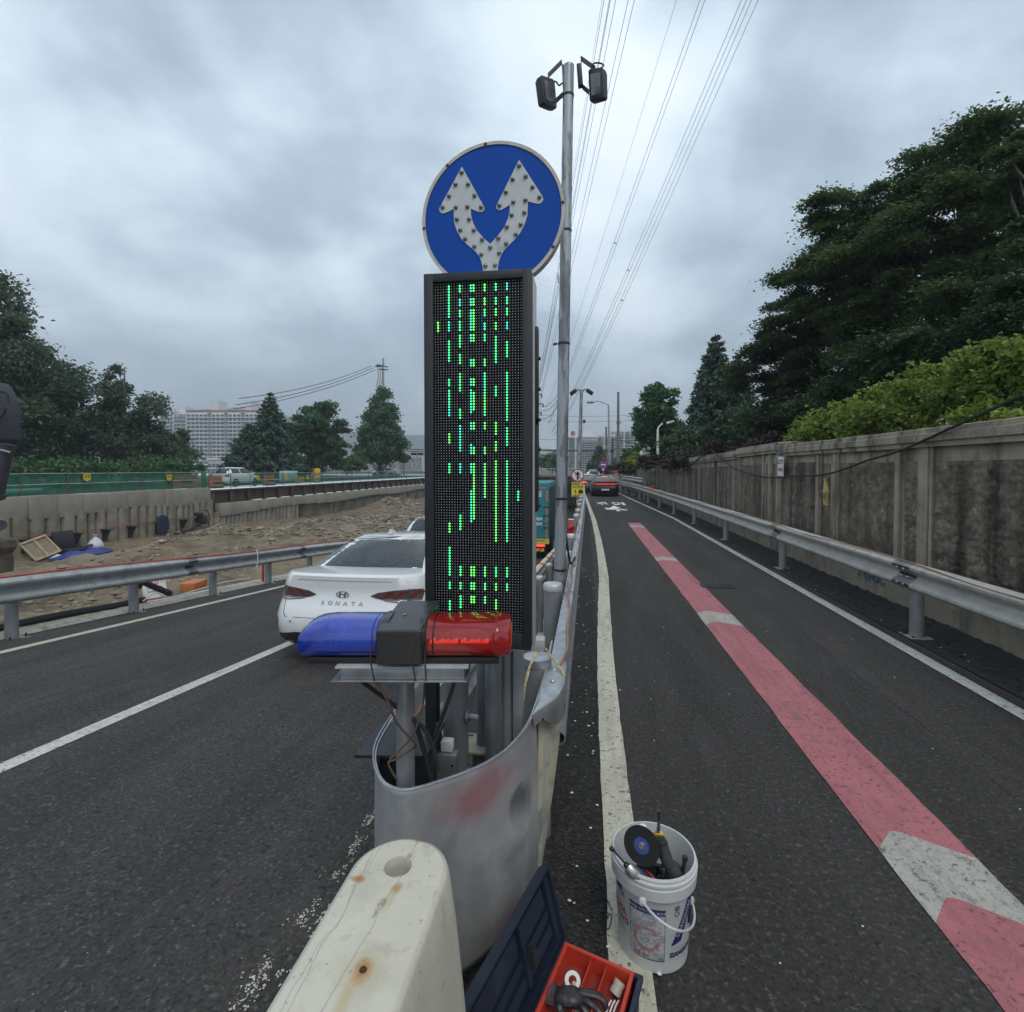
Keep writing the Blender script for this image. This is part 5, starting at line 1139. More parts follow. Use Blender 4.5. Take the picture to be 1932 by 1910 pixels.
# lid thrown open, leaning on the steel plate
topA = dep(1022, 1634, 1.93); topB = dep(852, 1876, 1.40); 
LA, LBv = HA + Vector((-.012, 0, .0)), HB + Vector((-.012, 0, 0))
E1 = (topA - LA); E2 = ax * Lb
topB2 = LA + E1 + E2
nl = E1.cross(E2).normalized()
if nl.x < 0: nl = -nl
def lid(u, v, w): return LA + E2 * u + E1 * v + nl * w
g = G()
def lb(u0, u1, v0, v1, w0, w1, g=None, name='lid_rib', m=NAVY):
    g2 = G(); P = [lid(a, b, w) for w in (w0, w1) for a, b in ((u0, v0), (u1, v0), (u1, v1), (u0, v1))]; g2.add(P, [(0, 1, 2, 3), (4, 5, 6, 7), (0, 1, 5, 4), (1, 2, 6, 5), (2, 3, 7, 6), (3, 0, 4, 7)]); return mk(name, g2, m, t, smooth=None)
lb(0, 1, 0, 1, -.012, -.004, name='lid_panel')
for a in ((0, 1, 0, .03), (0, 1, .97, 1), (0, .015, .03, .97), (.985, 1, .03, .97)): lb(*a, -.004, .034, name='lid_wall')
lb(.08, .94, .20, .34, -.004, .012); lb(.08, .94, .42, .52, -.004, .010); lb(.10, .38, .60, .86, -.004, .012); lb(.45, .90, .60, .86, -.004, .010); lb(.40, .43, .18, .90, -.004, .022); lb(.02, .07, .1, .9, -.004, .02)
for v in (.06, .1): lb(.02, .98, v, v + .015, .0, .03)
lb(.36, .40, .35, .55, .0, .045, name='latch', m=BLK)
# things in the tray
ST = [onz((1200 + x / 2.576) * .644, (2400 + y / 2.576) * .644, z) for x, y, z in [(1230, 1222, .19), (1590, 1225, .20), (1550, 1320, .175)]]
t = thing('tape_ring', 'white ring with a bulb stem lying in the red tray', 'ring', ST[0]); mk('ring', G().lathe([(.0135, 0), (.0135, .005), (.026, .005), (.026, 0), (.0135, 0)], ST[0], 40, M=Matrix.Rotation(R(25), 3, 'X')), PLATE, t)
mk('stem', G().tube([ST[0] + Vector((.004, -.004, .0)), ST[0] + Vector((.008, -.03, -.008))], [.007, .009], 14), mat('stem_pinkish', (.5, .38, .35), .4), t)
t = thing('pipe_connector', 'beige ribbed cylinder connector at the right end of the tray', 'connector', ST[1])
A, B = ST[1], ST[2]; mk('barrel', G().tube([A, A.lerp(B, .3), A.lerp(B, .32), A.lerp(B, .6), A.lerp(B, .62), B], [.0185, .0185, .0175, .0175, .019, .019], 24), mat('connector_beige', (.46, .42, .35), .5, 0, .1, 30), t)
ax2 = (B - A).normalized(); M2 = Vector((0, 0, 1)).rotation_difference(ax2).to_matrix()
mk('end_face', G().lathe([(.0005, .001), (.014, .001), (.016, .002), (.016, 0)], B, 20, M=M2), mat('connector_inner', (.12, .11, .10), .7), t)
for k in range(6): a = k * math.pi / 3; mk('pin', G().tube([B + M2 @ Vector((.008 * math.cos(a), .008 * math.sin(a), 0)), B + M2 @ Vector((.008 * math.cos(a), .008 * math.sin(a), .004))], .0018, 6), BLK, t)
for i, lab in enumerate(['leftmost white cable tie in the corner of the tray', 'middle white cable tie in the corner of the tray', 'rightmost white cable tie in the corner of the tray']):
    x = 1500 + 28 * i; P = [onz((1200 + (x + dx_) / 2.576) * .644, (2400 + yy / 2.576) * .644, .17 + .004 * i) for dx_, yy in ((22, 1370), (0, 1410), (-22, 1475))]; ropeon('cable_tie', lab, smoothpath(P, 4), .0028, PLATE, 'cable tie')['group'] = 'white cable ties in the tray'
# work glove: a limp coated glove with five separate fingers
GLV = mat('glove_black', (.022, .021, .022), .38, 0, .25, 30, .25, 60, bdist=.004); CUF = mat('glove_cuff', (.07, .045, .05), .8, 0, .25, 40, .5, 200)
t = thing('work_glove', 'crumpled black rubber-coated work glove lying in the tray', 'glove', onz(1080, 1890, .15))
def gz(x, y, z): return onz((1200 + x / 2.576) * .644, (2400 + y / 2.576) * .644, z)
def tapering(name, P, rads, m, flat=.62):
    P = smoothpath(P, 4); k = len(P); rr_ = [rads[0] + (rads[-1] - rads[0]) * 0] * k
    for i in range(k):
        s = i / (k - 1) * (len(rads) - 1); a = int(min(s, len(rads) - 2)); rr_[i] = rads[a] + (rads[a + 1] - rads[a]) * (s - a)
    g = G().tube(P, rr_, 14); k0 = 14; vs = []
    for i, v in enumerate(g.v):
        c_ = P[min(i // k0, len(P) - 1)]; vs.append((v[0], v[1], c_.z + (v[2] - c_.z) * flat + .006 * noise.noise(Vector((v[0] * 60, v[1] * 60, 0)))))
    g.v = vs; return mk(name, g, m, t)
tapering('palm', [gz(1080, 1330, .205), gz(1160, 1335, .213), gz(1240, 1345, .213), gz(1300, 1365, .205)], [.024, .031, .033, .020], GLV)
tapering('cuff', [gz(1058, 1315, .205), gz(1085, 1328, .206), gz(1110, 1335, .208)], [.034, .033, .032], CUF)
for P, rads in [([(1270, 1305, .22), (1370, 1315, .222), (1450, 1360, .212), (1485, 1430, .195)], [.013, .014, .0125, .009]), ([(1290, 1350, .212), (1360, 1385, .212), (1420, 1440, .2), (1450, 1490, .19)], [.013, .013, .012, .009]),
                ([(1270, 1380, .205), (1320, 1430, .20), (1360, 1490, .19)], [.013, .013, .011]), ([(1230, 1390, .20), (1260, 1450, .195), (1280, 1510, .185)], [.012, .012, .010]), ([(1150, 1360, .21), (1130, 1420, .205), (1165, 1480, .19)], [.014, .013, .010])]:
    tapering('finger', [gz(*q) for q in P], rads, GLV)
# broken concrete lump at the foot of the barrier
g = G(); rr = random.Random(9); poly_stone(g, tuple(onz(838, 1895, .03)), .055, rr, .7); o = mk('concrete_lump', g, CONC); setp(o, 'small rough concrete lump between barrier foot and toolbox lid', 'rubble')

# ================================================================ CARS
def rrect(w, yf, yr, rc_f, rc_r, z, n=7):
    """rounded plan outline, rear at yr (low), front at yf; returns ring of points"""
    P = []
    for (cx, cy, r, a0) in ((w - rc_r, yr + rc_r, rc_r, -90), (w - rc_f, yf - rc_f, rc_f, 0), (-w + rc_f, yf - rc_f, rc_f, 90), (-w + rc_r, yr + rc_r, rc_r, 180)):
        for i in range(n + 1): a = R(a0 + 90 * i / n); P.append(Vector((cx + r * math.cos(a), cy + r * math.sin(a), z)))
    # extra points along the long edges for smooth bulging
    out = []
    for i, p in enumerate(P):
        out.append(p); q = P[(i + 1) % len(P)]
        if (q - p).length > .5:
            m = 8 if abs(q.y - p.y) > abs(q.x - p.x) else 6
            for k in range(1, m): out.append(p.lerp(q, k / m))
    return out
def lofted(table, crown=0.0):
    rg = []
    for (z, w, yr, yf, rr_, rf) in table:
        r = rrect(w, yf, yr, rf, rr_, z); L_ = yf - yr
        for p in r:     # slight plan curvature of tail and nose
            s = abs(p.x) / w
            if p.y - yr < .3 * L_: p.y += .10 * s * s * (1 - min(1, (p.y - yr) / .9)) * 1.0
            if yf - p.y < .3 * L_: p.y -= .18 * s * s * (1 - min(1, (yf - p.y) / .9))
        rg.append(r)
    return rg
def capgrid(g, ring, h):   # crowned lid: shrink rings
    c = sum(ring, Vector()) / len(ring); last = ring; rings = [ring]
    for s, k in ((.85, .55), (.6, .85), (.3, .97), (.05, 1.0)): rings.append([c + Vector(((p.x - c.x) * s, (p.y - c.y) * s, p.z - c.z + h * k)) for p in ring])
    g.rings(rings, False, True)
def decal(name, bvh, poly, axis, m, parent, off=.006, sub=3, sgn=1, thick=None):
    """polygon given in the plane across `axis`, pushed onto the body surface"""
    tri = bmesh.new(); vs = []
    for a, b in poly: vs.append(tri.verts.new((a, b, 0)))
    tri.faces.new(vs); bmesh.ops.triangulate(tri, faces=tri.faces[:])
    for _ in range(sub): bmesh.ops.subdivide_edges(tri, edges=tri.edges[:], cuts=1, use_grid_fill=True)
    tri.verts.index_update(); P = []
    for v in tri.verts:
        a, b = v.co.x, v.co.y
        if axis == 'rear': o_, d = Vector((a, -3, b)), Vector((0, 1, 0))
        elif axis == 'front': o_, d = Vector((a, 9, b)), Vector((0, -1, 0))
        else: o_, d = Vector((3 * sgn, a, b)), Vector((-sgn, 0, 0))
        h = bvh.ray_cast(o_, d); P.append((h[0] + h[1] * off) if h[0] is not None else (o_ + d * 3.2))
        if h[0] is not None and (h[1].dot(d)) > 0: P[-1] = h[0] - h[1] * off
    fs = [[v.index for v in f.verts] for f in tri.faces]; tri.free()
    return mk(name, G().add(P, fs), m, parent, smooth=60)
def bvh_of(g): return BVHTree.FromPolygons([Vector(p) for p in g.v], g.f)
def wheel(parent, x, y, r, w=.21, sgn=1):
    M = Matrix.Rotation(R(90), 3, 'Y')
    tw = mk('wheel', G().lathe([(r * .62, -w / 2), (r * .92, -w / 2), (r, -w / 2 + .03), (r, w / 2 - .03), (r * .92, w / 2), (r * .62, w / 2)], (x, y, r), 28, M=M), RUB, parent)
    g = G().lathe([(.0005, .02), (.05, .03), (r * .6, .0), (r * .64, -.03)], (x + sgn * w * .42, y, r), 20, M=Matrix.Rotation(R(90 * sgn), 3, 'Y'))
    mk('rim', g, GRYP, tw)
    for k in range(5): 
        a = k * 2 * math.pi / 5; g = G().box((x + sgn * (w * .42 + .03), y + math.cos(a) * r * .33, r + math.sin(a) * r * .33), (.02, r * .5, .05), rot=Matrix.Rotation(a, 3, 'X')); mk('spoke', g, CHR, tw)
def car(label, loc, rz, paintm, L_=4.85, W=.93, H=1.475, belt=1.0, deck=1.06, gh=(.55, 1.35, 3.0, 4.0), suv=False, cat='car', name='parked_car', detail=0, side=False, group=None, glow=False):
    t = thing(name, label, cat, loc, rz, group=group, local=True)
    tb_ = [(.22, W * .90, .16, L_ - .15, .22, .35), (.30, W * .97, .06, L_ - .06, .26, .40), (.45, W * .995, .01, L_ - .01, .28, .42), (.58, W, .0, L_, .30, .45), (.70, W * .995, .05, L_ - .02, .30, .48), (.80, W * .985, .10, L_ - .10, .30, .5), (.92, W * .965, .09, L_ - .35, .30, .5), (deck - .03, W * .93, .07, L_ - .8, .32, .5), (deck, W * .89, .10, L_ - 1.0, .30, .5)]
    if suv: tb_ = [(z, w, yr * .6, yf, a, b) for z, w, yr, yf, a, b in tb_]
    rg = lofted(tb_); g = G(); g.rings(rg, True, False); capgrid(g, rg[-1], .03)
    body = mk('body', g, paintm, t, smooth=50); bv = bvh_of(g)
    ra, rb, fa, fb = gh    # rear glass base / roof rear, roof front / windscreen base
    hb = deck - .04
    n = 8; rg = []
    for i in range(n + 1):
        s = i / n; z = hb + (H - hb) * s; e = s ** (1.15 if not suv else 1.3)
        wt = W * .88 - (W * .88 - W * .60) * (s ** 1.5) - .03 * s
        rg.append((z, wt, ra + (rb - ra) * e, fb - (fb - fa) * (s ** 1.1), .24 if s < .9 else .30, .35))
    r2 = []
    for (z, w, yr, yf, a, b) in rg:
        r = rrect(w, yf, yr, b, a, z); 
        for p in r:
            s = abs(p.x) / w
            if p.y < yr + .6: p.y += .12 * s * s
            if p.y > yf - .6: p.y -= .15 * s * s
        r2.append(r)
    g2 = G(); g2.rings(r2, False, False); capgrid(g2, r2[-1], .035); mk('roof', g2, paintm, t, smooth=50); bg_ = bvh_of(g2)
    zt = H - .05; zb = hb + .05
    decal('rear_window', bg_, [(-W * .77, zb), (W * .77, zb), (W * .70, zb + (zt - zb) * .5), (W * .56, zt), (-W * .56, zt), (-W * .70, zb + (zt - zb) * .5)], 'rear', GLS, t, .008, 3)
    decal('windscreen', bg_, [(-W * .78, zb), (W * .78, zb), (W * .56, zt), (-W * .56, zt)], 'front', GLS, t, .008, 3)
    for sg in (-1, 1):
        decal('side_window', bg_, [(ra + .45, zb + .03), ((rb + fa) / 2 - .05, zb + .03), ((rb + fa) / 2 - .05, zt - .02), (rb + .15, zt - .02)], 'side', GLS, t, .008, 3, sgn=sg)
        decal('side_window', bg_, [((rb + fa) / 2 + .03, zb + .03), (fb - .5, zb + .03), (fa + .1, zt - .02), ((rb + fa) / 2 + .03, zt - .02)], 'side', GLS, t, .008, 3, sgn=sg)
        decal('sill', bv, [(.5, .2), (L_ - .5, .2), (L_ - .5, .32), (.5, .32)], 'side', BLK, t, .006, 2, sgn=sg)
        for wy in (.95, L_ - .92):
            poly = [(wy + .40 * math.cos(R(a)), .30 + .40 * math.sin(R(a)) * 1.02) for a in range(-14, 195, 16)]; decal('wheel_arch', bv, poly, 'side', BLK, t, .004, 2, sgn=sg)
            wheel(t, sg * (W - .10), wy, .325, sgn=sg)
        if side:
            mk('mirror', G().box((sg * (W + .06), fb - .55, hb + .06), (.2, .1, .13), bev=.03), paintm, t)
            decal('door_seam', bv, [((rb + fa) / 2 - .012, .35), ((rb + fa) / 2 + .012, .35), ((rb + fa) / 2 + .012, hb - .02), ((rb + fa) / 2 - .012, hb - .02)], 'side', BLK, t, .003, 1, sgn=sg)
    decal('bumper_trim', bv, [(-W * .86, .24), (W * .86, .24), (W * .88, .36), (W * .6, .40), (-W * .6, .40), (-W * .88, .36)], 'rear', BLK, t, .006, 3)
    return t, bv, bg_
# white sedan in the ramp lane
t, bv, bg_ = car('large white sedan on the ramp road left of the board, seen from behind', (-2.81, 5.45, zl(5.5)), R(.4), WHT, L_=4.85, W=.935, H=1.475, deck=1.08, gh=(.62, 1.45, 3.1, 4.05), name='white_sedan')
t.rotation_euler = (-math.atan(SL), 0, R(.4))
TLD = mat('tail_lens_dark', (.085, .062, .062), .12, 0, .2, 15, coat=1); TLR = mat('tail_red', (.20, .008, .012), .2, 0, .1, 15, coat=1); TLW = mat('tail_clear', (.32, .30, .30), .15, 0, .1, 15, coat=1)
for s in (-1, 1):
    pol = lambda P: [(s * a, b) for a, b in P]
    decal('tail_lamp', bv, pol([(.33, .835), (.42, .875), (.62, .905), (.80, .915), (.885, .905), (.895, .85), (.885, .775), (.84, .755), (.70, .755), (.52, .775), (.40, .81)]), 'rear', TLD, t, .006, 4)
    for a0 in (.50, .64, .79): decal('lamp_bar', bv, pol([(a0 - .04, .80), (a0 + .01, .80), (a0 + .045, .862), (a0 + .11, .868), (a0 + .11, .885), (a0 + .03, .882), (a0 - .005, .82), (a0 - .04, .818)]), 'rear', TLR, t, .010, 2)
    decal('lamp_lower', bv, pol([(.50, .783), (.70, .765), (.88, .768), (.88, .78), (.70, .778)]), 'rear', TLW, t, .009, 2)
    decal('lamp_seam', bv, pol([(.758, .74), (.766, .74), (.766, .92), (.758, .92)]), 'rear', GRYP, t, .012, 2)
    decal('reflector', bv, pol([(.83, .43), (.885, .43), (.895, .52), (.885, .555), (.84, .545)]), 'rear', TLR, t, .007, 2)
    decal('panel_seam', bv, pol([(.748, .755), (.756, .755), (.742, .62), (.70, .575), (.69, .580), (.733, .625)]), 'rear', GRYP, t, .003, 3)
    decal('parking_sensor', bv, pol([(.62 + .014 * math.cos(a), .52 + .014 * math.sin(a)) for a in [i * math.pi / 5 for i in range(10)]]), 'rear', POST, t, .003, 0)
decal('panel_seam', bv, [(-.70, .572), (.70, .572), (.70, .578), (-.70, .578)], 'rear', GRYP, t, .003, 3)
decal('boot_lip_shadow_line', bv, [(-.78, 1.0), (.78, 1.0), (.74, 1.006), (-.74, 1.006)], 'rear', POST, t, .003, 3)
decal('number_plate', bv, [(-.26, .44), (.26, .44), (.26, .55), (-.26, .55)], 'rear', PLATE, t, .006, 2)
def onbody(bvh, a, z, off=.006):
    h = bvh.ray_cast(Vector((a, -3, z)), Vector((0, 1, 0))); return h[0] + Vector((0, -off, 0)) if h[0] is not None else Vector((a, .0, z))
for i, ch in enumerate('SONATA'):
    cx_ = -.235 + .094 * i
    vs, fs = text_geo(ch, .056, lambda u, v, w: onbody(bv, cx_ + u, .745 + v, .007), bold=.0026, aspect=1.3); mk('lettering', G().add(vs, fs), CHR, t, smooth=None)
# slanted H in an oval
g = G()
def ov(a, q=1.0): return (.078 * q * math.cos(a), .845 + .040 * q * math.sin(a))
for i in range(40):
    a0, a1 = 2 * math.pi * i / 40, 2 * math.pi * (i + 1) / 40
    P = [ov(a0), ov(a1), ov(a1, .84), ov(a0, .84)]; g.add([onbody(bv, a, z, .012) for a, z in P], [(0, 1, 2, 3)])
for P in ([(-.050, -.029), (-.030, -.031), (-.014, .031), (-.034, .028)], [(.014, -.031), (.034, -.028), (.050, .029), (.030, .031)], [(-.036, -.006), (-.010, .004), (.010, -.009), (.036, .006), (.036, .014), (.012, .002), (-.010, .014), (-.036, .004)]):
    g.add([onbody(bv, a, .845 + z, .012) for a, z in P], [tuple(range(len(P)))])
mk('emblem', g, CHR, t, smooth=None)
g = G(); rt = 1.505
g.rings([[(-.035, 1.55, rt - .01), (.035, 1.55, rt - .01), (.035, 1.75, rt), (-.035, 1.75, rt)], [(-.012, 1.56, rt + .065), (.012, 1.56, rt + .065), (.012, 1.63, rt + .062), (-.012, 1.63, rt + .062)]], True, True)
mk('roof_antenna', g, mat('antenna_grey', (.6, .6, .6), .4, 0, .05), t)
# dried water spots on the rear glass
g = G(); rr = random.Random(7)
for i in range(1100):
    a = rr.uniform(-.62, .66); z = rr.uniform(1.12, 1.42); 
    if noise.noise(Vector((a * 4, z * 6, 3))) < -.05: continue
    h = bg_.ray_cast(Vector((a, -3, z)), Vector((0, 1, 0)))
    if h[0] is None: continue
    nn = h[1] if h[1].y < 0 else -h[1]; c = h[0] + nn * .0105; q = rr.uniform(.002, .006); e1 = Vector((1, 0, 0)); e2 = nn.cross(e1).normalized()
    g.add([c + e1 * q * 1.8 * math.cos(b) + e2 * q * math.sin(b) for b in [k * 1.047 for k in range(6)]], [tuple(range(6))])
mk('water_spots', g, mat('spot_grey', (.15, .16, .17), .7), t, kind='stuff', smooth=None)
# white SUV ahead in the next lane
t, bv, bg_ = car('white SUV farther down the ramp, half hidden behind the board', (-5.62, 17.1, zl(17.2)), R(0), WHT, L_=4.6, W=.94, H=1.66, deck=1.12, gh=(.12, .55, 3.0, 3.9), suv=True, name='white_suv')
t.rotation_euler = (-math.atan(SL), 0, 0)
for s in (-1, 1): decal('tail_lamp', bv, [(s * a, b) for a, b in [(.5, .93), (.86, .98), (.88, 1.05), (.7, 1.03), (.5, .97)]], 'rear', TLR, t, .007, 2)
g = G(); 
for i in range(24):
    a0, a1 = 2 * math.pi * i / 24, 2 * math.pi * (i + 1) / 24
    g.add([onbody(bv, .07 * q * math.cos(a), .99 + .036 * q * math.sin(a), .012) for a, q in ((a0, 1), (a1, 1), (a1, .8), (a0, .8))], [(0, 1, 2, 3)])
mk('emblem', g, CHR, t, smooth=None)
# teal box truck
TEAL = mat('truck_teal', (.02, .19, .22), .55, 0, .12, 1.5, streak=((.05, .22, .24), 1.2, .55, .8)); TRS = mat('truck_side_dark', (.03, .05, .05), .7, 0, .2, 3); YLW = mat('truck_yellow', (.62, .50, .08), .5, 0, .1, 5); PINK = mat('truck_pink_tape', (.50, .16, .13), .6, 0, .1, 5)
TX0, TX1, TY = -3.4, -1.47, 20.9; tz = zl(20.9)
t = thing('box_truck', 'teal box truck going down the ramp behind the light pole', 'truck', ((TX0 + TX1) / 2, TY, tz))
ZT, ZB = 1.33, -.98
mk('cargo_box', G().box(((TX0 + TX1) / 2, TY + 2.1, (ZT + ZB) / 2), (TX1 - TX0, 4.2, ZT - ZB), bev=.03), TEAL, t)
mk('side_curtain', G().box((TX1 + .02, TY + 2.15, (ZT + ZB) / 2 - .05), (.03, 4.0, ZT - ZB - .25)), TRS, t)
mk('rear_door', G().box(((TX0 + TX1) / 2, TY - .02, (ZT + ZB) / 2), (TX1 - TX0 - .08, .03, ZT - ZB - .1)), TEAL, t)
for z in (-.5, .35, .0): mk('hinge', G().box((TX1 - .12, TY - .05, z), (.25, .03, .05)), GRYP, t)
mk('edge_tape', G().box(((TX0 + TX1) / 2 - .05, TY - .045, ZT - .22), (TX1 - TX0 - .2, .012, .06)), PINK, t)
for z0, z1 in ((.55, 1.02), (-.3, .3), (-.95, -.42)): mk('edge_tape', G().box((TX1 - .10, TY - .045, (z0 + z1) / 2), (.065, .012, z1 - z0)), PINK, t)
mk('tail_board', G().box(((TX0 + TX1) / 2, TY - .05, -1.07), (TX1 - TX0, .08, .2)), YLW, t); mk('tail_stripe', G().box(((TX0 + TX1) / 2, TY - .095, -1.03), (TX1 - TX0 - .3, .012, .04)), PINK, t)
mk('chassis', G().box(((TX0 + TX1) / 2 - .05, TY + 2.2, -1.3), (1.4, 4.2, .22)), BLK, t); mk('under_guard', G().box(((TX0 + TX1) / 2 - .05, TY + .02, -1.42), (1.5, .1, .14)), BLK, t)
for s in (-1, 1): mk('tail_lamp', G().box(((TX0 + TX1) / 2 + s * .62, TY - .06, -1.24), (.34, .05, .09), bev=.01), REDG, t)
for k in range(7):
    x = (TX0 + TX1) / 2 - .66 + k * .19; g = G(); g.add([(x, TY - .04, -1.48), (x + .1, TY - .04, -1.48), (x + .19, TY - .04, -1.36), (x + .09, TY - .04, -1.36)], [(0, 1, 2, 3)]); mk('warning_stripe', g, ORG, t, smooth=None)
mk('warning_panel', G().box(((TX0 + TX1) / 2, TY - .03, -1.42), (1.5, .012, .13)), YLW, t)
for s in (-1, 1):
    for dy_ in (.55, 3.9):
        g = G().lathe([(.2, -.12), (.36, -.12), (.39, -.08), (.39, .08), (.36, .12), (.2, .12)], ((TX0 + TX1) / 2 + s * .72, TY + dy_, tz + .39 - SL * dy_), 24, M=Matrix.Rotation(R(90), 3, 'Y')); mk('wheel', g, RUB, t)
mk('cab', G().box(((TX0 + TX1) / 2, TY + 5.1, -.9), (1.75, 1.5, 1.7), bev=.12), TEAL, t)
for body, sz, x, z, m in (('25일', .28, TX1 - .56, .86, PLATE), ('1577-2424', .17, TX1 - .66, -.16, PLATE), ('1577-0024', .17, TX1 - .66, -.36, PLATE)):
    vs, fs = text_geo(body, sz, lambda u, v, w: (x + u, TY - .052, z + v), bold=.006); mk('lettering', G().add(vs, fs), m, t, smooth=None)
mk('logo_panel', G().box((TX1 - .66, TY - .045, .42), (.42, .012, .52)), PLATE, t)
g = G()
for i in range(20):
    a0, a1 = R(-60 + 15 * i), R(-45 + 15 * i); g.add([(TX1 - .66 + .13 * q * math.cos(a), TY - .054, .38 + .15 * q * math.sin(a)) for a, q in ((a0, 1), (a1, 1), (a1, .62), (a0, .62))], [(0, 1, 2, 3)])
g.add([(TX1 - .68, TY - .054, .62), (TX1 - .66, TY - .054, .50), (TX1 - .52, TY - .054, .58)], [(0, 1, 2)]); mk('logo', g, mat('logo_purple', (.12, .03, .08), .5), t, smooth=None)
# cars queueing on the frontage road
t, bv, bg_ = car('black sedan with a full-width red tail light on the frontage road', (1.37, 36.6, zr(37)), R(1), BLKP, W=.95, H=1.5, gh=(.35, 1.5, 3.0, 4.1), name='black_sedan')
decal('tail_light_strip', bv, [(-.84, .86), (.84, .86), (.84, .915), (.6, .93), (-.6, .93), (-.84, .915)], 'rear', mat('light_strip', (.6, .04, .02), .3, emit=(1, .04, .02), es=.85), t, .010, 3)
decal('number_plate', bv, [(-.28, .44), (.26, .44), (.26, .55), (-.28, .55)], 'rear', PLATE, t, .008, 2); decal('emblem', bv, [(.09 * math.cos(a), .97 + .045 * math.sin(a)) for a in [i * .63 for i in range(10)]], 'rear', CHR, t, .008, 0)
decal('rear_stop_lamp', bg_, [(-.22, 1.38), (.22, 1.38), (.2, 1.41), (-.2, 1.41)], 'rear', REDG, t, .014, 1)
t, bv, bg_ = car('dark grey sedan queueing left of the black sedan', (.62, 42.5, zr(43)), R(3), GRYP, W=.93, H=1.48, gh=(.4, 1.5, 3.0, 4.1), name='grey_sedan')
for s in (-1, 1): decal('tail_lamp', bv, [(s * a, b) for a, b in [(.45, .86), (.9, .84), (.9, .96), (.6, .94)]], 'rear', REDG, t, .010, 2)
t, bv, bg_ = car('pale taxi with a white roof lamp in the queue', (.30, 48.2, zr(48)), R(3), WHT, W=.92, H=1.5, gh=(.4, 1.4, 3.0, 4.1), name='taxi', cat='taxi')
for s in (-1, 1): decal('tail_lamp', bv, [(s * a, b) for a, b in [(.5, .86), (.9, .84), (.9, .98), (.66, .96)]], 'rear', REDG, t, .010, 2)
mk('roof_sign', G().lathe([(.16, 0), (.15, .1), (.07, .17), (.0005, .19)], (0, 2.2, 1.5), 12), PLATE, t)
t, bv, bg_ = car('tall white van at the head of the far queue', (.95, 62, zr(62)), R(2), WHT, L_=5.1, W=.96, H=2.0, deck=1.1, gh=(.06, .25, 3.6, 4.6), suv=True, name='white_van', cat='van')
for s in (-1, 1): decal('tail_lamp', bv, [(s * a, b) for a, b in [(.84, .8), (.93, .8), (.93, 1.05), (.84, 1.05)]], 'rear', TLR, t, .010, 2)
p = onz(1136, 905, .2); t, bv, bg_ = car('small white pickup angled right of the far van', (4.4, 72, zr(72)), R(-12), WHT, L_=4.7, W=.9, H=1.9, deck=.95, gh=(1.9, 2.0, 3.3, 3.9), suv=True, name='white_pickup', cat='truck')
# cars on the street beyond the excavation
t, bv, bg_ = car('white crossover parked beyond the green fence at the left', (-29.3, 37.4, .40), R(-3), WHT, L_=4.2, W=.9, H=1.6, deck=1.08, gh=(.2, .6, 2.7, 3.5), suv=True, name='white_crossover', side=True)
for s in (-1, 1): decal('tail_lamp', bv, [(s * a, b) for a, b in [(.56, .88), (.86, .85), (.86, 1.08), (.66, 1.05)]], 'rear', TLR, t, .010, 2)
for (xx, yy, lab, m, k) in [(-29.5, 78.5, 'silver car half hidden by the far end of the green fence', WHT, 80), (-25.5, 93, 'pale green taxi crossing at the far end of the bridge', mat('taxi_mint', (.35, .52, .48), .3, coat=.8), 85)]:
    t, bv, bg_ = car(lab, (xx, yy, .6 if yy < 80 else .8), R(k), m, side=True, name='distant_car')
    decal('door_patch', bv, [(1.3, .5), (3.3, .5), (3.2, .75), (1.4, .75)], 'side', mat('orange_paint', (.6, .14, .05), .4), t, .004, 2, sgn=1) if yy > 80 else None
# ================================================================ EXCAVATION CLUTTER
def zc(x, y): return (x / 2.415 * .644, (1350 + y / 2.415) * .644)
FX = EX + .55
def ongr(x, y, X):     # sighting on the plane X=const, snapped to the dirt
    p = onX(x, y, X); p.z = dirtz(p.x, p.y) if X > EX - .2 else p.z; return p
p = ongr(*zc(285, 640), FX + .6)
t = thing('wooden_pallet_board', 'pale framed wooden board leaning in front of the pile wall', 'board', p)
M = Matrix.Rotation(R(14), 3, 'X') @ Matrix.Rotation(R(-38), 3, 'Y')
WOOD = mat('wood_pale', (.36, .28, .18), .8, 0, .2, 3, streak=((.22, .17, .11), 6, .5, .75))
for dy_, dz_, sy, sz in ((0, 0, 1.2, 1.0),): mk('panel', G().box(p + Vector((0, 0, .45)), (.04, 1.15, 1.0), rot=M), mat('wood_dark', (.22, .17, .12), .85, 0, .3, 4), t)
for dy_ in (-.55, .0, .55): mk('batten', G().box(p + Vector((0, 0, .45)) + M @ Vector((.04, dy_, 0)), (.05, .09, 1.05), rot=M), WOOD, t)
for dz_ in (-.48, .48): mk('batten', G().box(p + Vector((0, 0, .45)) + M @ Vector((.07, 0, dz_)), (.05, 1.15, .09), rot=M), WOOD, t)
def cloth(name, label, cat, p, rx, ry, h, m, seed=0, n=26):
    g = G()
    def f(u, v):
        a = 2 * math.pi * u; r = v; X = p.x + math.cos(a) * r * rx * (1 + .25 * noise.noise(Vector((math.cos(a) * 1.6, math.sin(a) * 1.6, seed)))); Y = p.y + math.sin(a) * r * ry * (1 + .25 * noise.noise(Vector((math.cos(a) * 1.6, math.sin(a) * 1.6, seed + 5))))
        z = p.z + h * (1 - r ** 2) * (.7 + .6 * noise.noise(Vector((X * 2.2, Y * 2.2, seed)))) + .05 * noise.noise(Vector((X * 7, Y * 7, seed))) * (1 - r * .6) + .03
        return (X, Y, z)
    g.grid(n * 2, n // 2, f); o = mk(name, g, m, smooth=50); return setp(o, label, cat)
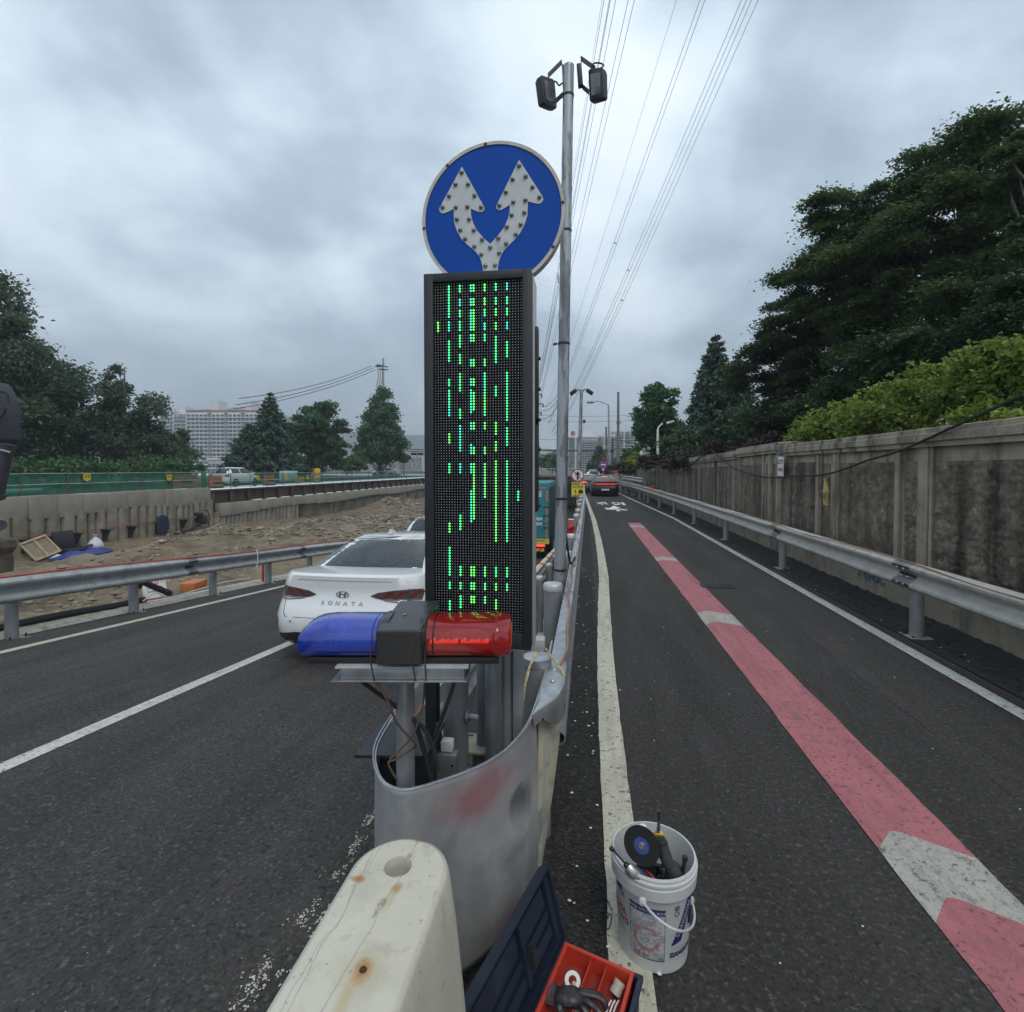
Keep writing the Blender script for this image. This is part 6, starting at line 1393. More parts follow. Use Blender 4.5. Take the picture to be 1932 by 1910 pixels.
cloth('tarpaulin', 'crumpled blue tarpaulin on the dirt below the pile wall', 'tarpaulin', ongr(*zc(590, 618), FX + 1.2), .65, 1.5, .30, mat('tarp_blue', (.022, .045, .21), .45, 0, .2, 3), 3)
cloth('plastic_sheet', 'small white crumpled sheet at the left end of the blue tarpaulin', 'sheet', ongr(*zc(398, 622), FX + 1.0), .35, .4, .25, mat('sheet_white', (.5, .5, .52), .5), 7, 14)
cloth('plastic_sheet', 'torn white sheet half buried in rubble right of the tarpaulin', 'sheet', ongr(*zc(1190, 668), -17), .4, .7, .2, MC['sheet_white'], 9, 14)
p = ongr(*zc(676, 588), FX + .7); t = thing('cloth_bag', 'white tied bag standing on the blue tarpaulin', 'bag', p); rg = []
for k in range(9):
    s = k / 8; w = [.30, .36, .36, .33, .28, .22, .12, .05, .12][k]; rg.append([(p.x + math.cos(a) * w * (1 + .1 * math.sin(3 * a + k)), p.y + math.sin(a) * w * (1 + .1 * math.cos(4 * a)), p.z + .72 * s + .1) for a in [i * .5236 for i in range(12)]])
mk('sack', G().rings(rg, True, True), MC['sheet_white'], t)
p = ongr(*zc(450, 590), FX + .35); t = thing('black_case', 'open black plastic case against the pile wall', 'case', p)
mk('lid', G().box(p + Vector((0, 0, .72)), (.12, 1.0, .85), rot=Matrix.Rotation(R(-8), 3, 'Y'), bev=.04), BLK, t); mk('base', G().box(p + Vector((.35, .15, .18)), (.7, 1.0, .22), bev=.04), BLK, t); mk('pipe_end', G().cyl(p + Vector((.4, .5, .32)), p + Vector((.5, 1.0, .34)), .06), GRYP, t)
p = ongr(*zc(1150, 520), FX + .1); t = thing('work_jacket', 'dark blue jacket hanging from a wall bracket', 'jacket', p); rg = []
for k in range(8):
    s = k / 7; w = [.32, .34, .33, .36, .38, .36, .3, .1][k]; rg.append([(p.x + math.cos(a) * .12, p.y + math.sin(a) * w * (1 + .08 * math.sin(5 * a + k)), p.z + .1 + 1.15 * s) for a in [i * .5236 for i in range(12)]])
mk('body', G().rings(rg, True, True), mat('jacket_navy', (.015, .022, .05), .8), t)
for s in (-1, 1): mk('sleeve', G().tube([p + Vector((0, s * .25, 1.15)), p + Vector((.05, s * .36, .8)), p + Vector((.06, s * .34, .35))], [.10, .09, .07], 10), MC['jacket_navy'], t)
p = ongr(*zc(1415, 480), FX + .6); t = thing('engine_pump', 'black engine-driven pump standing at the end of the pile wall', 'pump', p)
mk('engine', G().box(p + Vector((0, .2, .75)), (.5, .5, .6), bev=.08), BLK, t); mk('tank', G().box(p + Vector((0, -.1, 1.15)), (.4, .5, .25), bev=.08), BLKM, t); mk('handle_frame', G().tube([p + Vector((.2, .5, .1)), p + Vector((.2, .6, .9)), p + Vector((.2, .45, 1.35)), p + Vector((-.2, .45, 1.35))], .04, 8), BLKM, t); mk('skid', G().box(p + Vector((.1, -.4, .2)), (.9, 1.8, .25), bev=.05), RUST, t); mk('hose', G().tube([p + Vector((.2, -.3, .5)), p + Vector((.4, -.9, .55)), p + Vector((.5, -1.3, .3))], .09, 8), RUB, t)
p = ongr(*zc(1430, 524), FX + 1.3)
for i, (a, l_, lab) in enumerate([(0, 2.6, 'long pale plank lying in front of the engine pump'), (.12, 1.9, 'shorter upper plank lying in front of the engine pump'), (-.5, 1.2, 'small plank standing askew beside the engine pump')]):
    o = mk('wooden_plank', G().box(p + Vector((0.0 + .2 * i, .2 * i, .06 + .09 * i)), (.14, l_, .05), rot=Matrix.Rotation(a, 3, 'Z') @ Matrix.Rotation(R(20) if i == 2 else 0, 3, 'X')), WOOD); setp(o, lab, 'plank')
# behind the fence
def bhd(x, y, d): return dep(x, y, d)
OB = mat('barrier_orange', (.55, .10, .04), .55, 0, .12, 3)
for (px, d, lab) in [(349, 33, 'orange plastic barrier behind the netting left of the crossover'), (407, 35, 'red orange plastic barrier just behind the crossover tail'), (508, 43, 'orange barrier right of the white crossover')]:
    p = onX(px, 915, EX - 1.6); p.z = .44 if px > 400 else .58; kk = .5 if px in (407, 508) else .8; t = thing('road_barrier', lab, 'barrier', p)
    g = G(); g.rings([[(p.x + sx * w, p.y + sy * kk, p.z + z) for sx, sy in ((-1, -1), (1, -1), (1, 1), (-1, 1))] for z, w in ((0, .3), (.12, .3), (.4, .14), (.9, .12))], True, True); mk('body', g, OB, t, smooth=None)
    for k in (-.3, 0, .3): mk('slot', G().box(p + Vector((.2, k, .45)), (.12, .25, .12)), RUST, t)
p = onX(598, 905, EX - 1.0); p.z = .5; t = thing('yellow_cushion_drum', 'tall yellow drum standing behind the fence', 'drum', p); mk('body', G().lathe([(.0005, 0), (.34, 0), (.36, .6), (.33, .62), (.34, 1.3), (.3, 1.42), (.0005, 1.45)], p, 20), mat('drum_yellow', (.62, .36, .02), .5, 0, .1, 3), t); mk('band', G().lathe([(.35, .55), (.37, .62), (.35, .69)], p, 20), PLATE, t)
p = onX(545, 912, EX - 1.4); p.z = .6; t = thing('site_cabinet', 'pale site cabinet with yellow frame behind the fence', 'cabinet', p); mk('box', G().box(p + Vector((0, 0, .6)), (.8, 1.8, 1.0), bev=.05), mat('mint_panel', (.35, .5, .45), .6), t); mk('frame', G().box(p + Vector((.5, 1.0, .3)), (.1, 1.4, .5)), YEL, t)
PIPE = mat('pipe_teal', (.32, .50, .50), .5, 0, .1, 2)
for (y0, y1, xx, z, r, lab) in [(13, 21.6, EX - 1.0, .78, .13, 'front pale teal pipe lying behind the netting at the left'), (12.5, 22.6, EX - 1.7, .78, .13, 'second pale teal pipe behind the front one')]:
    t = thing('long_pipe', lab, 'pipe', (xx, y0, z)); mk('pipe', G().lathe([(r * .8, 0), (r, 0), (r, y1 - y0), (r * .8, y1 - y0)], (xx, y0, z), 18, M=Matrix.Rotation(R(-90), 3, 'X')), PIPE, t)
t = thing('material_stack', 'stack of grey sheets behind the netting at the left', 'stack', (EX - 2.4, 20, .6))
for k in range(4): mk('sheet', G().box((EX - 2.6, 20.5, .68 + .11 * k), (1.2, 6 - .3 * k, .08)), mat('sheet_teal', (.16, .25, .26), .6), t)
SAFE = mat('safety_yellow', (.60, .42, .03), .5, 0, .08, 4)
for i, (px, lab) in enumerate([(164, 'yellow safety plate on the fence far left'), (319, 'yellow safety plate beside the orange barrier'), (487, 'yellow safety plate above the crossover bonnet'), (541, 'yellow safety plate left of the site cabinet'), (580, 'yellow safety plate next to the drum')]):
    p = onX(px, 901, EX - .36); t = thing('safety_plate', lab, 'sign', p, group='yellow safety plates on the fence')
    g = G(); s = .2; g.rings([[(p.x + dx_, p.y + a * s, p.z + b * s) for a, b in ((-1, .9), (1, .9), (1, -.6), (0, -1.1), (-1, -.6))] for dx_ in (0, .02)], True, True); mk('plate', g, SAFE, t, smooth=None)
    vs, fs = text_geo('안전', .17, lambda u, v, w: (p.x + .026, p.y + u, p.z + v + .04), bold=.003); mk('lettering', G().add(vs, fs), TXTB, t, smooth=None)
# leaning notice, orange box and stones just beyond the left guardrail
p = onX(*zc(1095, 985), -8.7); gz_ = lambda x, y: dirtz(x, y)
p.z = zl(p.y) - .05
t = thing('access_notice', 'white notice with magenta lettering on an orange stand leaning by the guardrail', 'sign', p)
Mn = Matrix.Rotation(R(62), 3, 'Z') @ Matrix.Rotation(R(-18), 3, 'X')
mk('board', G().box(p + Vector((0, 0, .26)), (.42, .015, .56), rot=Mn), PLATE, t); mk('stand', G().box(p + Vector((-.12, .12, .27)), (.44, .03, .62), rot=Mn), mat('stand_orange', (.62, .25, .03), .5), t)
MAG = mat('ink_magenta', (.5, .03, .16), .5)
def nb(u, v): return p + Vector((0, 0, .26)) + Mn @ Vector((u, -.0095, v))
for body, sz, v0, m in (('위험 관계자 외', .05, .22, TXTB), ('접근금지', .11, .12, MAG), ('이 지역은 출입을', .04, .0, TXTB), ('금지하오니 협조', .04, -.07, TXTB)):
    vs, fs = text_geo(body, sz, lambda u, v, w: nb(u, v0 + v), bold=.001); mk('lettering', G().add(vs, fs), m, t, smooth=None)
g = G(); g.add([nb(-.21, -.2), nb(.21, -.2), nb(.21, -.28), nb(-.21, -.28)], [(0, 1, 2, 3)]); mk('bottom_band', g, MAG, t, smooth=None)
p = onX(*zc(1370, 905), -8.9); p.z = zl(p.y) - .1; o = mk('orange_box', G().box(p + Vector((0, 0, .18)), (.34, .52, .2), rot=Matrix.Rotation(R(10), 3, 'Z'), bev=.01), mat('box_orange', (.45, .15, .04), .55, 0, .1, 3)); setp(o, 'orange crate among stones behind the left guardrail', 'crate')
rr = random.Random(21)
for i, (x, y, r, lab) in enumerate([(1190, 900, .17, 'big grey rock just right of the leaning notice'), (1245, 895, .15, 'rock in the middle between notice and orange crate'), (1265, 935, .13, 'lower rock touching the white kerb'), (1205, 945, .13, 'low rock at the foot of the notice'), (1285, 890, .1, 'small rock next to the orange crate')]):
    p = onX(*zc(x, y), -8.55); p.z = zl(p.y) + .02; g = G(); poly_stone(g, (p.x, p.y, p.z), r, rr, .8); o = mk('rock', g, STN, smooth=25); setp(o, lab, 'rock', 'rocks beside the leaning notice')
hp = [Vector((-8.3, 9.2, zl(9) + .1)), Vector((-8.35, 8.6, zl(8.6) + .45)), Vector((-8.5, 8.5, zl(8.5) + .75)), Vector((-8.7, 8.9, zl(9) + .3))]
ropeon('drain_hose', 'black hose looped up behind the left guardrail post', smoothpath([(x.x, x.y, x.z) for x in hp], 6), .06, RUB, 'hose')
ropeon('rope', 'white rope tied round the hoses beside the notice', smoothpath([(-8.05, 8.3, zl(8.3) + .12), (-7.98, 8.5, zl(8.5) + .25), (-7.95, 8.8, zl(8.8) + .12), (-8.0, 9.6, zl(9.6) + .15), (-8.02, 10.4, zl(10.4) + .2), (-7.8, 11, zl(11) + .22)], 6), .014, PLATE)
ropeon('wire_scrap', 'red pipe standing beside a left guardrail post', [(-8.0, 11.75, zl(11.7) - .05), (-8.02, 11.8, zl(11.7) + .62)], .03, REDC, 'pipe')
# excavator arm reaching in from the left edge
EXC = mat('excavator_black', (.035, .035, .045), .55, .1, .25, 3, .1, 10); DIRTY = mat('excavator_dirt', (.11, .085, .07), .8, 0, .4, 4, .3, 12)
t = thing('excavator_arm', 'dark excavator arm with hydraulic ram at the left edge', 'excavator', dep(0, 1060, 13.5))
def ez(x, y, d=13.5): return dep(x / 2.94 * .644 - 17, (1050 + y / 2.94) * .644, d)
def slab(name, poly, d0, d1, m): 
    g = G(); n = len(poly); tri = mgeo.tessellate_polygon([[Vector((x, y, 0)) for x, y in poly]])
    fr = [ez(x, y, 13.5) + Vector(_fv) * (d0 - 13.5) for x, y in poly]; bk_ = [ez(x, y, 13.5) + Vector(_fv) * (d1 - 13.5) for x, y in poly]
    g.add(fr + bk_, [tuple(a) for a in tri] + [tuple(a + n for a in q[::-1]) for q in tri] + [(i, (i + 1) % n, n + (i + 1) % n, n + i) for i in range(n)]); o = mk(name, g, m, t, smooth=30); b = o.modifiers.new('bev', 'BEVEL'); b.width = .02; b.segments = 2; b.limit_method = 'ANGLE'; return o
slab('stick', [(-300, 215), (-60, 205), (70, 208), (105, 245), (140, 300), (160, 380), (182, 470), (180, 700), (120, 760), (60, 880), (-10, 1070), (-300, 1150)], 13.2, 13.75, EXC)
mk('ram_cylinder', G().cyl(ez(135, 740, 13.0), ez(35, 1215, 13.0), .16, n=20), EXC, t); mk('ram_rod', G().cyl(ez(38, 1215, 13.0), ez(5, 1400, 13.0), .085, n=16), CHR, t)
for k in ((120, 805), (50, 1185)): mk('ram_collar', G().cyl(ez(k[0] + 4, k[1] - 18, 13.), ez(k[0] - 4, k[1] + 18, 13.), .18, n=20), EXC, t)
mk('hydraulic_hose', G().tube(smoothpath([ez(-40, 330, 13.1), ez(40, 290, 13.1), ez(130, 300, 13.1), ez(155, 380, 13.1)], 6), .03, 8), RUB, t)
mk('hydraulic_hose', G().tube(smoothpath([ez(-40, 500, 13.1), ez(30, 530, 13.1), ez(100, 490, 13.1), ez(125, 430, 13.1)], 6), .03, 8), RUB, t)
mk('hydraulic_hose', G().tube(smoothpath([ez(-30, 840, 12.9), ez(30, 785, 12.85), ez(100, 795, 12.85), ez(165, 812, 12.9)], 6), .03, 8), POST, t)
slab('link', [(-60, 1400), (80, 1410), (105, 1440), (95, 1465), (60, 1480), (20, 1560), (-60, 1600)], 13.0, 13.6, EXC)
mk('pin', G().cyl(ez(80, 1437, 12.9), ez(80, 1437, 13.7), .13, n=18), EXC, t)
slab('bucket', [(-200, 1560), (-20, 1560), (60, 1580), (75, 1640), (30, 1700), (45, 1780), (40, 1860), (-200, 1900)], 12.9, 14.0, DIRTY)

# ================================================================ FOLIAGE
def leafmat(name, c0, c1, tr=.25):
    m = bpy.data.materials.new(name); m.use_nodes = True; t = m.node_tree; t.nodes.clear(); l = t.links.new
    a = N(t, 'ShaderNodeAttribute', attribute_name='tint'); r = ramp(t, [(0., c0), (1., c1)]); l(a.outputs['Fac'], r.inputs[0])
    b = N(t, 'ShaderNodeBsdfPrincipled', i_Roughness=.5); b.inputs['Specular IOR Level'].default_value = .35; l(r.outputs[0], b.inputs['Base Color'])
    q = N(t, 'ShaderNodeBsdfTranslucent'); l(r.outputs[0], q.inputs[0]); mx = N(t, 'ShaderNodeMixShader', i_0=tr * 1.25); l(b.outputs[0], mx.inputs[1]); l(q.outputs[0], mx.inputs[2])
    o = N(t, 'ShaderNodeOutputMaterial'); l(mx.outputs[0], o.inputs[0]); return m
def leaves(name, P, sizes, tint, m, parent, seed, up=.5, asp=.55, dirs=None):
    """one folded leaf blade (two triangles) at each point"""
    r = np.random.default_rng(seed); n = len(P)
    nr = r.normal(size=(n, 3)); nr /= np.linalg.norm(nr, axis=1)[:, None]; nr = nr * (1 - up) + np.array([0, 0, 1.]) * up; nr /= np.linalg.norm(nr, axis=1)[:, None]
    d = r.normal(size=(n, 3)) if dirs is None else dirs + .35 * r.normal(size=(n, 3))
    d -= nr * np.sum(d * nr, axis=1)[:, None]; d /= np.linalg.norm(d, axis=1)[:, None] + 1e-9; s = np.cross(nr, d)
    S = sizes[:, None]
    V = np.empty((n, 4, 3)); V[:, 0] = P - d * S * .5; V[:, 1] = P + s * S * asp * .5 + d * S * .05 + nr * S * .09; V[:, 2] = P + d * S * .55 - nr * S * .06; V[:, 3] = P - s * S * asp * .5 + d * S * .05 + nr * S * .09
    me = bpy.data.meshes.new(name); me.vertices.add(n * 4); me.vertices.foreach_set('co', V.reshape(-1))
    F = np.arange(n * 4).reshape(n, 4); T = np.concatenate([F[:, [0, 1, 2]], F[:, [0, 2, 3]]]).reshape(-1)
    me.loops.add(len(T)); me.loops.foreach_set('vertex_index', T.astype(np.int32)); me.polygons.add(len(T) // 3)
    me.polygons.foreach_set('loop_start', np.arange(0, len(T), 3, dtype=np.int32)); me.polygons.foreach_set('loop_total', np.full(len(T) // 3, 3, dtype=np.int32))
    at = me.attributes.new('tint', 'FLOAT', 'POINT'); at.data.foreach_set('value', np.repeat(np.clip(tint, 0, 1), 4).astype(np.float32))
    me.materials.append(m); me.update(calc_edges=True); me.validate()
    o = bpy.data.objects.new(name, me); COL.objects.link(o)
    if parent is not None: o.parent = parent
    return o
def sample_env(env, n, r, shell=.55):
    vol = np.array([e[3] * e[4] * e[5] for e in env]) ** (2 / 3.); k = r.choice(len(env), n, p=vol / vol.sum()); E_ = np.array(env)[k]
    u = r.normal(size=(n, 3)); u /= np.linalg.norm(u, axis=1)[:, None]; q = (1 - r.random(n) ** 1.6 * (1 - shell + .35))[:, None]
    return E_[:, :3] + u * q * E_[:, 3:6]
def EL(x, y, rx, ry, d, dr=None):   # ellipsoid seen at (x, y) with apparent radii, at distance d
    c = dep(x, y, d); a = rx / 967 * d; b = ry / 967 * d; return (c.x, c.y, c.z, a, (dr if dr else a), b)
def tree(name, label, cat, env, base, m, nclu=60, nleaf=20000, ls=.12, seed=1, cs=.16, flat=.45, trunk_r=.16, up=.45, fork=.35, group=None, branches=True, tip=.0, shell=.55):
    r = np.random.default_rng(seed); e_ = np.array(env)[:, :2].mean(0); base = (float(e_[0]), float(e_[1]), base[2]); t = thing(name, label, cat, base, group=group); b = Vector(base)
    C = sample_env(env, nclu, r, shell); rad = np.mean([(e[3] * e[4] * e[5]) ** (1 / 3.) for e in env])
    # leaves gathered in flattened sprays round each twig end
    k = r.integers(0, nclu, nleaf); rr_ = (rad * cs * (0.6 + .9 * r.random(nclu)))[k]
    off = r.normal(size=(nleaf, 3)) * .62; P = C[k] + off * np.stack([rr_, rr_, rr_ * flat], 1); P[:, 2] -= (off[:, 0] ** 2 + off[:, 1] ** 2) * rr_ * .10
    ct = r.random(nclu); tint = .25 + .45 * ct[k] + .25 * (r.random(nleaf) - .5) + tip * (off[:, 2])
    P2 = P - np.array(b)
    leaves('crown', P2, ls * (.6 + .7 * r.random(nleaf)), tint, m, t, seed + 1, up)
    top = Vector((float(np.mean(C[:, 0])), float(np.mean(C[:, 1])), float(np.max(C[:, 2]) - rad * .25)))
    tp = [b, b.lerp(top, .3) + Vector((r.normal() * .1, r.normal() * .1, 0)), b.lerp(top, .65), top]; tp = smoothpath(tp, 5)
    g = G().tube(tp, [trunk_r * (1 - .85 * i / (len(tp) - 1)) for i in range(len(tp))], 10); mk('trunk', g, BARK, t)
    if branches:
        g = G()
        for i in range(min(nclu, 70)):
            c = Vector(C[i]); h = max(.12, min(.9, (c.z - b.z) / max(.1, (top.z - b.z)) - .18)); s = tp[int(h * (len(tp) - 1))]; mid = s.lerp(c, .5) + Vector((0, 0, -.06 * (c - s).length))
            g.tube([s, mid, c], [trunk_r * .28 * (1 - h * .5), trunk_r * .16, trunk_r * .04], 5, cap=False)
        mk('limbs', g, BARK, t)
    return t
LM1 = leafmat('leaf_maple', (.03, .068, .034), (.16, .235, .085)); LM2 = leafmat('leaf_dark', (.02, .046, .026), (.09, .15, .065)); LM3 = leafmat('leaf_mid', (.03, .08, .038), (.11, .22, .085))
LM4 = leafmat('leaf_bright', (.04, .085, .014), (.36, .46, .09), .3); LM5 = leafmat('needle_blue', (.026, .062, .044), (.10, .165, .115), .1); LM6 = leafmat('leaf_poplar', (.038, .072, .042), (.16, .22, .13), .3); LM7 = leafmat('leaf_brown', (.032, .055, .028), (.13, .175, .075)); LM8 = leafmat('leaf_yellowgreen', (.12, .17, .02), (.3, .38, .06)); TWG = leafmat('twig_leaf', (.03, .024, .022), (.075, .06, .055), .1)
# maples behind the wall
G0 = 2.1
tree('maple_tree', 'tallest dark maple rising behind the wall at the right edge', 'tree', [EL(1815, 330, 95, 120, 12), EL(1750, 430, 130, 120, 12.5), EL(1880, 480, 110, 130, 11.5), EL(1860, 620, 130, 120, 11), EL(1770, 560, 110, 110, 12)], (8.6, 9.4, G0), LM1, 170, 125000, .095, 11, .24, .34, .16, up=.6)
tree('maple_tree', 'maple cut by the right edge of the picture', 'tree', [EL(1945, 330, 45, 110, 10), EL(1950, 500, 60, 120, 9.5), EL(1940, 600, 60, 90, 9.)], (9.3, 6.9, G0), LM1, 80, 52000, .095, 12, .26, .34, .13, up=.6)
tree('maple_tree', 'broad maple with layered boughs reaching left over the wall', 'tree', [EL(1610, 430, 85, 85, 14), EL(1560, 520, 105, 90, 14.5), EL(1650, 560, 120, 110, 14), EL(1700, 660, 120, 100, 13)], (7.6, 12.2, G0), LM1, 150, 120000, .10, 13, .24, .32, .15, up=.6)
tree('maple_tree', 'lower brownish green maple between spruce and broad maple', 'tree', [EL(1500, 640, 80, 80, 17), EL(1480, 740, 90, 90, 17), EL(1580, 730, 90, 80, 16), EL(1430, 700, 50, 65, 18)], (7.2, 16, G0), LM7, 130, 78000, .115, 14, .24, .34, .13, up=.6)
tree('dark_shrub', 'dark shrub mass in shade above the wall behind the bright hedge', 'shrub', [EL(1620, 770, 110, 60, 12.5), EL(1780, 690, 140, 80, 10.5), EL(1900, 620, 80, 90, 9)], (6.6, 9.5, G0), LM2, 120, 80000, .10, 15, .3, .45, .08, up=.6)
# spruces
def spruce(label, top, d, hpx, wpx, base, seed, n=22000, ls=.2, m=LM5, cat='tree', tiers=26):
    r = np.random.default_rng(seed); T = dep(*top, d); base = (T.x, T.y, base[2]); t = thing('spruce_tree', label, cat, base); b = Vector(base); H_ = hpx / 967 * d; W_ = wpx / 967 * d / 2
    P = []; D = []; ti = []; g = G()
    for k in range(tiers):
        f = ((k + .5) / tiers) ** .9; z = T.z - H_ * f; nb_ = int(6 + 8 * f)
        for j in range(nb_):
            a = 2 * math.pi * (j / nb_) + k * 1.3 + r.normal() * .15; L_ = W_ * (f ** .85) * (.72 + .45 * r.random()) + .12; nn = max(8, int(n * L_ / (tiers * 10 * W_ * .6)))
            s = r.random(nn) ** .7; x = T.x + math.cos(a) * L_ * s; y = T.y + math.sin(a) * L_ * s; droop = -.28 * L_ * s + .22 * L_ * s ** 2.5
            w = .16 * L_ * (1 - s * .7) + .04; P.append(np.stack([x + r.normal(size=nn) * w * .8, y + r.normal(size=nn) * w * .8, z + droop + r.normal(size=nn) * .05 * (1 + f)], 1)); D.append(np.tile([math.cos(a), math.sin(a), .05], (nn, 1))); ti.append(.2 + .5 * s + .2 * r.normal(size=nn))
            if j % 2 == 0: g.tube([(T.x, T.y, z), (T.x + math.cos(a) * L_ * .9, T.y + math.sin(a) * L_ * .9, z - .12 * L_)], [.03, .008], 4, cap=False)
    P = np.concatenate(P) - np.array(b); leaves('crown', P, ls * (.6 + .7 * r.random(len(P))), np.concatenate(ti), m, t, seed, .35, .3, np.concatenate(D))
    mk('trunk', G().tube([b, Vector((T.x, T.y, T.z - H_ * .5)), T + Vector((0, 0, .1))], [.2, .1, .015], 8), BARK, t); mk('boughs', g, BARK, t); return t
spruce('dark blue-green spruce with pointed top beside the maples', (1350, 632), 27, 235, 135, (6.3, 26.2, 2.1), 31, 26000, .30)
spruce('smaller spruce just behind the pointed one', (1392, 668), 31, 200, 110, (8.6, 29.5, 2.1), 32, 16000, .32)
tree('plane_tree', 'rounded mid green tree left of the spruce above the wall', 'tree', [EL(1245, 770, 38, 50, 36), EL(1228, 815, 34, 50, 36), EL(1268, 820, 40, 50, 36)], (5.6, 35.4, 1.8), LM3, 110, 24000, .26, 33, .2, .6, .2)
tree('dark_shrub', 'dark bushes filling the foot of the spruces', 'shrub', [EL(1320, 840, 70, 30, 26), EL(1400, 820, 70, 40, 22), EL(1460, 815, 60, 35, 18)], (6, 22, 2.1), LM2, 110, 24000, .2, 34, .25, .6, .08)
def bush(name, label, env, base, m, nc, nl, ls, seed, cs=.22, up=.3, flat=.7): return tree(name, label, 'shrub', env, base, m, nc, nl, ls, seed, cs, flat, .04, up, branches=True)
bush('hedge_shrub', 'bright yellow-green shrub spilling over the wall at the right', [EL(1925, 720, 75, 70, 6.6, .7), EL(1850, 720, 75, 60, 7.1, .7), EL(1890, 690, 60, 55, 6.9, .6), EL(1930, 785, 60, 22, 6.1, .45), EL(1850, 790, 60, 18, 6.8, .4)], (5.2, 7.2, 2.1), LM4, 130, 11500, .085, 41, .27, .45)
bush('hedge_shrub', 'middle bright green shrub hanging over the wall coping', [EL(1760, 755, 80, 65, 8., .7), EL(1690, 765, 65, 52, 8.9, .7)], (5.2, 9.2, 2.1), LM4, 120, 9000, .088, 42, .27, .45)
bush('hedge_shrub', 'left end of the bright green shrubs with loose drooping shoots', [EL(1620, 790, 55, 45, 10., .7), EL(1560, 815, 50, 34, 11., .7), EL(1522, 828, 25, 20, 11.8, .4)], (5.2, 12, 2.1), LM4, 95, 6800, .095, 43, .3, .45)
bush('dry_shrub', 'leafless brown twiggy shrub along the wall top', [EL(1450, 836, 45, 14, 14.8, .4), EL(1375, 846, 45, 12, 18.2, .4)], (4.8, 15, 2.1), TWG, 60, 9000, .10, 44, .3)
bush('dry_shrub', 'dry purple-brown shrub farther along the wall top', [EL(1290, 868, 45, 15, 22, .6), EL(1240, 873, 40, 12, 27, .6)], (4.9, 24, 2.1), TWG, 60, 8000, .12, 45, .3)
bush('dry_shrub', 'farthest brown shrubs beyond the yellow bush', [EL(1180, 882, 30, 9, 45, .8), EL(1150, 884, 20, 7, 55, .8)], (4.9, 50, 2.0), TWG, 40, 5000, .2, 46, .3)
bush('yellow_shrub', 'small yellow-green bush on the wall top by the white post', [EL(1203, 868, 18, 12, 31, .6)], (4.8, 31, 2.1), LM8, 40, 3500, .14, 47, .3)
# trees beyond the excavation
tree('acacia_tree', 'tallest leafy tree at the left edge beyond the fence', 'tree', [EL(5, 620, 55, 85, 36), EL(40, 720, 85, 90, 36), EL(20, 800, 90, 90, 35)], (-37, 23, .5), LM6, 120, 42000, .30, 51, .26, .7, .35, shell=.5)
tree('acacia_tree', 'second tree right of the tallest one at the left', 'tree', [EL(112, 800, 40, 55, 40), EL(120, 855, 50, 38, 40)], (-37, 28, .5), LM6, 70, 24000, .30, 52, .26, .7, .25, shell=.5)
tree('poplar_tree', 'loose airy poplar with a double top beyond the fence', 'tree', [EL(212, 735, 30, 42, 43), EL(205, 800, 42, 50, 43), EL(262, 790, 42, 50, 42), EL(255, 845, 60, 42, 42)], (-36, 34, .5), LM6, 110, 26000, .28, 53, .24, .8, .25, shell=.45)
tree('poplar_tree', 'low tree in front of the apartment slab', 'tree', [EL(325, 838, 38, 32, 44), EL(310, 865, 60, 22, 43)], (-34.5, 39, .5), LM6, 60, 15000, .28, 54, .26, .7, .2, shell=.4)
spruce('dark spruce left of the green round tree beyond the excavation', (510, 740), 50, 155, 115, (-34.5, 44, .5), 55, 17000, .45)
spruce('low broad spruce at the foot of the apartment slab', (470, 800), 49, 95, 110, (-36.5, 41, .5), 56, 12000, .45)
tree('broadleaf_tree', 'mid green broad tree between spruce and ginkgo', 'tree', [EL(598, 805, 42, 48, 61), EL(575, 835, 45, 50, 61), EL(628, 835, 32, 48, 62)], (-33.5, 50, .5), LM3, 110, 30000, .42, 57, .2, .5, .3)
def cone_env(x, y0, y1, w, d, n=7): return [EL(x, y0 + (y1 - y0) * (i + .5) / n, max(7, w / 2 * (((i + 1.1) / (n + .4)) ** .62) * .98), (y1 - y0) / n * .9, d) for i in range(n)]
tree('ginkgo_tree', 'dense pyramid-shaped ginkgo right of the round tree', 'tree', cone_env(718, 742, 868, 112, 77, 7), (-31.5, 57, .5), LM3, 150, 32000, .46, 58, .3, .7, .3, up=.2)
bush('roadside_shrub', 'row of low bushes under the left trees along the fence', [EL(150, 885, 90, 14, 36, 1.5), EL(300, 886, 90, 12, 40, 1.5), EL(50, 880, 60, 16, 33, 1.5)], (-33, 30, .5), LM3, 90, 15000, .24, 59, .3)
bush('roadside_shrub', 'green bushes between broad tree and ginkgo', [EL(655, 875, 28, 16, 68, 1.5), EL(560, 885, 60, 10, 62, 1.5), EL(680, 870, 18, 16, 70, 1.)], (-33, 52, .5), LM3, 70, 10000, .3, 60, .3)
spruce('conical evergreen beyond the queue of cars', (1131, 842), 82, 50, 48, (-.6, 84, .5), 61, 7000, .7)
tree('broadleaf_tree', 'small round tree behind the bridge railing', 'tree', [EL(1040, 872, 24, 16, 110, 3)], (-9, 112, .9), LM3, 40, 4500, .7, 62, .3, .6, .2)
tree('broadleaf_tree', 'low tree just right of the far lamp posts', 'tree', [EL(1190, 862, 14, 16, 62, 2), EL(1180, 880, 20, 10, 60, 2)], (5.5, 62, 2), LM3, 40, 5500, .4, 63, .3, .6, .12)
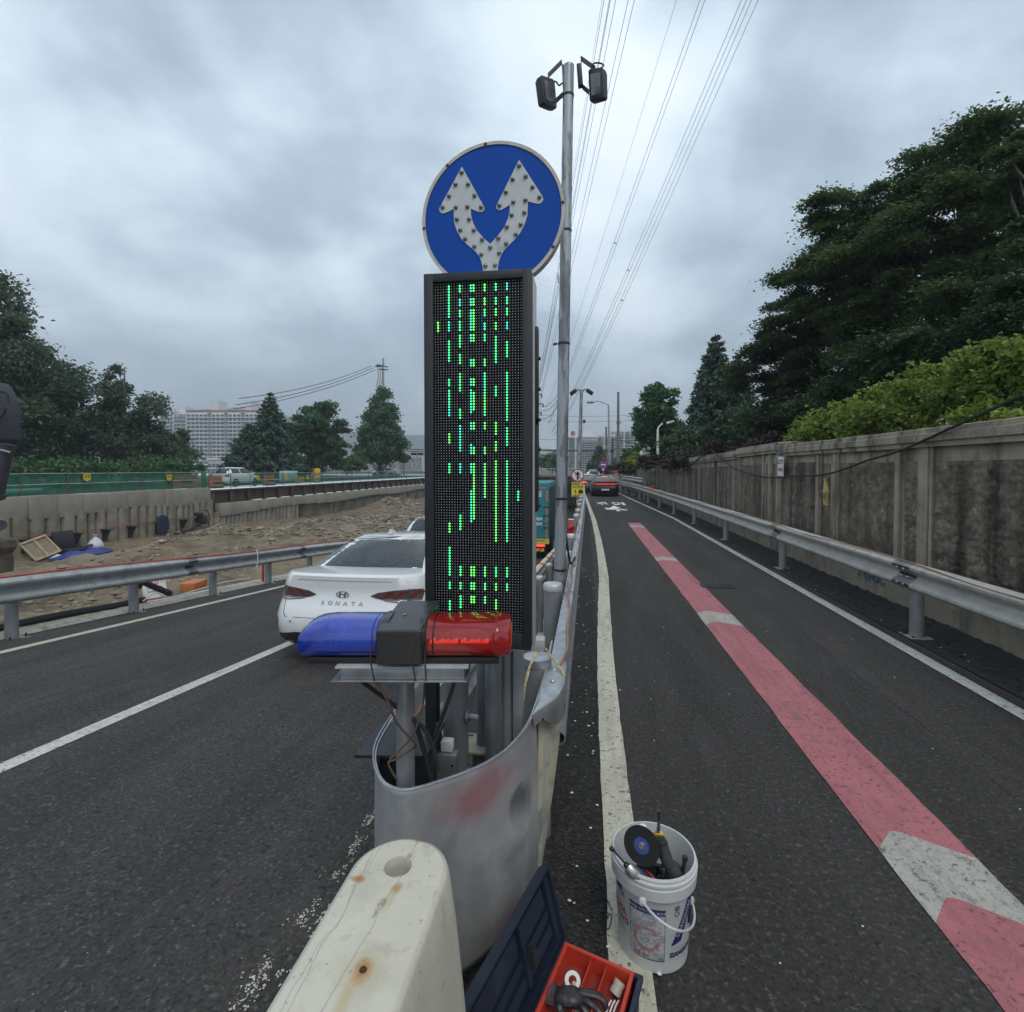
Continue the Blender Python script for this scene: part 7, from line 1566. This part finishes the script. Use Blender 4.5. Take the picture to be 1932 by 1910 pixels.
# ================================================================ FAR BUILDINGS
def WM(n, c): return mat(n, c, .8, 0, .05, .05)
BGL = mat('far_window', (.07, .09, .11), .3, 0, .3, .3); SLABW = WM('far_slab', (.6, .61, .62)); SHR = {}
def sbox(name, parent, c, d, m):
    k = (name, m.name, tuple(round(x, 2) for x in d))
    if k not in SHR: g = G().box((0, 0, 0), d); o = mk(name, g, m, smooth=None); SHR[k] = o.data; o.parent = parent; o.location = c; return o
    o = bpy.data.objects.new(name, SHR[k]); COL.objects.link(o); o.parent = parent; o.location = c; return o
def block(name, label, x0, x1, ytop, d, floors, cols, wallm, yaw=0, depth=14, zb=0., bands=(), roofm=None, tower=None, strips=()):
    A = dep(x0, ytop, d); B = dep(x1, ytop, d); w = (B - A).length; ctr = (A + B) / 2; ht = ctr.z - zb; ang = math.atan2((B - A).y, (B - A).x)
    t = thing(name, label, 'building', (ctr.x, ctr.y, zb), ang + yaw, local=True)
    sbox('wall', t, (0, depth / 2, ht / 2), (w, depth, ht), wallm); sbox('roof', t, (0, depth / 2, ht + .4), (w + .6, depth + .6, .8), roofm or SLABW)
    fh = (ht - 2) / floors; cw_ = w / cols
    for f in range(floors):
        for c in range(cols):
            if c in strips: continue
            sbox('window', t, (-w / 2 + cw_ * (c + .5), -.12, 1 + fh * (f + .52)), (round(cw_ * .68, 2), .3, round(fh * .52, 2)), BGL)
        sbox('balcony_slab', t, (0, -.35, 1 + fh * f), (w, .7, round(fh * .14, 2)), SLABW)
    for c in strips: sbox('stair_panel', t, (-w / 2 + cw_ * (c + .5), -.2, ht / 2), (round(cw_ * .8, 2), .5, ht - 1), WM('far_grey', (.16, .18, .2)))
    for b_, m in bands: sbox('painted_band', t, (-w / 2 + w * b_, -.3, ht / 2), (w * .05, .8, ht), m)
    for (u, tw, th_) in (tower or []): sbox('roof_tower', t, (-w / 2 + w * u, depth / 2, ht + th_ / 2), (w * tw, depth * .6, th_), SLABW)
    return t
WCR = WM('far_white', (.66, .66, .66)); WGR = WM('far_greywall', (.42, .43, .44)); WTE = WM('far_teal', (.10, .15, .19)); WBE = WM('far_beige', (.60, .55, .45)); RROOF = WM('far_red_roof', (.30, .12, .09))
block('apartment_building', 'widest pale apartment slab with grey stair strips beyond the left trees', 352, 494, 777, 260, 14, 18, WCR, zb=.9, strips=(5, 9, 13), roofm=RROOF, tower=((.33, .10, 6), (.78, .09, 6)))
block('apartment_building', 'narrow apartment tower just left of the wide slab', 328, 350, 782, 300, 14, 4, WGR, zb=.9, strips=(2,), tower=((.5, .5, 5),))
block('apartment_building', 'apartment tower half hidden by the poplar', 304, 326, 777, 310, 14, 4, WCR, zb=.9, strips=(0,))
block('apartment_building', 'low grey podium building under the wide slab', 392, 452, 868, 200, 1, 8, WGR, zb=.9)
for i, (a, b, y, dd) in enumerate([(738, 748, 857, 420), (750, 760, 862, 430), (762, 775, 855, 420), (778, 796, 859, 410)]):
    block('apartment_building', ['beige far apartment tower at the left of its row', 'second beige far tower behind the traffic light', 'third and tallest beige far tower', 'wide beige far block next to the LED board'][i], a, b, y, dd, 11, 3, WBE, zb=.9, strips=(1,))
block('apartment_building', 'grey-white apartment block behind the bridge railing', 1003, 1066, 851, 230, 9, 12, WCR, zb=.9, strips=(2, 7, 10))
block('apartment_building', 'teal-grey apartment block with white tower behind the second lamp pole', 1074, 1128, 826, 220, 13, 11, WGR, zb=.9, strips=(3,), bands=((.05, WTE), (.12, WTE), (.22, SLABW)), tower=((.68, .35, 4.5),))
block('apartment_building', 'dark-sided apartment block left of the brown pole', 1130, 1160, 824, 225, 12, 6, WGR, zb=.9, strips=(0,), bands=((.10, WTE), (.3, SLABW)), tower=((.65, .3, 2),))
block('apartment_building', 'tallest stepped apartment block behind the brown pole', 1158, 1200, 815, 230, 13, 8, WGR, zb=.9, strips=(3,), bands=((.16, WTE), (.45, SLABW), (.62, WTE)))
block('low_house', 'dark-roofed low building right of the conical evergreen', 1152, 1196, 868, 120, 1, 5, WTE, zb=.9, roofm=WTE)
p = dep(1081, 838, 320); t = thing('chimney_stack', 'red and white chimney rising behind the apartments', 'chimney', (p.x, p.y, .9))
for k in range(5): z0 = p.z - 25 + k * 6.0 + 3; mk('band', G().cyl((p.x, p.y, z0), (p.x, p.y, z0 + 6), 1.1, n=12), [mat('chimney_red', (.5, .08, .09), .7), PLATE][k % 2], t)
mk('platform', G().cyl((p.x, p.y, p.z + 6.5), (p.x, p.y, p.z + 7.0), 1.5, n=12), MC['chimney_red'], t)
g = G(); n = 60; rgs = []
for j, (dd, k) in enumerate(((1500, 1.0), (1750, 1.6))):
    pass
P0 = []; P1 = []
for i in range(n + 1):
    x = -400 + 2600 * i / n; yv = 822 - 62 * math.exp(-((x - 430) / 150) ** 2) + 22 * noise.noise(Vector((x * .006, 1, 0))) + 8 * noise.noise(Vector((x * .02, 4, 0))) + (30 if x > 860 else 0) * min(1, (x - 860) / 150 if x > 860 else 0)
    a = dep(x, yv, 1400); b = dep(x, 880, 1150); c = dep(x, 884, 1700); P0.append((b.x, b.y, .5)); P1.append((a.x, a.y, max(4, a.z))); rgs.append([(b.x, b.y, .5), ((a.x + b.x) / 2, (a.y + b.y) / 2, max(4, a.z) * .6), (a.x, a.y, max(4, a.z)), (c.x, c.y, .5)])
g.rings(rgs, False, False, False); mk('hills', g, mat('hill_green', (.04, .06, .045), .9, 0, .3, .02), kind='structure')
# ================================================================ POLES, LAMPS, SIGNS
def pole(name, label, cat, x, y0, y1, d, r, m, zb=None, r2=None):
    A = dep(x, y1, d); B = dep(x if not isinstance(y0, tuple) else y0[0], y0 if not isinstance(y0, tuple) else y0[1], d); zb = A.z if zb is None else zb
    t = thing(name, label, cat, (A.x, A.y, zb)); mk('shaft', G().cyl((A.x, A.y, zb), B, r, r2 or r * .75, 14), m, t); return t, B
LG = mat('lamp_grey', (.30, .31, .32), .5, .4, .1, 3); BRN = mat('pole_brown', (.17, .13, .115), .8, 0, .15, 3)
t, B = pole('light_pole', 'second floodlight pole with two lamps farther down the median', 'pole', 1091, (1097, 736), 880, 24, .11, PEEL, -.1, .075)
for s, rz_ in ((-1, .5), (1, -.5)):
    mk('arm', G().tube([B + Vector((0, 0, -.1)), B + Vector((s * .18, 0, .03)), B + Vector((s * .3, 0, -.05))], .03, 6), BLKM, t); mk('lamp_head', G().box(B + Vector((s * .38, 0, -.1)), (.34, .3, .16), rot=Matrix.Rotation(s * R(35), 3, 'Y'), bev=.03), HOUS, t)
mk('camera_box', G().box(dep(1102, 848, 24) + Vector((0, 0, 1.3)), (.12, .12, .14)), BLKM, t)
t, B = pole('street_lamp', 'cobra-head street lamp on a tall curved arm by the far queue', 'street lamp', 1151, (1148, 764), 876, 58, .14, LG, 0, .09)
P = dep(1113, 759, 58); mk('arm', G().tube(smoothpath([B, B + Vector((-.25, 0, .1)), P + Vector((.9, 0, .1)), P + Vector((.5, 0, 0))], 5), .05, 8), LG, t); mk('lamp_head', G().lathe([(.0005, -.5), (.14, -.4), (.17, 0), (.12, .35), (.0005, .45)], P + Vector((.1, 0, 0)), 12, M=Matrix.Rotation(R(90), 3, 'Y')), LG, t)
q = dep(1144, 843, 57.5); mk('camera_dome', G().lathe([(.0005, -.25), (.17, -.18), (.22, 0), (.2, .16), (.0005, .2)], q, 14), PLATE, t)
pole('utility_pole', 'slim brown pole close to the cobra-head lamp', 'pole', 1147, (1143.5, 806), 878, 56, .13, BRN, 0)
t, B = pole('utility_pole', 'tall brown pole rising above the far apartments', 'pole', 1166.5, 740, 878, 54, .17, BRN, 0, .12); mk('ring', G().cyl(dep(1167, 799, 54), dep(1167, 796, 54), .22, n=12), BRN, t)
t, B = pole('signal_pole', 'dark grey signal pole between brown pole and lamp', 'pole', 1156, 826, 880, 60, .14, mat('pole_dark', (.06, .07, .09), .6), 0)
mk('signal_head', G().box(dep(1149, 851, 60), (1.1, .2, .36), bev=.03), BLK, t); mk('arm', G().cyl(dep(1156, 829, 60), dep(1196, 836, 60), .05, n=6), BLK, t)
t, B = pole('street_lamp', 'small white street lamp behind the twiggy shrub', 'street lamp', 1241, 812, 876, 29, .085, PLATE, 2.0, .06)
mk('arm', G().tube(smoothpath([B, dep(1243, 806, 29), dep(1250, 799, 29)], 5), .045, 8), PLATE, t); mk('lamp_head', G().tube([dep(1258, 799, 29), dep(1272, 795, 29)], [.07, .05], 8), PLATE, t); mk('cross_arm', G().cyl(dep(1241, 836, 29), dep(1251, 835, 29), .03, n=6), PLATE, t)
t, B = pole('antenna_post', 'short white post with four round discs by the yellow bush', 'post', 1210, 851, 880, 33, .10, PLATE, 1.9, .10)
for x, y in ((1215, 849), (1224, 846.5), (1214, 860), (1224, 860)): mk('disc', G().lathe([(.0005, .04), (.10, .03), (.115, 0), (.0005, -.02)], dep(x, y + 0, 33), 16, M=Rx), LG, t)
def roundsign(label, x, y, d, r, ring, face, cat='road sign', name='round_road_sign', zb=None):
    c = dep(x, y, d); t = thing(name, label, cat, (c.x, c.y, zb if zb is not None else 0)); mk('ring', G().lathe([(.0005, .0), (r, 0), (r, -.03), (.0005, -.03)], c, 36, M=Rx), ring, t); mk('face', G().lathe([(.0005, .004), (r * .84, .004), (r * .84, 0)], c, 36, M=Rx), face, t)
    mk('post', G().cyl((c.x, c.y + .06, zb or 0), (c.x, c.y + .06, c.z + r * .6), .04, n=10), LG, t); return t, c
SRED = mat('sign_red', (.42, .04, .06), .5, 0, .08, 6); 
t, c = roundsign('round no-straight-ahead sign with black arrow above a yellow notice', 1090, 897, 20, .247, SRED, PLATE, zb=-.2)
g = G().prism([(-.039, -.172), (.039, -.172), (.039, .022), (.118, .0), (.0, .172), (-.118, .0), (-.039, .022)], lambda u, v, w: (c.x + u, c.y + w, c.z + v), -.012, -.008); mk('arrow_symbol', g, BLK, t, smooth=None)
for s0, s1 in ((-.207, -.043), (.043, .207)): mk('slash', G().add([(c.x + s0 - .014, c.y - .007, c.z - s0 - .014), (c.x + s0 + .014, c.y - .007, c.z - s0 + .014), (c.x + s1 + .014, c.y - .007, c.z - s1 + .014), (c.x + s1 - .014, c.y - .007, c.z - s1 - .014)], [(0, 1, 2, 3)]), SRED, t, smooth=None)
K_ = 20 / 28; c = dep(1090, 924, 20); t = thing('yellow_notice_board', 'yellow notice with Korean lettering and a walking figure under the round sign', 'sign', (c.x, c.y, -.2)); SY = mat('notice_yellow', (.66, .60, .05), .5, 0, .06, 4)
mk('board', G().box(c, (.66 * K_, .02, .80 * K_)), SY, t)
for body, sz, v0, m in (('우회전 시', .17, .29, TXTB), ('일단멈춤', .16, .13, INKR), ('보행자주의', .12, -.35, TXTB)):
    vs, fs = text_geo(body, sz * K_, lambda u, v, w: (c.x + u, c.y - .014, c.z + v0 * K_ + v), bold=.003); mk('lettering', G().add(vs, fs), m, t, smooth=None)
g = G(); g.lathe([(.0005, 0), (.02, 0)], (c.x - .12 * K_, c.y - .014, c.z - .02 * K_), 10, M=Rx)
for q in ([(-.15, -.05), (-.10, -.05), (-.09, -.15), (-.15, -.15)], [(-.15, -.15), (-.12, -.15), (-.16, -.25), (-.19, -.25)], [(-.12, -.15), (-.09, -.15), (-.05, -.24), (-.08, -.25)], [(-.20, -.08), (-.15, -.05), (-.15, -.08), (-.19, -.11)]): g.add([(c.x + a * K_, c.y - .014, c.z + b * K_) for a, b in q], [(0, 1, 2, 3)])
g.add([(c.x + a * K_, c.y - .014, c.z + b * K_) for a, b in ((.02, -.2), (.30, -.2), (.30, -.08), (.26, -.06), (.24, .0), (.09, .0), (.06, -.07), (.02, -.09))], [tuple(range(8))]); mk('figure_and_car_symbol', g, BLK, t, smooth=None)
for x in (.09, .23): mk('wheel_symbol', G().lathe([(.0005, .0), (.025, 0)], (c.x + x * K_, c.y - .016, c.z - .2 * K_), 12, M=Rx), BLK, t)
mk('post', G().cyl((c.x, c.y + .06, -.3), (c.x, c.y + .06, c.z), .035, n=10), LG, t)
t, c = roundsign('small blue and red round sign beside the cobra-head lamp', 1138, 877, 44, .34, SRED, mat('sign_violet', (.10, .09, .38), .5), zb=0)
mk('bar', G().box((c.x, c.y - .012, c.z), (.4, .006, .1)), PLATE, t); mk('plate_below', G().box((c.x, c.y, c.z - .42), (.2, .02, .14)), PLATE, t); mk('flag', G().box((c.x + .05, c.y, c.z + .55), (.16, .02, .2), rot=Matrix.Rotation(R(40), 3, 'Y')), REDC, t)
p = dep((1550 + 1660 / 6.367) * .644, (1280 + 710 / 6.367) * .644, 45); t = thing('roadside_stall', 'small beige stand with red canopy against the far wall', 'stand', (p.x, p.y, 0)); mk('body', G().box(p + Vector((0, 0, -.15)), (.4, .4, .7)), mat('stall_beige', (.45, .33, .22), .7), t); mk('canopy', G().box(p + Vector((-.1, 0, .35)), (1.1, .6, .08), rot=Matrix.Rotation(R(-12), 3, 'Y')), mat('canopy_red', (.35, .06, .07), .6), t)
# utility pole beyond the excavation with its three wires
t, B = pole('utility_pole', 'concrete utility pole with cross-arms behind the ginkgo', 'pole', 723, 676, 890, 84, .24, LG, .5, .16)
for y, s in ((690, 1), (695, -1)): mk('cross_arm', G().cyl(dep(711 if s > 0 else 715, y - 2 * s, 80), dep(732, y + 3, 80.5), .09, n=6), BLKM, t)
for x in (711, 715, 719): mk('insulator', G().cyl(dep(x - 3, 692, 80), dep(x + 2, 690, 80), .11, n=8), BLKM, t)
for k in range(3): mk('drop_wire', G().tube(smoothpath([dep(712 + 4 * k, 692, 80), dep(714 + 4 * k, 712, 80), dep(711 + 4 * k, 725, 80), dep(713 + 4 * k, 740, 80)], 4), .05, 5), BLKM, t)
WIRE = mat('wire_dark', (.07, .075, .08), .6)
def wire(name, label, a, m_, b, r, group, ext=.25, cat='power line', d0=30, d1=200):
    A, B = dep(*a, d0) if len(a) == 2 else dep(*a), dep(*b, d1) if len(b) == 2 else dep(*b)
    ry = ray(*m_); n = Vector(((B - A).y, -(B - A).x, 0)); s = (A - _C).dot(n) / ry.dot(n); M = _C + ry * s
    tm = ((M - A).x * (B - A).x + (M - A).y * (B - A).y) / ((B - A).x ** 2 + (B - A).y ** 2); c = (M.z - A.z - (B.z - A.z) * tm) / (tm * (tm - 1)) if 0 < tm < 1 else 0
    c = max(0, min(c, 60)); P = []
    for i in range(61):
        q = -ext + (1 + ext) * (i / 60) ** 1.6; p = A.lerp(B, q); p.z += c * q * (q - 1); P.append(p)
    k = len(P); rr_ = [r * max(1, (P[i] - _C).length / 60.) for i in range(k)]
    o = mk(name, G().tube(P, rr_, 5), WIRE); setp(o, label, cat, group); return P
def z5(x, y): return ((1650 + x / 2.938) * .644, y / 2.938 * .644)
def z6(x, y): return ((1560 + x / 2.938) * .644, (600 + y / 2.938) * .644)
tops = [((335, 0), z6(150, 740), (1013, 745)), ((352, 0), z6(165, 900), (1008, 748)), ((398, 0), z6(180, 900), (1009, 762)), ((406, 0), z6(188, 900), (1010, 764)), ((452, 0), z6(195, 905), (1009, 768)), ((560, 0), z6(170, 1160), (1011, 786)), ((613, 0), z6(195, 1160), (1012, 788)),
        ((975, 0), z6(520, 560), (1030, 770)), ((1178, 0), z6(640, 500), (1035, 800)), ((1220, 0), z6(665, 500), (1036, 801)), ((1535, 0), z6(780, 640), (1040, 816)), ((1580, 0), z6(805, 640), (1041, 817)), ((1622, 0), z6(840, 640), (1044, 822)), ((1678, 0), z6(868, 640), (1045, 823))]
names = ['leftmost thin', 'second from the left', 'third from the left, close to its twin,', 'fourth from the left, close to its twin,', 'fifth from the left', 'left of the middle pair', 'right of the middle pair', 'lone thinnest', 'left of the pair right of the lone', 'right of the pair right of the lone', 'leftmost of the four rightmost', 'second of the four rightmost', 'third of the four rightmost', 'rightmost']
WP = []
for (a, m_, b), nm in zip(tops, names): WP.append(wire('power_line', nm + ' overhead power line crossing the sky', z5(*a), m_, b, .018 if nm not in ('leftmost thin', 'lone thinnest') else .012, 'overhead power lines', ext=.2, d0=34, d1=210))
def spacer(i, j, y, lab):
    best = min(range(len(WP[i])), key=lambda k: abs(EYE + 0 - 0 + (910 - (910 - 967 * ((WP[i][k] - _C).dot(_uv) / max(.1, (WP[i][k] - _C).dot(_fv))))) - (910 - y)) if False else abs(967 * ((WP[i][k] - _C).dot(_uv) / max(.1, (WP[i][k] - _C).dot(_fv))) - (910 - y)))
    a = WP[i][best]; b = min(WP[j], key=lambda q: abs(967 * ((q - _C).dot(_uv) / max(.1, (q - _C).dot(_fv))) - (910 - y))); o = mk('line_spacer', G().cyl(a, b, .05 * max(1, (a - _C).length / 60), n=6), WIRE); setp(o, lab, 'spacer', 'spacers on the overhead power lines')
spacer(8, 9, 453, 'spacer bar on the pair right of the lone wire'); spacer(10, 11, 520, 'spacer bar on the left two of the rightmost wires'); spacer(12, 13, 575, 'spacer bar on the right two of the rightmost wires'); spacer(1, 2, 525, 'spacer bar on the left wires near the sign')
for i, (a, m_, b) in enumerate([((700, 691), (600, 712), (450, 752)), ((704, 694), (600, 722), (445, 764)), ((708, 698), (600, 729), (440, 772))]):
    A = dep(*a, 80); B = dep(*b, 60); P = [A.lerp(B, k / 14) + Vector((0, 0, -1.2 * 4 * (k / 14) * (1 - k / 14) * .6)) for k in range(15)]; o = mk('power_line', G().tube(P, .045, 5), WIRE); setp(o, ['upper', 'middle', 'lower'][i] + ' wire running left from the concrete utility pole', 'power line')
o = mk('street_cable', G().tube([dep(1003, 848, 85), dep(1060, 850.5, 85), dep(1120, 850, 85), dep(1196, 846, 85)], .13, 6), BLKM); setp(o, 'black cable crossing level in front of the far apartments', 'cable')
for y, dd, lab in ((829, 90, 'thin sagging wire over the far queue, upper'), (793, 100, 'thin level wire high above the far queue'), (783, 110, 'topmost thin wire above the far queue')):
    P = [dep(1003 + 33 * k, y - (6 if y == 829 else 0) * k / 5 + 1.2 * k * (6 - k) * .3, dd) for k in range(7)]; o = mk('street_cable', G().tube(P, .028, 5), WIRE); setp(o, lab, 'cable')
# pylon far down the line, mostly hidden by the board
p = dep(1001, 885, 215); t = thing('electricity_pylon', 'lattice pylon far behind the board with three pairs of arms', 'pylon', (p.x, p.y, 0)); PY = mat('pylon_steel', (.14, .15, .16), .6)
zt = dep(1001, 715, 215).z; 
def leg(z): return 3.6 * (1 - z / zt) + .7
g = G()
for sx in (-1, 1):
    for sy in (-1, 1): g.cyl((p.x + sx * leg(0), p.y + sy * leg(0), 0), (p.x + sx * leg(zt), p.y + sy * leg(zt), zt), .22, n=5)
mk('legs', g, PY, t); g = G(); z = 0
while z < zt - 2:
    a, b = leg(z), leg(z + 3.5)
    for s in (-1, 1): g.cyl((p.x - a, p.y + s * a, z), (p.x + b, p.y + s * b, z + 3.5), .11, n=4); g.cyl((p.x + a, p.y + s * a, z), (p.x - b, p.y + s * b, z + 3.5), .11, n=4)
    z += 3.5
mk('bracing', g, PY, t)
for yv, L_ in ((745, 4.6), (763, 5.2), (779, 4.4)):
    z = dep(1001, yv, 215).z
    g = G()
    for s in (-1, 1): g.cyl((p.x, p.y, z + .8), (p.x + s * L_, p.y, z), .16, n=4); g.cyl((p.x, p.y, z - .8), (p.x + s * L_, p.y, z), .16, n=4)
    mk('arm', g, PY, t)
    for s in (-1, 1): mk('insulator', G().cyl((p.x + s * L_, p.y, z - 1.4), (p.x + s * L_, p.y, z), .3, n=8), BLKM, t)
for k, (ya, yb) in enumerate(((775, 752), (782, 762), (798, 775))):
    A = dep(1018, ya - 9, 214); B = dep(1052, yb - 8 + 0, 190); P = [A.lerp(B, i / 12) + Vector((0, 0, -5.5 * 4 * (i / 12) * (1 - i / 12) * .35)) for i in range(13)]; o = mk('power_line', G().tube(P, .11, 5), WIRE); setp(o, ['highest', 'middle', 'lowest'][k] + ' sagging jumper wire beside the far pylon', 'power line')
# street signal by the far left
t, B = pole('signal_pole', 'grey signal pole with horizontal traffic lights left of the board', 'traffic light', 762, 852, 888, 82, .14, LG, .6)
mk('arm', G().cyl(dep(762, 853, 82), dep(798, 855, 82), .07, n=6), LG, t)
for x in (781, 793): mk('signal_head', G().box(dep(x, 857, 82), (.95, .2, .36), bev=.03), BLK, t)
mk('control_box', G().box(dep(762, 869, 82), (.5, .3, .7)), BLKM, t)
for y, lab in ((845, 'upper wire from the ginkgo to the board'), (849, 'lower wire from the ginkgo to the board')): o = mk('street_cable', G().tube([dep(755, y, 78), dep(778, y + 3, 78), dep(800, y + 4, 78)], .06, 5), BLKM); setp(o, lab, 'cable')

# ================================================================ HAZE
hm = bpy.data.materials.new('haze'); hm.use_nodes = True; tn = hm.node_tree; tn.nodes.clear()
pv = N(tn, 'ShaderNodeVolumePrincipled'); pv.inputs['Color'].default_value = (.80, .88, .96, 1); pv.inputs['Density'].default_value = .0009; pv.inputs['Anisotropy'].default_value = .1
ho = N(tn, 'ShaderNodeOutputMaterial'); tn.links.new(pv.outputs[0], ho.inputs['Volume'])
g = G().box((0, 900, 120), (3600, 2860, 256)); o = mk('haze', g, hm, kind='stuff', smooth=None)
hm.cycles.homogeneous_volume = True if hasattr(hm.cycles, 'homogeneous_volume') else None
